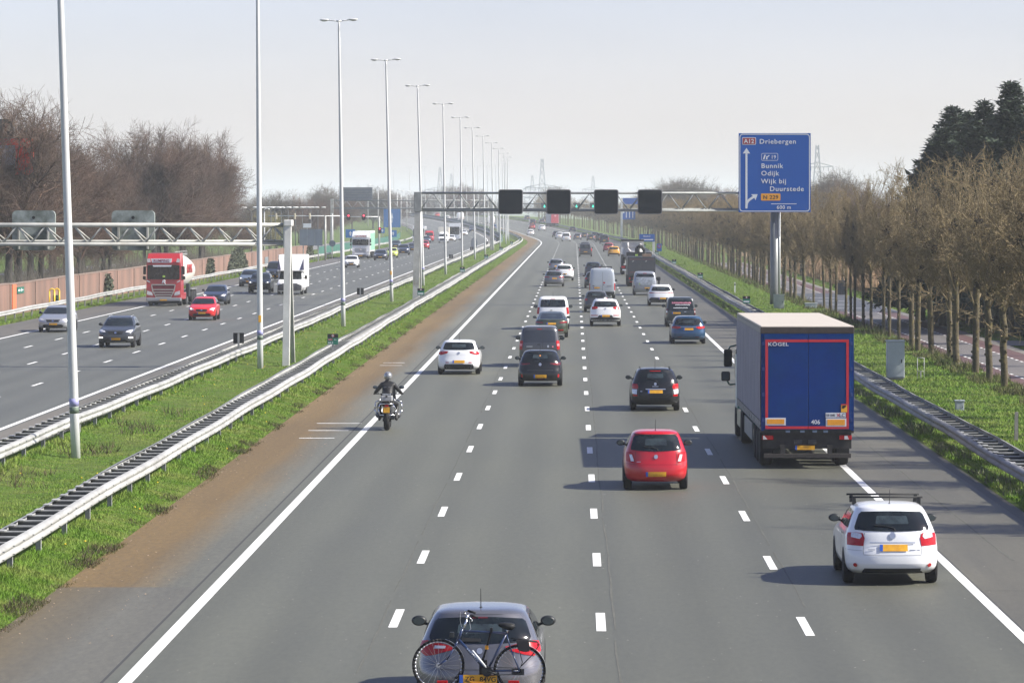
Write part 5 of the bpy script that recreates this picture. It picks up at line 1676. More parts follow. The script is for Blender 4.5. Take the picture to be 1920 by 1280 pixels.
_wheel = {}
def wheel_meshes(r, w):
    k = (round(r, 2), round(w, 2))
    if k not in _wheel:
        t = MB(); t.lathe([(r * .62, -w / 2), (r * .90, -w / 2), (r * .985, -w * .38), (r, -w * .2), (r, w * .2), (r * .985, w * .38), (r * .90, w / 2), (r * .62, w / 2)], axis='X', n=26)
        tm = t.mesh("tyre"); tm.materials.append(M['rubber'])
        q = MB(); q.lathe([(r * .64, w * .30), (r * .64, w * .47), (r * .58, w * .47), (r * .55, w * .30)], axis='X', n=22)
        for i in range(5):
            a = 2 * pi * i / 5; c, s_ = cos(a), sin(a)
            def pp(rad, side, x): return (x, c * rad - s_ * side, s_ * rad + c * side)
            q.hexa([pp(r * .12, -r * .10, w * .34), pp(r * .60, -r * .06, w * .36), pp(r * .60, r * .06, w * .36), pp(r * .12, r * .10, w * .34),
                    pp(r * .12, -r * .10, w * .46), pp(r * .60, -r * .06, w * .44), pp(r * .60, r * .06, w * .44), pp(r * .12, r * .10, w * .46)])
        q.lathe([(r * .14, w * .3), (r * .14, w * .48), (.001, w * .48)], axis='X', n=12)
        rm = q.mesh("rim"); rm.materials.append(M['rim'])
        d = MB(); d.lathe([(r * .63, w * .26), (.001, w * .26)], axis='X', n=20)
        dm = d.mesh("brake_disc"); dm.materials.append(M['black'])
        _wheel[k] = (tm, rm, dm)
    return _wheel[k]

def add_wheels(root, s, lod, r=.315, w=.205, axles=None, track=None):
    L = s.L
    ax = axles or (-L / 2 + .76 * L / 4.1, L / 2 - .84 * L / 4.1)
    tm, rm, dm = wheel_meshes(r, w)
    for y in ax:
        for sd in (-1, 1):
            x = (s.W / 2 - w / 2 + .006) if track is None else track
            if lod == 0:
                wh = link_mesh("wheel", tm, None, root, (sd * x, y, r), (0, 0, 0 if sd > 0 else pi))
                link_mesh("rim", rm, None, wh); link_mesh("brake_disc", dm, None, wh)
                arch = [(y + (r + .055) * cos(a * pi / 12), max(r + (r + .055) * sin(a * pi / 12), s.z[0] + .005)) for a in range(24)]
                if s.kind:
                    link_mesh("wheel_arch", s.patch('right' if sd > 0 else 'left', arch, .004, .12), M['black'], root)
            else:
                link_mesh("wheel", tm, None, root, (sd * x, y, r))

def trapez(z0, z1, k0, k1, bow=.0, rz=.03):
    """Window outline (u,z) between heights, k = half-width fractions; corners trimmed, top and bottom bowed."""
    h = z1 - z0
    out = []
    for i in range(9):
        t = -1 + 2 * i / 8
        out.append((k0 * .965 * t if abs(t) > .9 else k0 * t, z0 - bow * (1 - t * t)))
    out.append((k0 + (k1 - k0) * .14, z0 + h * .14)); out.append((k0 + (k1 - k0) * .86, z0 + h * .86))
    for i in range(9):
        t = 1 - 2 * i / 8
        out.append((k1 * .955 * t if abs(t) > .9 else k1 * t, z1 + bow * (1 - t * t)))
    out.append((-(k0 + (k1 - k0) * .86), z0 + h * .86)); out.append((-(k0 + (k1 - k0) * .14), z0 + h * .14))
    return out

def car(name, label, cat, kind, dims, paint_mat, px, py, facing='rear', lod=0, feats=None, X=None, y=None, group=None, window=None, lamps=None, plate=(.66, .52, .11), mirror=True,
        side=True, lower=None, roof_mat=None, screen=None, heads=None, lit=False, mirror_mat=None, wheel_r=.315, rz=0.0, grille=True, antenna=False, wiper=False, rails=False, zplate_dark=False):
    """px, py: photo pixel of the middle of the tyre contact line (sets X and distance)."""
    L, W, H = dims
    s = Shell(kind, L, W, H)
    axle = -L / 2 + .76 * L / 4.1 if facing == 'rear' else L / 2 - .84 * L / 4.1
    if y is None:
        yw = Zof(py); Xw = Xof(px, yw) if X is None else X
        yc = yw - axle if facing == 'rear' else yw + axle
    else:
        Xw = Xof(px, y) - shx(y) if X is None else X
        yc = y + L / 2
    slope = (shx(yc + 5) - shx(yc - 5)) / 10.0
    root = thing(name, label, cat, P(Xw, yc, 0.002), rz + atan2(-slope, 1.0) + (0 if facing == 'rear' else pi), group)
    bm_ = s.body()
    body = link_mesh("body", bm_, [paint_mat, M['black']], root)
    kz = s.kz
    zb = {'hatch': 1.02, 'estate': 1.02, 'suv': 1.15, 'sport': .985, 'van': 1.13, 'bigvan': 1.32}[kind] * kz
    zt = {'hatch': 1.36, 'estate': 1.36, 'suv': 1.53, 'sport': 1.30, 'van': 1.66, 'bigvan': 2.05}[kind] * kz
    def pa(nm, face, poly, mt, o=.006, parent=None, cell=.09):
        return link_mesh(nm, s.patch(face, poly, o, cell), mt, parent or root)
    # rear window
    if facing == 'rear' or lod == 0:
        wn = window or {'hatch': (1.03 * kz, 1.34 * kz, .86, .84, .015), 'estate': (1.02 * kz, 1.34 * kz, .85, .84, .015), 'suv': (1.17 * kz, 1.50 * kz, .84, .82, .015), 'sport': (1.03 * kz, 1.31 * kz, .80, .84, .01), 'van': (1.1 * kz, 1.64 * kz, .80, .80, .0), 'bigvan': None}[kind]
        if wn:
            pa("rear_window", 'rear', trapez(*wn), M['glass'], .006)
            if lod == 0 and facing == 'rear' and kind != 'van':
                z0, z1 = wn[0], wn[1]
                pa("view_through", 'rear', trapez(z0 + (z1 - z0) * .34, z0 + (z1 - z0) * .80, wn[2] * .46, wn[3] * .46), M['glass_l'], .008)
    for lp in (lamps or []):
        poly, mt = lp[0], lp[1]
        o = lp[2] if len(lp) > 2 else .010
        if facing == 'rear' or lod == 0:
            for pl in (poly, mir(poly)):
                pa("tail_lamp", 'rear', pl, mt, o, None, .05)
    # windscreen and bonnet side
    if facing == 'front' or lod == 0:
        k = {'hatch': .92, 'estate': .92, 'suv': .92, 'sport': .92, 'van': .94, 'bigvan': .93}[kind]
        pa("windscreen", 'front', trapez(zb, zt, k, .88, .01), M['glass'], .006)
    if facing == 'front':
        hz = {'hatch': .70, 'estate': .70, 'suv': .86, 'sport': .66, 'van': .86, 'bigvan': 1.02}[kind] * kz
        hl = heads or [(.965, hz + .10), (.93, hz + .02), (.80, hz - .035), (.56, hz - .02), (.62, hz + .045), (.80, hz + .095)]
        for pl in (hl, mir(hl)):
            h_ = pa("head_lamp", 'front', pl, M['lamp_clear'], .010, None, .05)
            if lit:
                cu, cz = sum(p[0] for p in pl) / len(pl), sum(p[1] for p in pl) / len(pl)
                pa("lit_reflector", 'front', [(cu + .055 * cos(a), cz + .035 * sin(a)) for a in np.linspace(0, 2 * pi, 10)[:-1]], M['head_lit'], .016, h_, .05)
        if grille:
            g = [(-.46, hz + .02), (-.38, hz - .115), (.38, hz - .115), (.46, hz + .02)]
            gr = pa("grille", 'front', g, M['black'], .008)
            pa("badge", 'front', [(.07 * cos(a), hz - .045 + .045 * sin(a)) for a in np.linspace(0, 2 * pi, 14)[:-1]], M['chrome'], .014)
            lo = [(-.62, .26 * kz + .03), (.62, .26 * kz + .03), (.70, .36 * kz + .03), (.55, .45 * kz), (-.55, .45 * kz), (-.70, .36 * kz + .03)]
            pa("lower_grille", 'front', lo, M['black'], .007)
        zp = .40 * kz + .02
        x = .26 / (W / 2)
        pl = pa("number_plate", 'front', [(-x, zp), (x, zp), (x, zp + .11), (-x, zp + .11)], M['plate'], .02)
        if lod == 0:
            pa("plate_band", 'front', [(x * .86, zp), (x, zp), (x, zp + .11), (x * .86, zp + .11)], M['plate_blue'], .024, pl)
    if facing == 'rear' and plate:
        zp, pw, ph = plate[:3]; cx = plate[3] if len(plate) > 3 else 0.0
        x0, x1 = (cx - pw / 2) / (W / 2), (cx + pw / 2) / (W / 2)
        pl = pa("number_plate", 'rear', [(x0, zp), (x1, zp), (x1, zp + ph), (x0, zp + ph)], M['plate'], .016)
        if lod == 0:
            xm = x0 + (x1 - x0) * .11
            pa("plate_band", 'rear', [(x0, zp), (xm, zp), (xm, zp + ph), (x0, zp + ph)], M['plate_blue'], .020, pl)
    if lower and (facing == 'rear'):
        pa("bumper_insert", 'rear', lower, M['dark_plastic'], .007)
    for f in (feats or []):
        pa(f[0], f[3] if len(f) > 3 else facing, f[1], f[2], f[4] if len(f) > 4 else .009, None, .05)
    if side and kind in ('hatch', 'estate', 'suv', 'sport', 'van') and lod < 2:
        for fc in ('left', 'right'):
            q = [(s.rear(zb) + .48, zb + .03), (s.rear(zt) + .42, zt - .02), (s.front(zt) - .34, zt - .01), (s.front(zb) - .62, zb + .0)]
            if kind == 'van': q = [(s.front(zb) - 1.5, zb + .0), (s.front(zt) - 1.0, zt - .02), (s.front(zt) - .30, zt - .02), (s.front(zb) - .42, zb + .0)]
            wnd = pa("side_window", fc, q, M['glass'], .005, None, .16)
            if lod == 0:
                ym = (q[0][0] + q[3][0]) / 2 - .05
                pa("door_pillar", fc, [(ym - .05, zb + .02), (ym + .04, zb + .02), (ym + .0, zt - .02), (ym - .07, zt - .02)], M['black'], .008, wnd, .16)
                pa("door_seam", fc, [(ym - .012, .34 * kz), (ym + .006, .34 * kz), (ym + .006, zb), (ym - .012, zb)], M['black'], .003, None, .16)
                pa("door_handle", fc, [(ym - .38, zb - .13), (ym - .16, zb - .13), (ym - .16, zb - .10), (ym - .38, zb - .10)], M['dark_plastic'], .02, None, .16)
    if mirror:
        ym = s.front(zb) - .55
        for sd in (-1, 1):
            m = MB()
            x = sd * (s.w(zb + .03) + .13)
            big = 1.35 if kind in ('van', 'bigvan') else 1.0
            m.ball((x, ym, zb + .07 * big), .115, .065, .078 * big, 12, 8)
            m.tube((sd * (s.w(zb) - .03), ym + .02, zb + .01), (x - sd * .05, ym, zb + .04), .022, n=6)
            mm = m.build("door_mirror", mirror_mat or M['dark_plastic'], root)
            if lod == 0 and facing == 'rear':
                g = MB(); g.prism([(x + .09 * cos(a) * .95, zb + .07 * big + .058 * big * sin(a)) for a in np.linspace(0, 2 * pi, 12)[:-1]], ym - .064, ym - .058, 'Y'); g.build("mirror_glass", mat("mirror_glass", (.10, .125, .135), .12, .6), mm)
    add_wheels(root, s, min(lod, 1), wheel_r)
    if antenna:
        m = MB(); zz = s.H - .02; yy = s.rear(s.H * .99) + .35
        m.tube((0, yy, zz - .02), (0, yy - .13, zz + .30), .008, .004, n=5); m.ball((0, yy, zz + .01), .03, .05, .02, 8, 5); m.build("antenna", M['black'], root)
    if wiper and wn:
        m = MB()
        ps = [s.off('rear', u, wn[0] + .03 + dz, .02) for u, dz in ((.08, -.05), (.03, .0), (-.12, .035), (-.42, .05))]
        m.path(ps, .011, 5); m.build("wiper", M['black'], root)
    if rails:
        for sd in (-1, 1):
            m = MB(); z = s.H - .045
            pts = [(sd * s.w(s.H * .975) * .93, s.rear(zt) + .30 + t * 1.6, z + .035 * (1 - (2 * t - 1) ** 4) + .02) for t in np.linspace(0, 1, 7)]
            m.path(pts, .018, 6); m.build("roof_rail", rails if not isinstance(rails, bool) else M['silver'], root)
    root["shell"] = 0
    del root["shell"]
    return root, s

def badge(z, r=.055, u=0.0, W=1.75):
    return ("badge", [(u + r / (W / 2) * cos(a), z + r * sin(a)) for a in np.linspace(0, 2 * pi, 16)[:-1]], M['silver'], 'rear', .014)
def bar(nm, u0, u1, z0, z1, mt, o=.010): return (nm, [(u0, z0), (u1, z0), (u1, z1), (u0, z1)], mt, 'rear', o)

def seams(u, z0, z1, zc, mt=None):
    mt = mt or M['dark_plastic']
    out = []
    for sd in (-1, 1):
        a, b = sd * u, sd * (u + .012)
        out.append(("tailgate_seam", [(a, z0), (b, z0), (b, z1), (a, z1)], mt, 'rear', .0035))
        out.append(("bumper_seam", [(sd * (u + .02), zc), (sd * .985, zc + .015), (sd * .985, zc + .022), (sd * (u + .02), zc + .007)], mt, 'rear', .0035))
    return out
def cars_near():
    W_ = paint("white", (.78, .79, .80)); RED = paint("red", (.46, .004, .012)); BLK = paint("black", (.010, .011, .013), .0, .25)
    DG = paint("dark_grey", (.060, .062, .066), .4); BLUE = paint("blue", (.018, .065, .14), .4); GRN = paint("olive_green", (.060, .075, .050), .45)
    GR = paint("grey_metal", (.19, .20, .225), .55, .28)
    # white hatchback with roof bars
    r, s = car("hatchback", "white hatchback with black roof bars, straddling the solid edge line beside the shoulder", "car", 'hatch', (4.25, 1.78, 1.50), W_, 1668, 1091, antenna=True, wiper=True,
               window=(1.045, 1.37, .88, .86, .02), plate=(.655, .53, .125, .02),
               lamps=[([(.97, .985), (.95, .76), (.62, .75), (.60, .90), (.66, .99), (.82, 1.0)], M['lamp_red'])], 
               lower=[(-.60, .235), (.60, .235), (.74, .24), (.62, .335), (-.62, .335), (-.74, .24)],
               feats=[("lamp_upper", [(.90, .985), (.88, .91), (.70, .88), (.66, .93), (.69, .98), (.82, .995)], M['lamp_clear'], 'rear', .014), ("lamp_upper", mir([(.90, .985), (.88, .91), (.70, .88), (.66, .93), (.69, .98), (.82, .995)]), M['lamp_clear'], 'rear', .014),
                      bar("chrome_strip", -.49, .49, .80, .825, M['silver'], .02), badge(.945, .062), bar("tailgate_seam", -.62, .62, .585, .592, mat("seam_pale", (.30, .31, .32), .5), .004),
                      ("fog_lamp", [(.80 + .042 * cos(a), .395 + .037 * sin(a)) for a in np.linspace(0, 2 * pi, 12)[:-1]], M['lamp_red'], 'rear', .012), ("fog_lamp", [(-.80 + .042 * cos(a), .395 + .037 * sin(a)) for a in np.linspace(0, 2 * pi, 12)[:-1]], M['lamp_red'], 'rear', .012),
                      bar("nameplate", -.52, -.38, .675, .692, M['silver']), bar("nameplate", .36, .50, .672, .688, M['silver']), bar("nameplate", .53, .60, .672, .690, M['silver'])] + seams(.615, .60, 1.0, .66, mat("seam_pale", (.30, .31, .32), .5)))
    for k, yy in enumerate((-.55, .22)):
        m = MB(); m.tube((-.72, yy, 1.572), (.70, yy, 1.572), .020, n=6); rb = m.build("roof_bar", M['black'], r)
        m = MB()
        for sd in (-1, 1): m.hexa([(sd * .62 - .04, yy - .04, 1.42), (sd * .62 + .04, yy - .04, 1.42), (sd * .62 + .04, yy + .04, 1.42), (sd * .62 - .04, yy + .04, 1.42), (sd * .63 - .03, yy - .03, 1.58), (sd * .63 + .03, yy - .03, 1.58), (sd * .63 + .03, yy + .03, 1.58), (sd * .63 - .03, yy + .03, 1.58)])
        m.build("foot", M['black'], rb)
    # red hatchback
    lp = [(.95, .96), (.93, .74), (.72, .70), (.66, .74), (.72, .93), (.82, .97)]
    lc = [(.84, .905), (.76, .905), (.68, .735), (.78, .735)]
    car("hatchback", "bright red small hatchback driving in the big lorry's shadow", "car", 'hatch', (3.70, 1.62, 1.49), RED, 1229, 916, antenna=True, wiper=True, window=(1.02, 1.375, .86, .88, .03), plate=(.36, .52, .115, 0),
        lamps=[(lp, M['lamp_red'])], feats=[("lamp_clear", lc, M['lamp_clear'], 'rear', .015), ("lamp_clear", mir(lc), M['lamp_clear'], 'rear', .015), badge(.855, .055), bar("tailgate_seam", -.66, .66, .655, .661, M['lamp_dark'], .004),
        bar("bumper_recess", -.46, .46, .33, .50, mat("paint_red_recess", (.47, .010, .02), .4), .006), bar("nameplate", -.60, -.48, .715, .732, M['silver'])] + seams(.655, .64, .98, .66, mat("seam_dark_red", (.12, .003, .006), .5)) + [("spoiler_edge", trapez(1.385, 1.405, .90, .90), M['black'], 'rear', .012)], mirror_mat=M['dark_plastic'])
    # black estate
    lt = [(.97, .97), (.95, .80), (.74, .78), (.70, .86), (.76, .96)]
    car("estate_car", "black estate car just ahead of the red hatchback, one tail lamp glowing", "car", 'estate', (4.2, 1.72, 1.50), BLK, 1228, 769, antenna=True, wiper=True, window=(1.06, 1.38, .84, .86, .01), plate=(.635, .52, .115, 0), rails=M['black'],
        lamps=[(lt, M['lamp_red']), ([(.95, .78), (.94, .62), (.76, .60), (.74, .77)], M['lamp_clear'], .010), ([(.92, .60), (.91, .53), (.73, .53), (.74, .60)], M['lamp_red'], .012)],
        feats=[bar("chrome_strip", -.40, .42, .765, .80, M['silver'], .02), badge(.965, .05), bar("nameplate", -.13, .13, .868, .888, M['silver']), bar("lit_lamp", .80, .93, .80, .85, M['lamp_lit'], .018), bar("bumper_seam", -.80, .80, .50, .507, M['dark_plastic'], .004), ("high_brake_lamp", trapez(1.40, 1.42, .30, .30), M['lamp_red'], 'rear', .014), bar("nameplate", -.62, -.54, .69, .72, M['silver'])] + seams(.70, .50, 1.02, .50, mat("seam_grey", (.06, .06, .065), .4)))
    # white hatchback by the line
    la = [(.985, .93), (.97, .87), (.86, .84), (.56, .92), (.54, 1.0), (.72, 1.01), (.93, 1.0)]
    car("hatchback", "white rounded hatchback with red almond tail lamps ahead of the motorcyclist", "car", 'hatch', (4.35, 1.82, 1.47), W_, 861, 701, antenna=True, window=(1.08, 1.37, .84, .86, .02), plate=(.50, .52, .12, 0),
        lamps=[(la, M['lamp_red'])], lower=[(-.66, .23), (.66, .23), (.78, .27), (.66, .46), (-.66, .46), (-.78, .27)],
        feats=[("lamp_centre", [(.86, .95), (.66, .945), (.64, .965), (.80, .98)], mat("lamp_pink", (.75, .25, .28), .2), 'rear', .014), ("lamp_centre", mir([(.86, .95), (.66, .945), (.64, .965), (.80, .98)]), mat("lamp_pink", (.75, .25, .28), .2), 'rear', .014), badge(.93, .05), bar("reflector", .47, .62, .51, .545, M['lamp_red']), bar("reflector", -.62, -.47, .51, .545, M['lamp_red']), bar("tailgate_seam", -.58, .58, .70, .706, M['silver'], .003)])
    # black hatchback
    ls = [(.97, .96), (.95, .87), (.80, .84), (.46, .90), (.50, .945), (.72, .935)]
    car("hatchback", "glossy black hatchback right behind the dark grey van", "car", 'hatch', (4.06, 1.77, 1.44), BLK, 1013, 723, antenna=True, wiper=True, window=(1.02, 1.33, .87, .86, .03), plate=(.35, .52, .125, 0),
        lamps=[(ls, M['lamp_dark'])], feats=[badge(.885, .06), bar("reflector", .80, .87, .37, .49, M['lamp_red']), bar("reflector", -.87, -.80, .37, .49, M['lamp_red']), bar("fog_lamp", -.16, .16, .275, .32, M['lamp_dark']), bar("lamp_glint", .60, .82, .885, .905, M['lamp_red'], .016), bar("lamp_glint", -.82, -.60, .885, .905, M['lamp_red'], .016),
               ("bumper_crease", [(-.62, .645), (.62, .645), (.56, .66), (-.56, .66)], mat("paint_black_edge", (.05, .055, .06), .3), 'rear', .005), ("high_brake_lamp", trapez(1.20, 1.25, .03, .03), mat("sticker_amber", (.8, .28, .06), .5), 'rear', .016)])
    # dark grey van
    lv = [(.985, 1.20), (.98, .80), (.85, .79), (.83, 1.16), (.88, 1.21)]
    r, s = car("panel_van", "dark grey small van with blanked rear doors, directly ahead of the black hatchback", "van", 'van', (4.4, 1.84, 1.84), paint("graphite", (.062, .066, .076), .35), 1012, 687, window=(1.12, 1.66, .80, .82, .0),
        lamps=[(lv, M['lamp_red']), ([(.965, 1.07), (.962, .95), (.865, .95), (.86, 1.07)], mat("lamp_pink", (.75, .25, .28), .2), .014)], plate=(.45, .52, .11, 0), feats=[bar("door_seam", .145, .158, .40, 1.70, M['black'], .008), bar("door_handle", -.12, .02, 1.0, 1.05, M['black'], .02), ("badge", [(.42 + .05 * cos(a), .945 + .06 * sin(a)) for a in np.linspace(0, 2 * pi, 8)[:-1]], M['silver'], 'rear', .014), bar("nameplate", -.65, -.35, .90, .97, mat("letters_grey", (.22, .23, .24), .4)), ("badge", [(.60, .93), (.65, .89), (.70, .93), (.65, .97)], mat("lamp_pink", (.75, .25, .28), .2), 'rear', .014), ("high_brake_lamp", trapez(1.70, 1.72, .14, .14), M['lamp_red'], 'rear', .014)])
    # the window of this van is a blank panel: give it the body's colour, slightly glossier
    for c in r.children:
        if c.name.startswith("rear_window"):
            c.data.materials.clear(); c.data.materials.append(mat("panel_graphite", (.045, .052, .066), .22, .3))
    # olive coupe, white people carrier
    car("fastback", "olive green fastback with a sloping rear window, ahead of the dark grey van", "car", 'sport', (4.75, 1.84, 1.40), GRN, 1034, 632, antenna=False, window=(1.035, 1.31, .78, .82, .0), plate=(.72, .52, .11, 0),
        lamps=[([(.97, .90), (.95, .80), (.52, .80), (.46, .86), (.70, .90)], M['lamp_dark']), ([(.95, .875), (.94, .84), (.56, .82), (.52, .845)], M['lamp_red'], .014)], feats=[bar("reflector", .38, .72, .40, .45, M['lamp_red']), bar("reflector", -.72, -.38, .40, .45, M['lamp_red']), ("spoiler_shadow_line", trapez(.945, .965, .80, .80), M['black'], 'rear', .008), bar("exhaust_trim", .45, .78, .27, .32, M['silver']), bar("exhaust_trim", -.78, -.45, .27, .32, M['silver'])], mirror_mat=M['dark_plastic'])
    car("minibus", "white people carrier with two upright red tail lamps, ahead of the olive fastback", "van", 'van', (4.95, 1.92, 1.94), W_, 1037, 617, antenna=True, window=(1.33, 1.78, .83, .84, .0), plate=(.82, .52, .11, 0),
        lamps=[([(.985, 1.32), (.985, .92), (.86, .92), (.86, 1.32)], M['lamp_red'])], feats=[bar("door_handle", -.18, -.04, 1.12, 1.16, M['black'], .02), bar("seat_back", -.42, -.22, 1.52, 1.72, M['glass_l'], .010), bar("seat_back", .22, .34, 1.52, 1.70, M['glass_l'], .010), ("high_brake_lamp", trapez(1.80, 1.82, .16, .16), M['lamp_red'], 'rear', .014), bar("bumper_insert", -.7, .7, .95, .97, M['dark_plastic'])])
    # white crossover
    car("crossover", "white crossover with a thick black lower bumper in the second lane from the line", "car", 'suv', (4.45, 1.87, 1.65), W_, 1135, 611, antenna=False, window=(1.19, 1.50, .86, .84, .02), plate=(.58, .52, .12, 0), rails=True,
        lamps=[([(.95, 1.18), (.90, 1.03), (.68, 1.03), (.52, 1.10), (.56, 1.17), (.75, 1.20)], M['lamp_red'])], lower=[(-.95, .28), (.95, .28), (.97, .52), (.50, .56), (.42, .68), (-.42, .68), (-.50, .56), (-.97, .52)],
        feats=[badge(1.08, .05), bar("reflector", .50, .93, .64, .69, M['lamp_red']), bar("reflector", -.93, -.50, .64, .69, M['lamp_red'])])
    # dark hatch ahead of it
    car("hatchback", "charcoal small hatchback half hidden by the white crossover", "car", 'hatch', (4.0, 1.70, 1.47), DG, 1118, 585, wiper=True, window=(1.03, 1.35, .86, .86, .02), plate=(.62, .52, .11, 0), lamps=[([(.95, .97), (.93, .80), (.74, .80), (.72, .95)], M['lamp_red'])], feats=[badge(.93, .05)])
    # blue estate, dark van with lettering, white suv
    lb = [(.975, .93), (.95, .83), (.62, .80), (.44, .86), (.46, .92), (.75, .95)]
    car("estate_car", "metallic blue estate car close to the edge line, behind the dark van with lettering", "car", 'estate', (4.75, 1.82, 1.47), BLUE, 1290, 644, antenna=False, window=(1.01, 1.33, .88, .86, .03), plate=(.735, .52, .11, 0), mirror_mat=M['dark_plastic'],
        lamps=[(lb, M['lamp_red'])], feats=[bar("chrome_strip", -.48, .48, .89, .905, M['silver'], .016), bar("reflector", .40, .64, .36, .39, M['lamp_dark']), bar("reflector", -.64, -.40, .36, .39, M['lamp_dark']), ("roof_fin", trapez(1.43, 1.455, .03, .03), M['black'], 'rear', .02), bar("lamp_glint", .55, .85, .835, .86, M['lamp_lit'], .016)])
    pink = mat("letters_pink", (.62, .22, .30), .5); wht = mat("letters_white", (.68, .70, .72), .5)
    ft = [("rear_glass_tint", [(-.88, .99), (.88, .99), (.86, 1.64), (-.86, 1.64)], M['glass'], 'rear', .007)]
    rr = random.Random(2)
    u = -.66
    while u < .70:
        w = rr.uniform(.045, .075); ft.append(bar("lettering", u, u + w, 1.405, 1.405 + rr.uniform(.085, .11), pink, .012)); u += w + .018
    u = -.40
    while u < .66:
        w = rr.uniform(.03, .08); ft.append(bar("lettering", u, u + w, 1.31, 1.31 + rr.uniform(.03, .06), wht, .012)); u += w + .02
    u = -.52
    while u < .48:
        w = rr.uniform(.03, .045); ft.append(bar("lettering", u, u + w, 1.12, 1.12 + rr.uniform(.045, .075), wht, .012)); u += w + .012
    car("panel_van", "dark van with pink and white lettering across its rear window", "van", 'van', (4.5, 1.80, 1.80), paint("slate", (.030, .040, .048), .2), 1276, 612, antenna=False, window=None, plate=(.79, .52, .10, -.28), lamps=[([(.985, 1.12), (.98, .74), (.90, .74), (.885, 1.10)], M['lamp_dark'])], feats=ft + [bar("door_handle", .22, .36, .90, .93, M['silver'], .02), bar("lamp_clear", .91, .97, .86, .97, M['lamp_clear'], .014), bar("lamp_clear", -.97, -.91, .86, .97, M['lamp_clear'], .014)])
    car("crossover", "white crossover with a full-width red light strip, ahead of the lettered van", "car", 'suv', (4.45, 1.86, 1.56), W_, 1239, 573, window=(1.10, 1.40, .84, .82, .02), plate=(.50, .52, .11, .10), lamps=[([(.97, 1.0), (.95, .93), (.60, .945), (.56, .985)], M['lamp_red'])], lower=[(-.93, .27), (.93, .27), (.95, .50), (.8, .62), (-.8, .62), (-.95, .50)],
        feats=[("light_strip", [(-.6, .965), (.6, .965), (.6, .985), (-.6, .985)], M['lamp_red'], 'rear', .012), bar("seat_back", -.34, -.16, 1.18, 1.27, M['glass_l'], .01), bar("seat_back", .08, .26, 1.18, 1.27, M['glass_l'], .01)], rails=M['white'])
    # silver van wrapped with pale screens, silver high van, cars ahead
    foil = mat("window_foil", (.34, .37, .40), .35, .35, var=.45, scale=7)
    r, s = car("camper_van", "silver van with quilted foil over its rear window behind the dark tipper lorry", "van", 'van', (5.0, 1.92, 1.97), paint("silver", (.36, .38, .41), .55), 1209, 553, window=None, plate=(.55, .52, .11, .15),
        lamps=[([(.985, .80), (.98, .60), (.9, .6), (.89, .8)], M['lamp_dark'])], feats=[("foil_cover", [(-.86, .82), (.86, .82), (.84, 1.50), (-.84, 1.50)], foil, 'rear', .02), ("dark_window_top", trapez(1.52, 1.66, .86, .84), M['glass'], 'rear', .01), ("high_brake_lamp", trapez(1.80, 1.83, .18, .18), M['lamp_red'], 'rear', .014), bar("sticker", -.52, -.42, .90, .99, mat("sticker_lime", (.35, .5, .05), .5), .03)])
    m = MB(); m.box(.98, 1.30, -2.1, -1.9, 1.22, 1.52, .04); m.box(1.08, 1.24, -2.08, -1.94, .86, 1.22, .02); m.build("hanging_load", M['black'], r)
    r, s = car("panel_van", "tall silver panel van with a roof ladder rack and red tail lamps", "van", 'bigvan', (5.6, 2.06, 2.43), paint("silver_blue", (.42, .46, .50), .35), 1129, 560, window=None, plate=(.84, .52, .11, -.45),
        lamps=[([(.985, 1.25), (.985, .70), (.93, .70), (.93, 1.25)], M['lamp_red'])], feats=[bar("door_seam", .02, .035, .55, 2.15, M['dark_plastic'], .006), ("badge", [(.10, 1.22), (.26, 1.26), (.18, 1.36), (.06, 1.34)], M['lamp_red'], 'rear', .014), bar("door_handle", .06, .16, 1.10, 1.14, M['black'], .02), bar("nameplate", -.75, -.60, 1.02, 1.06, M['dark_plastic']), bar("nameplate", .35, .7, 1.0, 1.06, mat("letters_grey", (.22, .23, .24), .4)), ("bumper_insert", [(-.95, .30), (.95, .30), (.95, .58), (-.95, .58)], M['dark_plastic'], 'rear', .02)])
    m = MB()
    for yy in (-2.2, -1.2, -.2): m.box(-.78, .78, yy - .03, yy + .03, 2.52, 2.56)
    for x in (-.72, .72): m.box(x - .025, x + .025, -2.4, .4, 2.50, 2.54); m.box(x - .02, x + .02, -2.22, -2.18, 2.38, 2.52); m.box(x - .02, x + .02, .1, .14, 2.38, 2.52)
    m.build("roof_rack", M['dark_plastic'], r)
    car("hatchback", "dark car mostly hidden behind the tall silver panel van", "car", 'hatch', (4.1, 1.75, 1.48), DG, 1114, 540, lod=1, plate=(.62, .52, .11, 0), lamps=[([(.95, .97), (.93, .80), (.74, .80), (.72, .95)], M['lamp_red'])])
    car("hatchback", "dark blue hatchback just beyond the tall silver panel van", "car", 'hatch', (4.2, 1.78, 1.48), paint("night_blue", (.02, .03, .055), .3), 1112, 517, lod=0, antenna=True, plate=(.62, .52, .11, 0), lamps=[([(.95, .97), (.93, .80), (.74, .80), (.72, .95)], M['lamp_dark'])])
    car("saloon_car", "mid grey saloon with wide red tail lamps overlapping a white crossover", "car", 'estate', (4.65, 1.83, 1.47), paint("mid_grey", (.16, .165, .18), .5), 1039, 537, lod=0, plate=(.70, .52, .11, 0), lamps=[([(.97, .93), (.95, .84), (.50, .84), (.48, .90)], M['lamp_red'])])
    car("crossover", "white crossover overlapping the mid grey saloon, its tail lamps tall and slim", "car", 'suv', (4.6, 1.86, 1.64), W_, 1058, 526, lod=0, plate=(.62, .52, .11, 0), lamps=[([(.97, 1.12), (.95, 1.02), (.50, 1.02), (.48, 1.08)], M['lamp_red'])], lower=[(-.9, .28), (.9, .28), (.93, .46), (-.93, .46)])
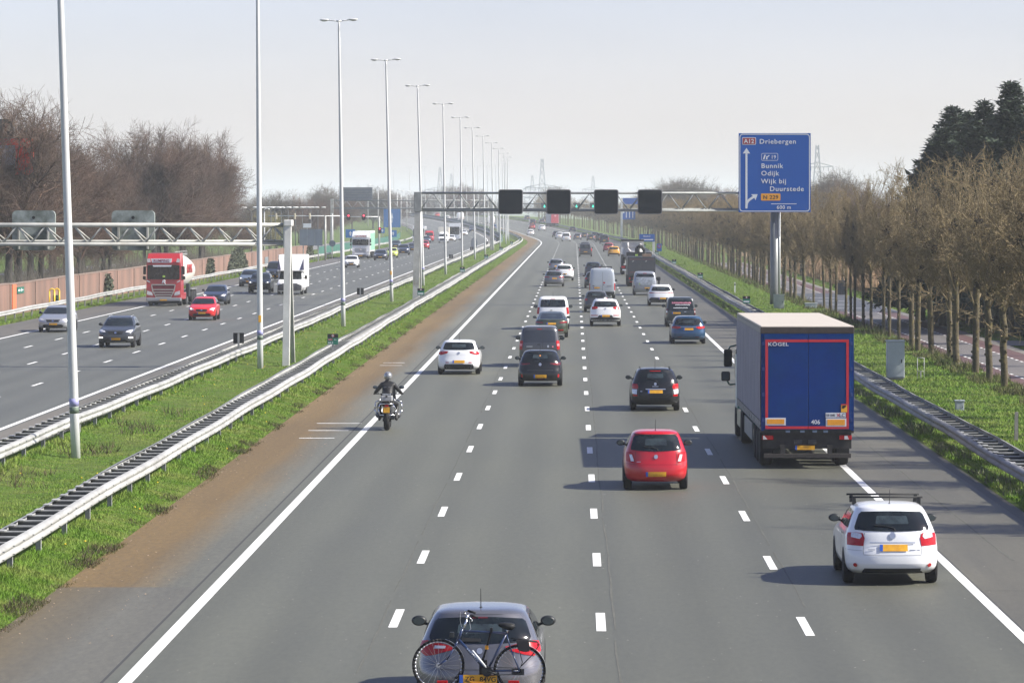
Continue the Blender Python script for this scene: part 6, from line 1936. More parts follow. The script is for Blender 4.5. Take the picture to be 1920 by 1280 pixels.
    car("hatchback", "pale grey hatchback peeking out beyond the white crossover", "car", 'hatch', (4.1, 1.76, 1.49), paint("pale_grey", (.24, .25, .27), .5), 1043, 510, lod=0, plate=(.62, .52, .11, 0), lamps=[([(.95, .97), (.93, .80), (.74, .80), (.72, .95)], M['lamp_red'])])
cars_near()

def cars_far():
    W_ = paint("white", ()); DK = paint("dark", (.022, .026, .034), .3); NV = paint("navy", (.018, .028, .055), .3); RD = paint("red", ()); GYP = paint("mid_grey", ())
    lamp = [([(.95, .97), (.93, .80), (.72, .80), (.70, .95)], M['lamp_red'])]
    lampv = [([(.98, 1.25), (.98, .85), (.86, .85), (.86, 1.25)], M['lamp_red'])]
    # own carriageway (rear views)
    car("minibus", "dark grey people carrier alone in the middle lanes, under the second dark lane signal", "van", 'van', (4.9, 1.92, 1.98), paint("dark_grey", ()), 1098, 481, lod=1, lamps=lampv, group="distant traffic driving away")
    car("hatchback", "dark car just beyond the dark grey people carrier", "car", 'hatch', (4.3, 1.8, 1.5), DK, 1097, 470, lod=1, lamps=lamp, group="distant traffic driving away")
    car("hatchback", "orange yellow hatchback beside the dark tipper lorry", "car", 'hatch', (4.2, 1.8, 1.48), paint("orange", (.62, .30, .010)), 1151, 480, lod=0, lamps=lamp, lower=[(-.85, .26), (.85, .26), (.9, .46), (-.9, .46)])
    car("hatchback", "dull red hatchback just ahead of the orange yellow hatchback", "car", 'hatch', (4.2, 1.78, 1.5), paint("dull_red", (.34, .03, .04)), 1141, 472, lod=0, lamps=lamp)
    far = [  # px, Z, kind, paint, label
        (1133, 800, 'van', DK, "distant dark people carrier ahead of the dull red hatchback"), (1125, 840, 'van', DK, "distant dark van beside another dark people carrier, right of the hazy queue"),
        (1116, 930, 'suv', NV, "distant navy crossover at the outer edge of the queue"), (1108, 875, 'hatch', DK, "distant dark hatchback in the middle of the queue with glowing tail lamps"),
        (1096.5, 950, 'hatch', DK, "distant dark car in the queue below the middle dark lane signals"), (1083, 905, 'hatch', GYP, "distant grey hatchback right of the distant white van"),
        (1074, 1090, 'hatch', NV, "distant navy car beyond the distant white van"), (1061.7, 860, 'van', W_, "distant white van, the largest white shape in the far queue"),
        (1049, 930, 'suv', W_, "distant white crossover partly behind the distant white van"), (1043, 985, 'hatch', DK, "distant dark car leading the distant white crossover"),
        (1016.5, 1110, 'suv', W_, "distant white crossover beside the red and grey lorry"), (1017, 1250, 'suv', DK, "distant dark crossover ahead of another by the red and grey lorry"),
        (995, 1020, 'hatch', W_, "distant white saloon at the tip of the brown shoulder on the bend"), (998, 1140, 'hatch', paint("dull_red", ()), "distant dark red car ahead of the white saloon on the bend"),
        (999, 1215, 'van', NV, "distant navy van beyond the dark red car on the bend"), (989, 1330, 'suv', DK, "farthest dark car on the bend below the first dark lane signal"),
        (1024, 1320, 'hatch', DK, "tiny dark car just left of the red and grey lorry's cab"),
    ]
    H_ = {'van': (4.8, 1.9, 1.95), 'suv': (4.5, 1.86, 1.65), 'hatch': (4.3, 1.8, 1.48)}
    for px, Z, kd, pm, lab in far:
        car("hatchback" if kd == 'hatch' else "crossover" if kd == 'suv' else "minibus", lab, "car", kd, H_[kd], pm, px, 0, y=Z, lod=2, lamps=lampv if kd == 'van' else lamp, group="distant traffic driving away", mirror=False)
    for px, Z, kd, pm, lab in ((840, 1330, 'hatch', W_, "tiny white car on the climbing bend among the median lamp posts"), (855, 1270, 'hatch', paint("pale_grey", ()), "tiny pale grey car on the climbing bend, following a white one"), (864, 1330, 'bigvan', W_, "tiny white box van on the climbing bend"),
                               (921.5, 1240, 'bigvan', W_, "tiny white van seen between the lamp posts past the far portal leg"), (927.5, 1130, 'hatch', paint("bright_blue", (.02, .10, .28)), "tiny bright blue car beside the white posts on the bend"), (820, 1450, 'hatch', RD, "tiny red car high on the climbing bend")):
        d = {'hatch': (4.3, 1.8, 1.48), 'bigvan': (6.0, 2.2, 2.6)}[kd]
        car("panel_van" if kd == 'bigvan' else "hatchback", lab, "van" if kd == 'bigvan' else "car", kd, d, pm, px, 0, y=Z, lod=2, lamps=lamp, group="distant traffic driving away", mirror=False)
    # oncoming carriageway (front views)
    G = "oncoming traffic"
    SV = paint("silver_warm", (.42, .43, .45), .6)
    car("estate_car", "silver car half hidden by the browned-weeds lamp post in the outer oncoming lane", "car", 'estate', (4.7, 1.81, 1.50), SV, 103, 622, 'front', 0, group=G)
    car("crossover", "dark grey crossover with bright daytime lamps, largest oncoming car", "car", 'suv', (4.25, 1.82, 1.58), paint("gunmetal", (.055, .060, .068), .45), 220, 651, 'front', 0, group=G, rails=True,
        feats=[("daytime_lamp", [(.72, .50), (.95, .50), (.95, .56), (.72, .56)], M['head_lit'], 'front', .014), ("daytime_lamp", [(-.95, .50), (-.72, .50), (-.72, .56), (-.95, .56)], M['head_lit'], 'front', .014), ("chrome_strip", [(-.6, .30), (.6, .30), (.6, .325), (-.6, .325)], M['silver'], 'front', .014)])
    car("hatchback", "bright red oncoming hatchback with lit head lamps", "car", 'hatch', (4.0, 1.75, 1.48), paint("bright_red", (.60, .018, .020)), 380, 600, 'front', 0, group=G, lit=True)
    car("hatchback", "dark navy oncoming car beyond the bright red one", "car", 'hatch', (4.4, 1.80, 1.45), NV, 403, 571, 'front', 0, group=G, lit=True)
    car("crossover", "grey-blue oncoming car in the outer lane beside the ivy-covered barrier", "car", 'hatch', (4.4, 1.80, 1.55), paint("grey_blue", (.16, .20, .25), .4), 467, 537, 'front', 0, group=G, lit=True)
    car("crossover", "black oncoming crossover half behind the orange-stickered lamp post", "car", 'suv', (4.7, 1.90, 1.68), BLKP(), 487, 549, 'front', 0, group=G, lit=True)
    car("minibus", "dark oncoming van peeking out behind the white camper van", "van", 'van', (4.9, 1.9, 1.95), DK, 517, 527, 'front', 1, group=G)
    car("hatchback", "small white oncoming hatchback in front of the white lorry", "car", 'hatch', (3.95, 1.70, 1.50), W_, 659, 502, 'front', 0, group=G)
    car("hatchback", "dark oncoming hatchback just behind the white one, by the white lorry's wheels", "car", 'hatch', (4.4, 1.82, 1.48), DK, 713, 488, 'front', 0, group=G)
    car("hatchback", "pale lime green oncoming car", "car", 'hatch', (3.7, 1.65, 1.52), paint("lime", (.50, .56, .12)), 735, 483.5, 'front', 0, group=G)
    car("crossover", "dark oncoming crossover behind the lime green car", "car", 'suv', (4.6, 1.86, 1.66), NV, 756, 478, 'front', 0, group=G)
    car("hatchback", "dark oncoming car partly behind the sign portal's leg", "car", 'hatch', (4.4, 1.8, 1.48), DK, 774, 472.5, 'front', 1, group=G)
    car("hatchback", "dark teal oncoming car in the outer lane beyond the lime green car", "car", 'hatch', (4.4, 1.8, 1.5), paint("teal_dark", (.03, .05, .055), .3), 742, 466, 'front', 1, group=G)
    car("crossover", "red oncoming car with one bright lamp emerging past the sign portal's leg", "car", 'suv', (4.3, 1.8, 1.6), RD, 795, 467.5, 'front', 0, group=G, lit=True)
    car("panel_van", "red oncoming van beyond the white coach", "van", 'bigvan', (5.4, 2.05, 2.4), RD, 804, 0, 'front', 1, X=None, y=850, group=G)
    car("hatchback", "dark oncoming car tucked before the red van", "car", 'hatch', (4.3, 1.8, 1.48), NV, 801, 455.5, 'front', 1, group=G)
    car("hatchback", "white oncoming car at the shoulder of the red van", "car", 'hatch', (4.3, 1.8, 1.48), W_, 809, 453, 'front', 1, group=G)
    car("hatchback", "white oncoming car in front of the tall white lorry", "car", 'hatch', (4.2, 1.8, 1.5), W_, 851, 453, 'front', 1, group=G)
    car("hatchback", "white oncoming car behind the tall white lorry", "car", 'hatch', (4.3, 1.8, 1.48), W_, 870, 0, 'front', 1, y=1010, group=G)
    car("crossover", "dark blue oncoming car last before the bend", "car", 'suv', (4.5, 1.85, 1.66), NV, 886, 0, 'front', 1, y=1080, group=G)
def BLKP(): return paint("black", (.010, .011, .013), .0, .25)
cars_far()
# ------------------------------------------------------------------ lorries
def big_wheel(root, x, y, r=.50, w=.30, name="wheel", lod=0):
    tm, rm, dm = wheel_meshes(r, w)
    o = link_mesh(name, tm, None, root, (x, y, r), (0, 0, 0 if x > 0 else pi))
    if lod == 0:
        link_mesh("rim", rm, None, o); link_mesh("brake_disc", dm, None, o)
    return o

def blue_lorry():
    y0 = 107.25; Xc = 6.42; W = 2.55
    r = thing("lorry", "big blue-doored curtain-sided lorry with a pale roof and red-edged rear doors", "lorry", (Xc, y0, 0.002), radians(.35))
    hw = W / 2
    navy = mat("lorry_blue", (.001, .034, .19), .5, spec=.15, var=.14, scale=1.1, col2=(.002, .038, .16), mix_scale=.6)
    curtain = mat("curtain_lilac_grey", (.20, .20, .255), .6, var=.22, scale=2.5, stretch=(1, 2.2, .4), bump=.25, bump_scale=3)
    roofm = mat("lorry_roof_cloth", (.47, .42, .36), .6, var=.07, scale=2.2)
    dark = mat("chassis_dark", (.022, .021, .020), .7, var=.4, scale=6)
    redl = mat("reflective_red", (.52, .02, .035), .4)
    # trailer
    m = MB(); m.box(-hw + .012, hw - .012, .07, 13.6, 1.10, 3.80); m.build("trailer_core", dark, r)
    for sd in (-1, 1):
        n = 70; zz = [1.32, 1.9, 2.6, 3.2, 3.72]
        V, F = [], []
        for i in range(n + 1):
            y = .12 + 13.4 * i / n
            for j, z in enumerate(zz):
                b = (.018 * sin(i * 1.9) + .012 * sin(i * .7 + j)) * (1 if 0 < j < 4 else .2)
                V.append((sd * (hw + .012 + b), y, z))
        k = len(zz)
        for i in range(n):
            for j in range(k - 1): F.append((i * k + j, i * k + j + 1, (i + 1) * k + j + 1, (i + 1) * k + j))
        link_mesh("side_curtain", np_mesh("side_curtain", V, F, True), curtain, r)
        m = MB(); m.box(min(sd * hw, sd * (hw + .02)), max(sd * hw, sd * (hw + .02)), .1, 13.55, 3.73, 3.86); m.build("roof_rail", mat("rail_grey", (.20, .20, .21), .5, var=.3, scale=8), r)
        m = MB(); m.box(min(sd * hw, sd * (hw + .02)), max(sd * hw, sd * (hw + .02)), .1, 13.55, 1.08, 1.30); m.build("curtain_hem", mat("hem_patterned", (.32, .31, .30), .6, col2=(.03, .03, .03), mix_scale=7, mix_lo=.46, mix_hi=.54), r)
    m = MB(); m.box(-hw - .01, hw + .01, .06, 13.6, 3.86, 3.93, .02); m.build("roof", roofm, r)
    m = MB(); m.box(-hw - .01, hw + .01, -.01, .07, 3.72, 3.90, .015); m.build("rear_header", mat("header_dark", (.045, .035, .03), .6, var=.3, scale=6), r)
    m = MB(); m.box(-hw, -hw + .075, -.005, .06, 1.05, 3.715); m.box(hw - .075, hw, -.005, .06, 1.05, 3.715); m.build("rear_frame", navy, r)
    for sd, nm in ((-1, "a"), (1, "b")):
        x0, x1 = (-hw + .08, -.004 + .02) if sd < 0 else (.028, hw - .08)
        m = MB(); m.box(x0, x1, -.02, .06, 1.08, 3.71, .008); d = m.build("rear_door", navy, r)
        t = .072
        e0, e1 = (-1.16, -.004 + .02) if sd < 0 else (.028, 1.14)
        m = MB(); m.box(e0, e1, -.026, -.019, 3.56 - t, 3.56); m.box(e0, e1, -.026, -.019, 1.10, 1.10 + t)
        if sd < 0: m.box(-1.16, -1.16 + t, -.027, -.0195, 1.10, 3.56)
        else: m.box(1.14 - t, 1.14, -.027, -.0195, 1.10, 3.56)
        m.build("reflective_edge", redl, d)
        m = MB(); xx = -1.215 if sd < 0 else 1.215
        for z in (1.3, 2.0, 2.7, 3.4): m.box(xx - .03, xx + .03, -.035, -.006, z, z + .09)
        m.build("hinge", mat("hinge_blue", (.02, .05, .2), .5), d)
    text("KÖGEL", .135, M['sign_white'], r, (-1.09, -.03, 3.385), depth=.002, space=1.08, sx=1.25)
    text("406", .165, M['sign_white'], r, (.10, -.03, 1.235), depth=.002)
    for x0, x1, z0, z1 in ((-1.16, -.60, 1.20, 1.405), (.505, 1.07, 1.165, 1.395)):
        m = MB(); m.box(x0, x1, -.029, -.0205, z0, z1); pl = m.build("warning_plate", M['sign_white'], r)
        m = MB(); m.box(x0 + .04, x1 - .04, -.034, -.029, z0 + .035, z1 - .035); m.build("amber_field", mat("amber_reflector", (.80, .34, .02), .5, var=.1, scale=15), pl)
    m = MB(); m.box(.50, 1.05, -.029, -.0205, 1.415, 1.545); pl = m.build("code_sticker", M['sign_white'], r)
    text("DE 12682", .085, M['black'], pl, (.52, -.031, 1.45), depth=.001, sx=.7)
    text("X", .13, redl, pl, (.80, -.031, 1.435), depth=.001); text("LC", .13, M['black'], pl, (.875, -.031, 1.435), depth=.001)
    m = MB(); m.box(.925, 1.09, -.029, -.0205, 1.56, 1.785); pl = m.build("blind_spot_sticker", mat("sticker_amber2", (.78, .42, .03), .5), r)
    m = MB(); m.box(.925, 1.09, -.032, -.029, 1.755, 1.785); m.build("sticker_edge", redl, pl)
    m = MB(); m.prism([(.945, 1.67), (1.0, 1.66), (1.07, 1.72), (1.05, 1.75), (.96, 1.74)], -.032, -.029, 'Y'); m.build("pictogram", M['black'], pl)
    # chassis and rear
    m = MB(); m.box(-hw, hw, .0, .5, .985, 1.075); m.box(-.55, -.40, .15, 13.0, .62, .99); m.box(.40, .55, .15, 13.0, .62, .99); m.build("chassis_frame", dark, r)
    m = MB(); m.box(-1.22, 1.22, .1, .16, .55, .99); m.build("rear_apron", dark, r)
    m = MB(); m.box(-1.20, 1.20, -.02, .09, .30, .42, .01); m.build("underrun_bar", mat("underrun_brown", (.035, .030, .026), .6, var=.3, scale=8), r)
    m = MB()
    for x in (-.68, .62): m.box(x - .07, x + .07, .0, .09, .42, .66)
    m.build("bar_stay", dark, r)
    for sd in (-1, 1):
        m = MB(); x0, x1 = (-1.25, -.94) if sd < 0 else (.88, 1.22)
        m.box(x0, x1, .02, .1, .80, .92, .01); tl = m.build("tail_lamp", M['lamp_red'], r)
        m = MB(); m.prism([(x0 + .03 if sd < 0 else x0 + .14, .81), (x0 + .15 if sd < 0 else x0 + .26, .81), (x0 + .06 if sd < 0 else x0 + .22, .91), (x0 + .03 if sd < 0 else x0 + .14, .91)], .008, .019, 'Y'); m.build("clear_lens", M['lamp_clear'], tl)
    m = MB(); m.box(-.335, .205, .05, .099, .52, .64); pl = m.build("number_plate", M['plate'], r)
    m = MB(); m.box(-.335, -.285, .043, .05, .52, .64); m.build("plate_band", M['plate_blue'], pl)
    for x in (-.36, .03):
        m = MB(); m.box(x, x + .22, .04, .099, .68, .80); m.build("rubber_buffer", mat("bracket_grey", (.05, .05, .05), .6), r)
    m = MB()
    for x in (-.60, -.20, .14, .44): m.box(x, x + .12, -.03, .0, 1.0, 1.06)
    m.build("lock_bar_foot", mat("lock_blue_grey", (.12, .16, .24), .4, .3), r)
    for y in (1.75, 3.06, 4.37):
        for sd in (-1, 1): big_wheel(r, sd * 1.055, y, .50, .36)
    for sd in (-1, 1):
        m = MB(); m.box(min(sd * .9, sd * 1.24), max(sd * .9, sd * 1.24), 1.16, 1.19, .35, 1.0); m.build("mudflap", M['black'], r)
        m = MB(); m.box(min(sd * 1.22, sd * 1.26), max(sd * 1.22, sd * 1.26), 5.2, 9.6, .48, .98); m.build("side_guard", mat("guard_grey", (.22, .23, .22), .5, var=.2, scale=3), r)
    # tractor
    green = mat("cab_green", (.010, .10, .075), .35, coat=.5)
    m = MB(); m.hexa([(-1.24, 14.2, .9), (1.24, 14.2, .9), (1.2, 16.45, .5), (-1.2, 16.45, .5), (-1.22, 14.2, 3.75), (1.22, 14.2, 3.75), (1.15, 16.2, 3.55), (-1.15, 16.2, 3.55)])
    m.build("cab", green, r)
    m = MB(); m.box(-1.1, 1.1, 16.33, 16.46, 1.9, 2.9, .03); m.build("windscreen", M['glass'], r)
    for sd in (-1, 1):
        m = MB(); m.box(min(sd * 1.235, sd * 1.255), max(sd * 1.235, sd * 1.255), 15.1, 16.1, 1.85, 2.75); m.build("side_window", M['glass'], r)
        m = MB(); m.box(min(sd * 1.24, sd * 1.27), max(sd * 1.24, sd * 1.27), 14.25, 15.0, .95, 2.6); m.build("side_fairing", mat("fairing_pale", (.62, .68, .64), .4), r)
        m = MB(); m.box(sd * 1.47 - .13, sd * 1.47 + .13, 15.75, 15.95, 2.17, 2.72, .05); mi = m.build("door_mirror", M['black'], r)
        m = MB(); m.box(sd * 1.54 - .14, sd * 1.54 + .14, 15.78, 15.94, 1.72, 2.02, .05); m.build("wide_mirror", M['black'], r)
        m = MB(); m.box(sd * 1.54 - .11, sd * 1.54 + .11, 15.765, 15.779, 1.75, 1.99, .003); m.build("mirror_glass", mat("mirror_glass", (.10, .125, .135), .12, .6), r)
        m = MB(); m.path([(sd * 1.2, 15.9, 2.85), (sd * 1.40, 15.9, 2.80), (sd * 1.45, 15.88, 2.70)], .025, 6); m.path([(sd * 1.2, 15.9, 1.62), (sd * 1.42, 15.9, 1.60), (sd * 1.5, 15.88, 1.74)], .028, 6); m.build("mirror_arm", green, r)
        big_wheel(r, sd * 1.08, 11.9, .50, .34); big_wheel(r, sd * 1.08, 15.6, .50, .34)
        m = MB(); m.box(min(sd * .7, sd * 1.23), max(sd * .7, sd * 1.23), 12.6, 14.9, .38, .98, .05); m.build("fuel_tank", green if sd < 0 else dark, r)
blue_lorry()

def cab_front(r, W, H, pm, name_panel=None, grille=True, z_screen=(1.97, 3.02), dark_grille=False, mirrors=True):
    """Flat-fronted tractor cab; local front at y=0 looking to -Y, body extends to +Y."""
    hw = W / 2
    m = MB(); m.hexa([(-hw, .06, .55), (hw, .06, .55), (hw, 2.25, .55), (-hw, 2.25, .55), (-hw * .985, .12, H * .80), (hw * .985, .12, H * .80), (hw * .985, 2.25, H * .80), (-hw * .985, 2.25, H * .80)])
    m.hexa([(-hw * .985, .12, H * .80), (hw * .985, .12, H * .80), (hw * .985, 2.25, H * .80), (-hw * .985, 2.25, H * .80), (-hw * .90, .42, H - .04), (hw * .90, .42, H - .04), (hw * .92, 2.25, H), (-hw * .92, 2.25, H)])
    m.build("cab", pm, r)
    z0, z1 = z_screen
    m = MB(); m.prism(rounded(-hw * .93, hw * .93, z0, z1, .10), .02, .10, 'Y'); m.build("windscreen", M['glass'], r)
    for sd in (-1, 1):
        m = MB(); m.box(min(sd * hw, sd * (hw + .012)), max(sd * hw, sd * (hw + .012)), .45, 1.35, z0 - .05, z1 - .1); m.build("side_window", M['glass'], r)
        m = MB(); m.prism([(sd * hw * .96, .86), (sd * hw * .62, .78), (sd * hw * .66, 1.02), (sd * hw * .94, 1.14)], -.015, .07, 'Y'); m.build("head_lamp", M['lamp_clear'], r)
        if mirrors:
            m = MB(); m.box(sd * (hw + .16) - .10, sd * (hw + .16) + .10, .35, .5, z0 + .35, z0 + .95, .04); m.build("door_mirror", M['black'], r)
            m = MB(); m.box(sd * (hw + .18) - .11, sd * (hw + .18) + .11, .33, .5, z0 - .02, z0 + .24, .05); m.build("wide_mirror", M['black'], r)
            m = MB(); m.tube((sd * hw, .42, z0 + .9), (sd * (hw + .18), .42, z0 + .92), .025, n=6); m.tube((sd * hw, .42, z0 - .05), (sd * (hw + .18), .42, z0 - .02), .025, n=6); m.build("mirror_arm", M['black'], r)
    m = MB(); m.box(-hw - .01, hw + .01, -.04, .5, .36, .62, .06); m.build("bumper", mat("bumper_grey", (.30, .31, .33), .4, .4), r)
    m = MB(); m.box(-.26, .26, -.055, -.041, .40, .51); m.build("number_plate", M['plate'], r)
    m = MB(); m.box(-hw * .9, hw * .9, .1, .5, .20, .36); m.build("air_dam", M['black'], r)
    return hw

def red_tanker():
    yf = 286.9; Xc = Xof(306.5, yf)
    r = thing("tank_lorry", "red lorry with a white tank and a white RUMPING name board over its windscreen", "lorry", (Xc, yf, .002), 0, "oncoming lorries")
    pm = paint("lorry_red", (.50, .022, .030))
    hw = cab_front(r, 2.55, 3.90, pm)
    m = MB(); m.prism([(-1.02 + .08, 3.50), (.62, 3.50), (.56, 3.20), (-.88 + .04, 3.20)], .04, .14, 'Y'); nb = m.build("name_board", M['sign_white'], r)
    text("RUMPING", .27, mat("letters_maroon", (.28, .03, .06), .5), nb, (-.74, .035, 3.25), depth=.004, sx=1.0)
    for sd in (-1, 1):
        m = MB(); m.prism([(sd * 1.22, 3.46), (sd * 1.0, 3.52), (sd * .93, 3.24), (sd * 1.18, 3.20)], .03, .14, 'Y'); m.build("roof_lamp", M['lamp_clear'], r)
        m = MB(); m.prism([(sd * 1.24, 1.84), (sd * .98, 1.72), (sd * 1.0, 1.80), (sd * 1.2, 1.92)], .03, .1, 'Y'); m.build("corner_lamp", M['lamp_clear'], r)
    m = MB(); m.prism([(-.80, 3.02), (.62, 3.02), (.55, 2.90), (-.74, 2.90)], -.02, .03, 'Y'); m.build("sun_visor_trim", M['sign_white'], r)
    fr = mat("grille_silver", (.50, .47, .42), .4, .5)
    m = MB(); m.prism([(-.86, 1.58), (.84, 1.58), (.52, .50), (-.50, .50)], .03, .065, 'Y'); m.build("grille_panel", mat("grille_maroon", (.14, .012, .02), .5), r)
    m = MB()
    def seg(a, b, w=.035): 
        dx, dz = b[0] - a[0], b[1] - a[1]; L = sqrt(dx * dx + dz * dz); nx, nz = -dz / L * w, dx / L * w
        m.prism([(a[0] + nx, a[1] + nz), (b[0] + nx, b[1] + nz), (b[0] - nx, b[1] - nz), (a[0] - nx, a[1] - nz)], .01, .04, 'Y')
    for a, b in (((-.88, 1.58), (.86, 1.58)), ((-.88, 1.58), (-.80, 1.12)), ((.86, 1.58), (.78, 1.12)), ((-.80, 1.22), (.78, 1.22)), ((-.74, 1.02), (.72, 1.02)), ((-.68, .84), (.66, .84)), ((-.6, .68), (.58, .68)), ((-.80, 1.12), (-.46, .52)), ((.78, 1.12), (.46, .52)), ((-.46, .52), (.46, .52))): seg(a, b)
    m.build("grille_bar", fr, r)
    m = MB(); m.path([(-.10, .02, 1.66), (-.02, .02, 1.90), (.10, .02, 1.90), (.12, .02, 1.80), (.0, .02, 1.78), (.16, .02, 1.64)], .03, 6); m.build("emblem", M['sign_white'], r)
    m = MB(); m.box(-.06, .12, .015, .03, 2.12, 2.26); m.build("dashboard_vest", mat("vest_lime", (.35, .55, .08), .6), r)
    # tank: long barrel with tapered belly
    cream = mat("tank_cream", (.78, .74, .66), .35, coat=.3, var=.06, scale=1.5)
    m = MB(); n = 26
    rings = [(3.0, .1, .15), (3.05, .9, .95), (3.4, 1.12, 1.15), (7.0, 1.2, 1.28), (10.5, 1.18, 1.25), (12.6, 1.12, 1.0), (12.9, .6, .5)]
    prev = None
    for y, rx, rz_ in rings:
        ring = [m.bm.verts.new((rx * cos(2 * pi * i / n), y, 2.45 + rz_ * sin(2 * pi * i / n))) for i in range(n)]
        if prev:
            for i in range(n):
                f = m.bm.faces.new((prev[i], prev[(i + 1) % n], ring[(i + 1) % n], ring[i])); f.smooth = True
        prev = ring
    m.bm.faces.new(prev); m.build("tank", cream, r)
    m = MB()
    for yh in (4.5, 8.0, 11.0): m.hexa([(-.5, yh - .5, 1.4), (.5, yh - .5, 1.4), (.5, yh + .5, 1.4), (-.5, yh + .5, 1.4), (-.9, yh - 1.2, 1.8), (.9, yh - 1.2, 1.8), (.9, yh + 1.2, 1.8), (-.9, yh + 1.2, 1.8)])
    m.build("tank_hopper", cream, r)
    t = text("RUMPING", .95, M['lamp_red'], r, (1.215, 5.2, 2.35), (radians(90), 0, radians(90)), depth=.01)
    m = MB(); m.path([(-.5, 3.4, 3.72), (-.5, 12.5, 3.72)], .03, 6); m.path([(.5, 3.4, 3.72), (.5, 12.5, 3.72)], .03, 6)
    for y in np.arange(3.6, 12.6, 1.1): m.box(-.5, .5, y, y + .05, 3.62, 3.66); m.tube((.5, y, 3.6), (.5, y, 3.95), .02, n=5)
    m.path([(.5, 3.4, 3.95), (.5, 12.5, 3.95)], .022, 6); m.build("walkway", M['galv'], r)
    m = MB(); m.box(-.5, .5, 1.2, 12.8, .75, .95); m.build("chassis_frame", M['black'], r)
    m = MB(); m.box(1.0, 1.24, 6.4, 7.6, .55, 1.55, .03); m.box(-1.24, -1.0, 6.4, 7.6, .55, 1.55, .03); m.build("locker", M['dark_plastic'], r)
    m = MB(); m.box(1.05, 1.25, 2.3, 4.2, .45, .95, .05); m.build("side_fairing", pm, r)
    for y in (1.35, 4.9, 9.6, 10.9, 12.2):
        for sd in (-1, 1): big_wheel(r, sd * 1.06, y)
    m = MB()
    for y in (9.6, 10.9, 12.2): m.box(1.0, 1.24, y - .5, y + .5, 1.03, 1.08); 
    m.build("mudguard", M['galv_d'], r)
red_tanker()

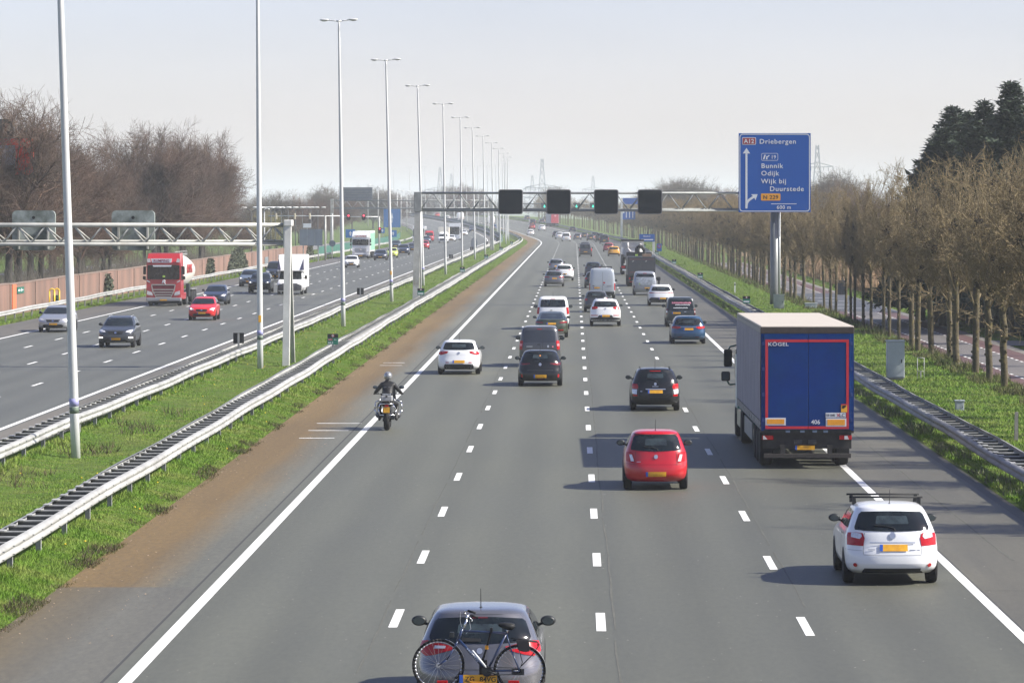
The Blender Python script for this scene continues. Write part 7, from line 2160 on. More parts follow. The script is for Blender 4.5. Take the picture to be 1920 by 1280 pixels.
def white_lorries():
    # white lorry with green trailer
    yf = 560.0; r = thing("lorry", "white lorry with a green-sided trailer in the outer oncoming lane, before the green fence", "lorry", (Xof(676, yf), yf, .002), 0, "oncoming lorries")
    pm = paint("white", ())
    cab_front(r, 2.5, 3.95, pm, z_screen=(1.95, 2.80))
    m = MB(); m.box(-1.0, 1.0, .02, .1, 3.05, 3.45, .03); nb = m.build("name_board", M['white'], r)
    red = mat("letters_brick", (.45, .08, .06), .5)
    rr = random.Random(4); x = -.72
    m = MB()
    while x < .72:
        w = rr.uniform(.05, .12); m.box(x, x + w, .012, .02, 3.18 + rr.uniform(-.04, .02), 3.30 + rr.uniform(-.03, .05)); x += w + .05
    m.build("lettering", red, nb)
    m = MB()
    for z in (.95, 1.12, 1.29, 1.46): m.box(-.85, .85, .04, .07, z, z + .05)
    m.build("grille_bar", M['dark_plastic'], r)
    m = MB(); m.lathe([(.17, 0), (.17, .03)], (0, .03, 1.42), 'Y', 16); m.build("emblem", M['chrome'], r)
    m = MB(); m.box(-.75, .75, -.05, -.041, .40, .60, .0); m.build("lower_grille", M['black'], r)
    m = MB(); m.box(-1.27, 1.27, 2.7, 15.5, 1.0, 3.95, .02); m.build("trailer", mat("trailer_white", (.75, .75, .74), .5), r)
    m = MB(); m.box(1.271, 1.28, 3.0, 15.2, 1.15, 3.7); m.box(-1.28, -1.271, 3.0, 15.2, 1.15, 3.7); m.build("side_panel", mat("trailer_green", (.22, .44, .32), .5), r)
    m = MB(); m.box(-.5, .5, 1.0, 15.2, .7, .98); m.build("chassis_frame", M['black'], r)
    for y in (1.3, 4.6, 11, 12.3, 13.6):
        for sd in (-1, 1): big_wheel(r, sd * 1.06, y, lod=1)
    # tall white lorry with a big windscreen
    yf = 893.0; r = thing("coach", "tall white coach with a huge dark windscreen near the far bend, behind a white car", "coach", P(Xof(852, yf) - shx(yf), yf, .002), 0, "oncoming coaches")
    m = MB(); m.hexa([(-1.27, .1, .35), (1.27, .1, .35), (1.27, 12, .35), (-1.27, 12, .35), (-1.24, .3, 3.9), (1.24, .3, 3.9), (1.24, 12, 3.9), (-1.24, 12, 3.9)]); m.build("body", pm, r)
    m = MB(); m.prism(rounded(-1.16, 1.16, 1.35, 3.1, .2), .02, .2, 'Y'); m.build("windscreen", M['glass'], r)
    m = MB(); m.box(1.262, 1.275, 1.2, 11.5, 1.7, 2.9); m.build("side_window", M['glass'], r)
    for y in (2.2, 9.5):
        for sd in (-1, 1): big_wheel(r, sd * 1.08, y, lod=1)
    for sd in (-1, 1):
        m = MB(); m.box(sd * 1.05 - .15, sd * 1.05 + .15, .05, .1, .75, .95); m.build("head_lamp", M['lamp_clear'], r)
    # coach half behind the portal leg
    yf = 826.0; r = thing("coach", "white coach half hidden behind the pale leg of the sign portal", "coach", P(Xof(785, yf) - shx(yf), yf, .002), 0, "oncoming coaches")
    m = MB(); m.hexa([(-1.27, .1, .35), (1.27, .1, .35), (1.27, 12, .35), (-1.27, 12, .35), (-1.22, .3, 3.5), (1.22, .3, 3.5), (1.24, 12, 3.5), (-1.24, 12, 3.5)]); m.build("body", pm, r)
    m = MB(); m.prism(rounded(-1.16, 1.16, 1.3, 3.0, .2), .02, .2, 'Y'); m.build("windscreen", M['glass'], r)
    m = MB(); m.box(1.255, 1.275, 1.2, 11.5, 1.6, 2.7); m.build("side_window", M['glass'], r)
    for y in (2.2, 9.5):
        for sd in (-1, 1): big_wheel(r, sd * 1.08, y, lod=1)
    for sd in (-1, 1):
        m = MB(); m.box(sd * 1.05 - .15, sd * 1.05 + .15, .05, .1, .75, .95); m.build("head_lamp", M['lamp_clear'], r)
    # white box truck
    yf = 824.0; r = thing("box_truck", "white box truck with a cream cargo box between two thin lamp posts", "lorry", P(Xof(831, yf) - shx(yf), yf, .002), 0, "oncoming lorries")
    s = Shell('bigvan', 5.0, 2.05, 2.3)
    link_mesh("cab", s.body(), [pm, M['black']], r, (0, 2.5, 0), (0, 0, pi))
    m = MB(); m.box(-1.15, 1.15, 2.2, 6.6, .8, 3.3, .03); m.build("cargo_box", mat("box_cream", (.72, .68, .58), .5), r)
    w_ = s.patch('front', trapez(1.30, 1.9, .93, .88)); link_mesh("windscreen", w_, M['glass'], r, (0, 2.5, 0), (0, 0, pi))
    g_ = s.patch('front', [(-.75, .5), (.75, .5), (.7, .95), (-.7, .95)]); link_mesh("grille", g_, M['dark_plastic'], r, (0, 2.5, 0), (0, 0, pi))
    for y in (1.0, 5.2):
        for sd in (-1, 1): big_wheel(r, sd * .9, y, .36, .24, lod=1)
    # motorcycle-sized dot left out; white camper van
    yf = 325.0; r = thing("camper_van", "white camper van with a high rounded roof pod behind the worn white portal leg", "camper van", (Xof(543, yf), yf, .002), 0, "oncoming traffic")
    s = Shell('bigvan', 5.4, 2.08, 2.25)
    link_mesh("cab", s.body(), [pm, M['black']], r, (0, 2.7, 0), (0, 0, pi))
    def fp(nm, poly, mt, o=.01): link_mesh(nm, s.patch('front', poly, o), mt, r, (0, 2.7, 0), (0, 0, pi))
    fp("windscreen", trapez(1.26, 1.90, .95, .90), M['glass'])
    fp("bumper", [(-.98, .36), (.98, .36), (.96, .80), (.55, .95), (-.55, .95), (-.96, .80)], mat("bumper_dark", (.05, .05, .055), .5), .012)
    hl = [(.96, 1.10), (.94, .92), (.66, .90), (.70, 1.02)]
    fp("head_lamp", hl, M['lamp_clear'], .016); fp("head_lamp", mir(hl), M['head_lit'], .016)
    m = MB(); m.hexa([(-1.10, .95, 2.0), (1.10, .95, 2.0), (1.12, 2.4, 1.8), (-1.12, 2.4, 1.8), (-1.02, 1.9, 3.22), (1.02, 1.9, 3.22), (1.12, 2.9, 3.3), (-1.12, 2.9, 3.3)]); m.build("roof_pod", pm, r)
    m = MB(); m.box(-1.13, 1.13, 2.4, 7.2, .55, 3.3, .08); m.build("living_box", mat("box_white", (.80, .79, .75), .4), r)
    for sd in (-1, 1):
        m = MB(); m.hexa([(sd * 1.111, .98, 2.06), (sd * .80, .94, 2.06), (sd * .80, .97, 2.08), (sd * 1.111, 1.2, 2.08), (sd * 1.055, 1.70, 2.95), (sd * 1.03, 1.67, 2.95), (sd * 1.03, 1.72, 2.97), (sd * 1.06, 1.9, 2.97)]); m.build("graphic_stripe", mat("stripe_navy", (.035, .035, .07), .4), r)
        m = MB(); m.box(sd * 1.28 - .10, sd * 1.28 + .10, 1.15, 1.3, 1.28, 1.60, .04); m.tube((sd * .95, 1.2, 1.35), (sd * 1.22, 1.2, 1.4), .03, n=6); m.build("door_mirror", M['black'], r)
        for y in (1.0, 5.4): big_wheel(r, sd * .95, y, .35, .23)
white_lorries()

def tipper():
    y0 = 359.6
    r = thing("tipper_lorry", "dark tipper lorry with two grey rear doors outlined in thin red", "lorry", (Xof(1203, y0), y0, .002), radians(.6))
    body = mat("tipper_grey", (.030, .034, .042), .5, var=.25, scale=1.5)
    m = MB(); m.box(-1.26, 1.26, .06, 7.2, 1.02, 2.72, .03); m.build("tipper_body", body, r)
    redl = mat("line_dull_red", (.22, .03, .035), .5)
    for x0, x1 in ((-1.18, -.02), (.02, 1.18)):
        m = MB(); m.box(x0, x1, -.02, .055, 1.10, 2.60, .015); d = m.build("rear_door", mat("tipper_door", (.042, .048, .058), .5, var=.15, scale=2), r)
        m = MB(); m.box(x0 + .06, x1 - .06, -.027, -.0205, 1.30, 1.335); m.box(x0 + .06, x1 - .06, -.027, -.0205, 2.50, 2.53); m.build("red_line", redl, d)
        m = MB(); m.prism([(x0 + .3, 2.25), (x0 + .45, 2.30), (x0 + .5, 2.42), (x0 + .35, 2.38)], -.027, -.0205, 'Y'); m.build("emblem", mat("emblem_grey", (.3, .3, .3), .5), d)
    m = MB(); m.box(-1.26, 1.26, -.01, .06, 2.60, 2.74); m.box(-1.27, -1.19, -.015, .06, 1.02, 2.6); m.box(1.19, 1.27, -.015, .06, 1.02, 2.6); m.build("rear_frame", body, r)
    m = MB(); m.box(-1.1, 1.1, .3, 7, .55, 1.0); m.build("chassis_frame", M['black'], r)
    m = MB(); m.box(-1.2, 1.2, .0, .1, .38, .50); m.build("underrun_bar", M['black'], r)
    m = MB(); m.box(-1.1, .2, -.02, .0, .41, .45); m.build("reflective_strip", M['lamp_red'], r)
    for x in (-.95, .95):
        m = MB(); m.box(x - .22, x + .22, .05, .2, .66, .84); m.build("tail_lamp", M['lamp_red'], r)
    m = MB(); m.box(-.75, -.25, .1, .2, .56, .66); m.build("number_plate", M['plate'], r)
    for y in (1.5, 2.9, 8.6):
        for sd in (-1, 1): big_wheel(r, sd * 1.05, y, .5, .38)
    m = MB(); m.box(-1.2, 1.2, 7.9, 9.9, .8, 3.1, .08); m.build("cab", mat("cab_black", (.02, .022, .026), .4), r)
    # load: a folded crane and cardboard box
    m = MB(); m.path([(-.35, 7.4, 2.7), (-.25, 7.35, 3.5), (.15, 7.3, 3.75), (.45, 7.3, 3.2), (.5, 7.4, 2.7)], .14, 8); m.path([(-.1, 7.2, 2.7), (-.05, 7.2, 3.55), (.32, 7.2, 3.6)], .10, 8); m.box(-.35, .1, 7.0, 7.5, 2.75, 3.1); m.build("loading_crane", M['black'], r)
    m = MB(); m.box(.10, .92, .5, 1.8, 2.74, 2.98, .01); m.build("plank_load", mat("load_brown", (.26, .17, .11), .8, var=.3, scale=4), r)
    m = MB(); m.box(-.42, -.15, 6.9, 7.0, 2.74, 2.9); m.build("lime_tag", mat("vest_lime", (.35, .55, .08)), r)
    for sd in (-1, 1):
        m = MB(); m.box(sd * 1.42 - .1, sd * 1.42 + .1, 9.4, 9.55, 2.0, 2.6, .04); m.tube((sd * 1.15, 9.5, 2.5), (sd * 1.4, 9.5, 2.5), .03, n=6); m.build("door_mirror", M['black'], r)
    # white tanker ahead
    y0 = 424.0
    r = thing("tank_lorry", "white tank lorry with a black bar across its top, just ahead of the dark tipper", "lorry", (Xof(1186, y0), y0, .002))
    cream = mat("tank_white", (.62, .61, .60), .4, var=.2, scale=1.5)
    m = MB(); m.lathe([(.05, .4), (.95, .45), (1.1, .9), (1.12, 7.0), (.9, 7.4)], (0, 0, 2.35), 'Y', 22); m.build("tank", cream, r)
    m = MB(); m.box(-1.25, 1.25, .1, .35, 3.62, 3.84, .02); m.build("top_bar", M['dark_plastic'], r)
    m = MB(); m.hexa([(-1.2, .3, 3.0), (1.2, .3, 3.0), (1.2, 7.6, 3.2), (-1.2, 7.6, 3.2), (-1.2, .3, 3.6), (1.2, .3, 3.6), (1.1, 7.6, 3.75), (-1.1, 7.6, 3.75)]); m.build("top_housing", cream, r)
    m = MB(); m.box(-1.24, -.95, .2, 1.4, .7, 2.2, .03); m.box(.95, 1.24, .2, 1.4, .7, 2.2, .03); m.box(-1.2, 1.2, .1, .25, .42, 1.05); m.build("rear_locker", M['dark_plastic'], r)
    for x in (-1.0, 1.0):
        m = MB(); m.box(x - .2, x + .2, .04, .1, .75, .95); m.build("tail_lamp", M['lamp_red'], r)
    m = MB(); m.box(-1.1, -.6, .05, .1, .45, .6); m.build("number_plate", M['sign_white'], r)
    m = MB(); m.path([(-.5, .1, 3.5), (-.55, 0, 2.9), (-.2, -.05, 2.5), (.4, 0, 2.4), (.8, .1, 2.8), (.85, .1, 3.4)], .10, 8); m.build("hose", cream, r)
    m = MB(); m.box(-1.24, 1.24, 8.0, 10, .7, 3.2, .08); m.build("cab", paint("white", ()), r)
    for y in (1.6, 3.0, 9.0):
        for sd in (-1, 1): big_wheel(r, sd * 1.05, y, .5, .38, lod=1)
    # red and grey lorry on the bend
    yz = 1190.0
    r = thing("lorry", "hazy grey lorry with a red rear near the far bend, beside a white crossover", "lorry", P(Xof(1038, yz) - shx(yz) + .4, yz, .002), .12)
    m = MB(); m.box(-1.28, 1.28, .03, 13.5, 1.05, 4.0); m.build("trailer", mat("trailer_grey", (.40, .40, .42), .5), r)
    m = MB(); m.box(-1.15, 1.15, -.03, .02, 1.1, 3.9); rd = m.build("rear_door", mat("door_red", (.50, .03, .06), .5), r)
    m = MB(); m.lathe([(.32, -.05), (.32, -.031)], (.1, 0, 3.3), 'Y', 14); m.build("emblem", mat("emblem_pink", (.7, .35, .38), .5), rd)
    m = MB(); m.box(-1.1, 1.1, .1, 13, .3, 1.0); m.build("chassis_frame", M['black'], r)
    for y in (1.5, 2.8, 12):
        for sd in (-1, 1): big_wheel(r, sd * 1.05, y, .5, .38, lod=1)
tipper()
# ------------------------------------------------------------------ grey car carrying a bicycle
def bike_car():
    y_rear = 55.35
    GRY = paint("warm_grey", (.165, .165, .18), .55, .26)
    lq = [(.985, .965), (.97, .83), (.86, .775), (.72, .80), (.44, .875), (.42, .92), (.70, .965), (.90, .985)]
    r, s = car("hatchback", "warm grey hatchback with a dark bicycle strapped across its rear", "car", 'hatch', (4.25, 1.81, 1.405), GRY, 901, 0, 'rear', 0, y=y_rear, X=Xof(899, y_rear), antenna=True, window=(1.00, 1.275, .89, .90, .04),
               plate=None, lamps=[(lq, M['lamp_red'])], mirror_mat=M['dark_plastic'],
               feats=[("lamp_clear", [(.74, .885), (.56, .89), (.56, .925), (.74, .925)], M['lamp_clear'], 'rear', .014), ("lamp_clear", mir([(.74, .885), (.56, .89), (.56, .925), (.74, .925)]), M['lamp_clear'], 'rear', .014), badge(.86, .042), ("high_brake_lamp", trapez(1.292, 1.312, .16, .16), M['lamp_dark'], 'rear', .012),
                      ("wiper_blade", [(-.32, .985), (.02, .985), (.03, 1.02), (-.30, 1.035)], M['black'], 'rear', .02), bar("tailgate_seam", -.62, .62, .60, .606, M['dark_plastic'], .004), bar("tailgate_seam", -.64, .64, .97, .975, M['dark_plastic'], .003), bar("roof_seam", -.5, .5, 1.345, 1.349, M['dark_plastic'], .002)])
    # ---- bicycle; measured points are on a plane half a metre behind the car
    yb = y_rear - .42
    k = FP / yb
    def B(zx, zy, dy=0.0):
        px, py = 750 + zx / 6.4, 1100 + zy / 6.4
        return Vector(((px - 1077) / k, yb + dy, HC - (py - 392) / k))
    navy = mat("bike_navy", (.012, .028, .085), .3, coat=.6)
    sil = M['silver']
    bk = thing("bicycle", "dark navy city bicycle strapped upright across the rear of the warm grey hatchback", "bicycle", (0, 0, 0))
    hubF, hubR = B(460, 935), B(1435, 1000)
    Rw = 300 / 6.4 / k
    for nm, hub in (("front", hubF), ("rear", hubR)):
        m = MB(); n = 40
        pts = [hub + Vector((Rw * cos(2 * pi * i / n), 0, Rw * sin(2 * pi * i / n))) for i in range(n + 1)]
        m.path(pts, .019, 7); w = m.build("wheel", M['rubber'], bk)
        m = MB(); pts = [hub + Vector((Rw * .93 * cos(2 * pi * i / n), 0, Rw * .93 * sin(2 * pi * i / n))) for i in range(n + 1)]
        m.path(pts, .010, 6); m.build("rim", M['silver'], w)
        m = MB()
        for i in range(24):
            a = 2 * pi * i / 24; b = a + (.45 if i % 2 else -.45)
            m.tube(hub + Vector((.025 * cos(b), .02 if i % 4 < 2 else -.02, .025 * sin(b))), hub + Vector((Rw * .93 * cos(a), 0, Rw * .93 * sin(a))), .0016, n=4)
        m.build("spoke", M['chrome'], w)
        m = MB(); m.tube(hub + Vector((0, -.05, 0)), hub + Vector((0, .05, 0)), .028, n=12); m.build("hub", M['silver'], w)
        m = MB(); a0, a1 = ((20, 175) if nm == "front" else (-5, 150))
        if nm == "front": a0, a1 = -35, 75
        for i in range(12):
            a, b = radians(a0 + (a1 - a0) * i / 12), radians(a0 + (a1 - a0) * (i + 1) / 12)
            q = [hub + Vector((Rw * 1.07 * cos(t), d, Rw * 1.07 * sin(t))) for t, d in ((a, -.025), (a, .025), (b, .025), (b, -.025))]
            m.quad(*q)
        m.build("mudguard", mat("mudguard_silver", (.42, .45, .48), .35, .3), bk)
    m = MB()
    bb = B(1045, 1005)
    seat = B(1275, 560)
    m.tube(B(762, 528), B(1272, 550), .016, n=8); m.tube(B(700, 625), bb, .021, n=8); m.tube(seat, bb, .017, n=8)
    m.tube(B(748, 500), B(690, 650), .020, n=8)
    m.path([seat, B(1330, 740, .03), hubR + Vector((0, .05, 0))], .010, 6); m.path([seat, B(1330, 740, -.03), hubR + Vector((0, -.05, 0))], .010, 6)
    m.tube(bb, hubR + Vector((0, .05, 0)), .011, n=6); m.tube(bb, hubR + Vector((0, -.05, 0)), .011, n=6)
    m.build("frame", navy, bk)
    m = MB()
    for d in (-.045, .045): m.path([B(690, 650, d * .6), B(640, 740, d), B(560, 870, d), hubF + Vector((0, d, 0))], .012, 6)
    m.build("fork", navy, bk)
    m = MB(); m.path([B(765, 500), B(800, 390), B(808, 340)], .015, 7); m.path([B(808, 340), B(775, 300, -.1), B(785, 265, -.22), B(820, 262, -.25)], .012, 7); m.path([B(808, 340), B(840, 345, .1)], .012, 7); m.build("handlebar", M['chrome'], bk)
    m = MB(); m.path([B(820, 262, -.25), B(912, 282, -.3)], .017, 8); m.path([B(840, 345, .1), B(935, 372, .12)], .017, 8); m.build("handlebar_grip", M['black'], bk)
    m = MB(); m.path([B(820, 350, .02), B(862, 390, .0), B(868, 412, 0)], .008, 6); m.path([B(725, 300), B(722, 400), B(735, 470), B(760, 490)], .004, 5); m.path([B(830, 400), B(850, 500), B(790, 560)], .004, 5); m.build("brake_cable", M['silver'], bk)
    m = MB(); m.path([B(1283, 545), B(1290, 500)], .014, 8); m.build("seat_post", M['chrome'], bk)
    # saddle
    V = []
    m = MB()
    outl = [(1168, 455), (1180, 432), (1260, 425), (1350, 430), (1388, 455), (1375, 490), (1340, 520), (1300, 505), (1230, 490)]
    m.prism([(B(a, b).x, B(a, b).z) for a, b in outl], yb - .055, yb + .06, 'Y')
    bmesh.ops.bevel(m.bm, geom=m.bm.edges[:], offset=.015, segments=3, affect='EDGES')
    for f in m.bm.faces: f.smooth = True
    m.build("saddle", M['black'], bk)
    m = MB(); m.path([B(1330, 610), B(1640, 650), B(1672, 690), B(1590, 810), B(1455, 945)], .008, 6); m.path([B(1350, 640, .06), B(1640, 665, .06)], .008, 6); m.path([B(1430, 760), B(1470, 900), B(1435, 985)], .006, 6); m.build("luggage_rack", M['black'], bk)
    m = MB(); m.prism([(B(a, b).x, B(a, b).z) for a, b in ((1395, 630), (1545, 632), (1560, 765), (1500, 775), (1415, 755))], yb - .05, yb + .06, 'Y'); bmesh.ops.bevel(m.bm, geom=m.bm.edges[:], offset=.012, segments=2, affect='EDGES'); m.build("rack_bag", mat("bag_black", (.018, .017, .022), .8), bk)
    m = MB(); m.box(B(1655, 0).x - .012, B(1655, 0).x + .012, yb - .02, yb + .02, B(0, 700).z, B(0, 675).z); m.build("reflector", M['lamp_red'], bk)
    m = MB(); m.lathe([(.075, -.006), (.075, .006)], bb + Vector((0, -.04, 0)), 'Y', 20); m.tube(bb + Vector((0, -.06, 0)), B(1165, 1030, -.06), .011, n=6); m.tube(bb + Vector((0, .06, 0)), B(950, 985, .06), .011, n=6); m.build("crankset", M['dark_plastic'], bk)
    m = MB(); m.box(B(1340, 0).x, B(1490, 0).x, yb - .05, yb - .03, B(0, 1050).z, B(0, 975).z); m.tube(bb + Vector((0, -.045, .06)), hubR + Vector((0, -.045, .04)), .006, n=5); m.tube(bb + Vector((0, -.045, -.06)), hubR + Vector((0, -.045, -.04)), .006, n=5); m.build("chain_guard", M['dark_plastic'], bk)
    m = MB(); m.tube(B(868, 755, -.035), B(1035, 960, -.035), .014, n=8); m.build("frame_pump", M['sign_white'], bk)
    m = MB()
    p0, p1 = B(805, 735, -.024), B(940, 900, -.024)
    for i in range(8):
        a = p0 + (p1 - p0) * (i / 8.0); b = p0 + (p1 - p0) * ((i + .55) / 8.0)
        m.tube(a, b, .009, n=4)
    m.build("frame_lettering", mat("letters_silver_blue", (.45, .52, .62), .4), bk)
    m = MB(); m.box(B(597, 0).x, B(650, 0).x, yb - .06, yb + .0, B(0, 600).z, B(0, 535).z, .01); m.build("front_lamp", M['dark_plastic'], bk)
    # carrier
    rk = thing("bicycle_carrier", "black towbar bicycle carrier with an orange-clipped arm holding the navy bicycle", "carrier", (0, 0, 0))
    m = MB(); m.box(B(160, 0).x, B(1740, 0).x, yb - .10, yb + .16, B(0, 1215).z, B(0, 1165).z, .01); m.build("platform", M['black'], rk)
    m = MB(); m.path([B(1098, 500, .05), B(1040, 730, .06), B(985, 900, .08)], .016, 8); m.box(B(950, 0).x, B(1045, 0).x, yb + .02, yb + .1, B(0, 1130).z, B(0, 880).z, .01); m.box(B(1080, 0).x, B(1112, 0).x, yb - .03, yb + .05, B(0, 545).z, B(0, 485).z, .006); m.build("holding_arm", M['black'], rk)
    m = MB(); m.box(B(1020, 0).x, B(1060, 0).x, yb + .0, yb + .09, B(0, 748).z, B(0, 703).z, .006); m.build("arm_clip", M['sign_orange'], rk)
    m = MB(); m.path([B(660, 1100, .0), B(700, 1060, .0), B(735, 1010, .0)], .022, 6); m.path([B(1165, 1020, 0), B(1190, 1090, 0), B(1235, 1160, 0)], .022, 6); m.build("wheel_tray", M['black'], rk)
    for zx in (510, 1365):
        m = MB(); m.box(B(zx - 65, 0).x, B(zx + 65, 0).x, yb - .13, yb - .10, B(0, 1140).z, B(0, 1108).z, .005); m.build("tail_lamp", M['lamp_red'], rk)
    m = MB(); m.box(B(712, 0).x, B(1165, 0).x, yb - .02, yb - .005, B(0, 1148).z, B(0, 1050).z); pl = m.build("number_plate", M['plate'], rk)
    m = MB(); m.box(B(712, 0).x, B(757, 0).x, yb - .024, yb - .02, B(0, 1148).z, B(0, 1050).z); m.build("plate_band", M['plate_blue'], pl)
    text("ZG", .10, M['black'], pl, (B(778, 0).x, yb - .026, B(0, 1128).z), depth=.001)
    text("84VG", .10, M['black'], pl, (B(955, 0).x, yb - .026, B(0, 1132).z), depth=.001)
    m = MB(); m.prism([(B(a, b).x, B(a, b).z) for a, b in ((835, 1125), (1020, 1128), (985, 1152), (870, 1152))], yb - .05, yb - .03, 'Y'); m.build("badge_plate", M['sign_orange'], rk)
    m = MB(); m.path([Vector((B(920, 0).x, y_rear + .4, .36)), Vector((B(920, 0).x, yb + .1, B(0, 1190).z))], .03, 8); m.build("tow_bar", M['black'], rk)
bike_car()

# ------------------------------------------------------------------ motorcycle and rider
def motorcycle():
    y0 = 126.0; Xc = Xof(725.5, y0)
    # local: x right, y forward, z up; rear tyre contact at y=.0
    g = thing("motorcycle", "black touring motorcycle with a grey top case beside the white edge line", "motorcycle", (Xc, y0, 0))
    m = MB(); m.lathe([(.20, -.085), (.28, -.095), (.325, -.06), (.335, 0), (.325, .06), (.28, .095), (.20, .085)], (0, 0, .335), 'X', 28); w = m.build("wheel", M['rubber'], g)
    m = MB(); m.lathe([(.205, -.06), (.205, .06)], (0, 0, .335), 'X', 24); m.tube((-.14, 0, .335), (.14, 0, .335), .05, n=10); m.build("rim", M['dark_plastic'], w)
    m = MB(); m.lathe([(.20, -.05), (.28, -.06), (.315, 0), (.28, .06), (.20, .05)], (0, 1.5, .32), 'X', 28); w = m.build("wheel", M['rubber'], g)
    m = MB(); m.lathe([(.2, -.04), (.2, .04)], (0, 1.5, .32), 'X', 24); m.build("rim", M['dark_plastic'], w)
    m = MB(); m.box(-.16, .16, .45, 1.05, .30, .72, .05); m.ball((-.28, .85, .45), .14, .18, .12); m.ball((.28, .85, .45), .14, .18, .12); m.build("engine", mat("engine_grey", (.10, .10, .11), .4, .5), g)
    m = MB(); m.ball((0, .95, .92), .20, .36, .17); m.build("fuel_tank", mat("bike_black", (.012, .012, .014), .25, coat=.5), g)
    m = MB(); m.box(-.17, .17, .05, .75, .76, .86, .05); m.build("saddle", M['black'], g)
    m = MB(); m.hexa([(-.13, -.25, .62), (.13, -.25, .62), (.12, .35, .62), (-.12, .35, .62), (-.11, -.28, .76), (.11, -.28, .76), (.14, .35, .78), (-.14, .35, .78)]); m.build("tail_section", M['dark_plastic'], g)
    m = MB(); m.box(-.10, .10, -.31, -.285, .58, .76); m.build("number_plate", M['plate'], g)
    m = MB(); m.box(-.06, .06, -.32, -.29, .775, .82, .008); m.build("tail_lamp", M['lamp_red'], g)
    m = MB(); m.box(-.19, .19, -.32, .02, .94, 1.14, .04); tc = m.build("top_case", mat("case_grey", (.34, .345, .35), .45), g)
    m = MB(); m.box(-.20, .20, -.30, .0, 1.142, 1.20, .03); m.build("case_lid", M['black'], tc)
    m = MB()
    x = -.13
    for wd in (.03, .05, .04, .05, .03, .04): m.box(x, x + wd, -.306, -.300, 1.155, 1.185); x += wd + .008
    m.build("case_lettering", M['sign_white'], tc)
    m = MB(); m.box(-.03, .03, -.335, -.32, 1.08, 1.13); m.build("case_lock", M['black'], tc)
    # chrome pannier frame seen from behind
    fr = [(-.22, -.2, .86), (-.26, -.2, .70), (-.23, -.2, .50), (.27, -.2, .50), (.31, -.2, .66), (.20, -.2, .86), (-.22, -.2, .86)]
    m = MB(); m.path([Vector(p) for p in fr], .018, 8); m.build("pannier_frame", M['chrome'], g)
    m = MB()
    for sd in (-1, 1): m.path([Vector((sd * .22, 1.15, .95)), Vector((sd * .42, 1.05, .86)), Vector((sd * .45, 1.0, .62)), Vector((sd * .33, .95, .42))], .020, 8)
    m.build("crash_bar", M['chrome'], g)
    m = MB(); m.tube((.19, .55, .36), (.20, -.2, .44), .055, .065, n=12); m.build("exhaust", mat("exhaust_dark", (.05, .05, .05), .35, .7), g)
    m = MB(); m.path([Vector((-.40, 1.02, 1.13)), Vector((-.22, 1.15, 1.12)), Vector((0, 1.2, 1.08)), Vector((.22, 1.15, 1.12)), Vector((.40, 1.02, 1.13))], .015, 8); m.build("handlebar", M['dark_plastic'], g)
    for sd in (-1, 1):
        m = MB(); m.tube((sd * .41, 1.01, 1.13), (sd * .48, .96, 1.13), .02, n=8); m.build("handlebar_grip", M['black'], g)
        m = MB(); m.path([Vector((sd * .32, 1.08, 1.13)), Vector((sd * .40, 1.12, 1.30))], .009, 6); m.ball((sd * .43, 1.11, 1.34), .09, .03, .055); mr = m.build("rear_mirror", M['black'], g)
        m = MB(); m.ball((sd * .43, 1.088, 1.34), .075, .015, .043); m.build("mirror_glass", mat("mirror_glass", (.10, .125, .135), .12, .6), mr)
    m = MB(); m.hexa([(-.24, 1.25, .95), (.24, 1.25, .95), (.18, 1.6, .95), (-.18, 1.6, .95), (-.20, 1.28, 1.38), (.20, 1.28, 1.38), (.15, 1.33, 1.38), (-.15, 1.33, 1.38)]); m.build("windshield", M['dark_plastic'], g)
    m = MB(); m.tube((-.09, 1.5, .32), (-.08, 1.25, .95), .03, n=8); m.tube((.09, 1.5, .32), (.08, 1.25, .95), .03, n=8); m.build("fork", M['chrome'], g)
    m = MB(); m.hexa([(-.09, -.30, .40), (.09, -.30, .40), (.09, -.02, .60), (-.09, -.02, .60), (-.09, -.31, .44), (.09, -.31, .44), (.09, -.02, .66), (-.09, -.02, .66)]); m.build("rear_mudguard", M['black'], g)

    # rider: one skinned body
    J, E, Rr = [], [], []
    def add(p, rad, par=None):
        J.append(p); Rr.append(rad)
        if par is not None: E.append((par, len(J) - 1))
        return len(J) - 1
    pel = add((0, .42, .93), .155)
    ab = add((0, .50, 1.10), .155, pel); ch = add((0, .60, 1.32), .185, ab); up = add((0, .65, 1.47), .15, ch)
    nk = add((0, .69, 1.56), .065, up); hd = add((0, .73, 1.68), .10, nk)
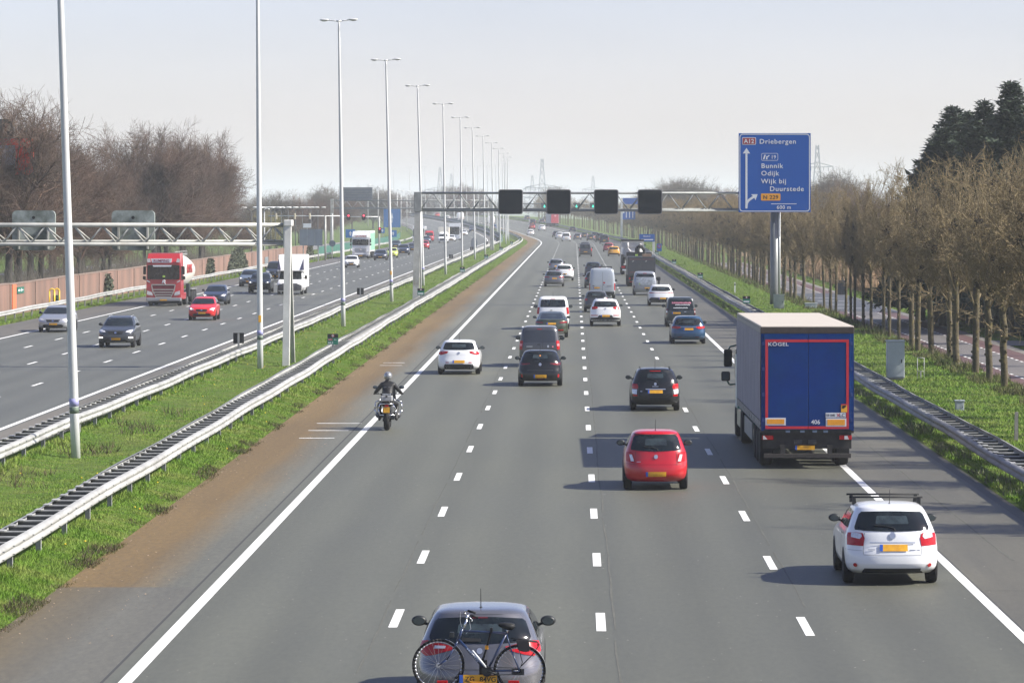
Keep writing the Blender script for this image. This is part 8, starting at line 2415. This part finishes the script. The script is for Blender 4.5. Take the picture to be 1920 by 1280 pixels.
    for sd in (-1, 1):
        sh = add((sd * .19, .65, 1.45), .085, up); el = add((sd * .40, .78, 1.20), .062, sh); wr = add((sd * .44, .96, 1.145), .042, el)
        pm_ = add((sd * .445, 1.01, 1.15), .036, wr)
        for i, dx in enumerate((-.03, -.010, .010, .03)):
            a = add((sd * (.445 + dx), 1.045 - abs(dx) * .2, 1.162), .0105, pm_); b = add((sd * (.445 + dx), 1.065, 1.140), .0095, a); add((sd * (.445 + dx), 1.045, 1.115), .0085, b)
        t = add((sd * .405, .995, 1.135), .011, pm_); add((sd * .40, 1.02, 1.115), .009, t)
        hp = add((sd * .11, .45, .90), .105, pel); kn = add((sd * .29, .86, .80), .078, hp); an = add((sd * .27, .66, .38), .052, kn)
        hl = add((sd * .27, .62, .325), .05, an); add((sd * .285, .82, .31), .042, hl)
    me = bpy.data.meshes.new("body"); me.from_pydata([Vector(p) for p in J], E, [])
    o = link_mesh("body", me, mat("leather_black", (.010, .010, .011), .5, var=.3, scale=9), None)
    sk = o.modifiers.new("skin", 'SKIN'); sk.use_smooth_shade = True
    for i, v in enumerate(me.skin_vertices[0].data):
        v.radius = (Rr[i], Rr[i]); v.use_root = (i == pel)
    for i in (ch,): me.skin_vertices[0].data[i].radius = (.205, .145)
    su = o.modifiers.new("subd", 'SUBSURF'); su.levels = 2; su.render_levels = 2
    dg = bpy.context.evaluated_depsgraph_get()
    fm = bpy.data.meshes.new_from_object(o.evaluated_get(dg))
    bpy.data.objects.remove(o)
    p = thing("person", "motorcyclist in black leathers and a grey helmet riding the touring motorcycle", "person", (Xc, y0, 0))
    for f in fm.polygons: f.use_smooth = True
    link_mesh("body", fm, mat("leather_black", (.010, .010, .011)), p)
    m = MB(); m.ball((0, .73, 1.715), .135, .165, .15, 22, 14); hm = m.build("helmet", mat("helmet_silver", (.30, .31, .32), .3, .5, coat=.5), p)
    m = MB(); m.ball((0, .815, 1.715), .115, .10, .06, 16, 8); m.build("visor", M['black'], hm)
    m = MB(); m.box(-.10, .10, .50, .60, 1.60, 1.625); 
    m = MB(); m.box(-.13, -.03, .405, .415, 1.365, 1.378); m.box(.03, .13, .405, .415, 1.365, 1.378)
    m.build("jacket_stripe", mat("stripe_grey", (.2, .2, .21), .6), p)
motorcycle()
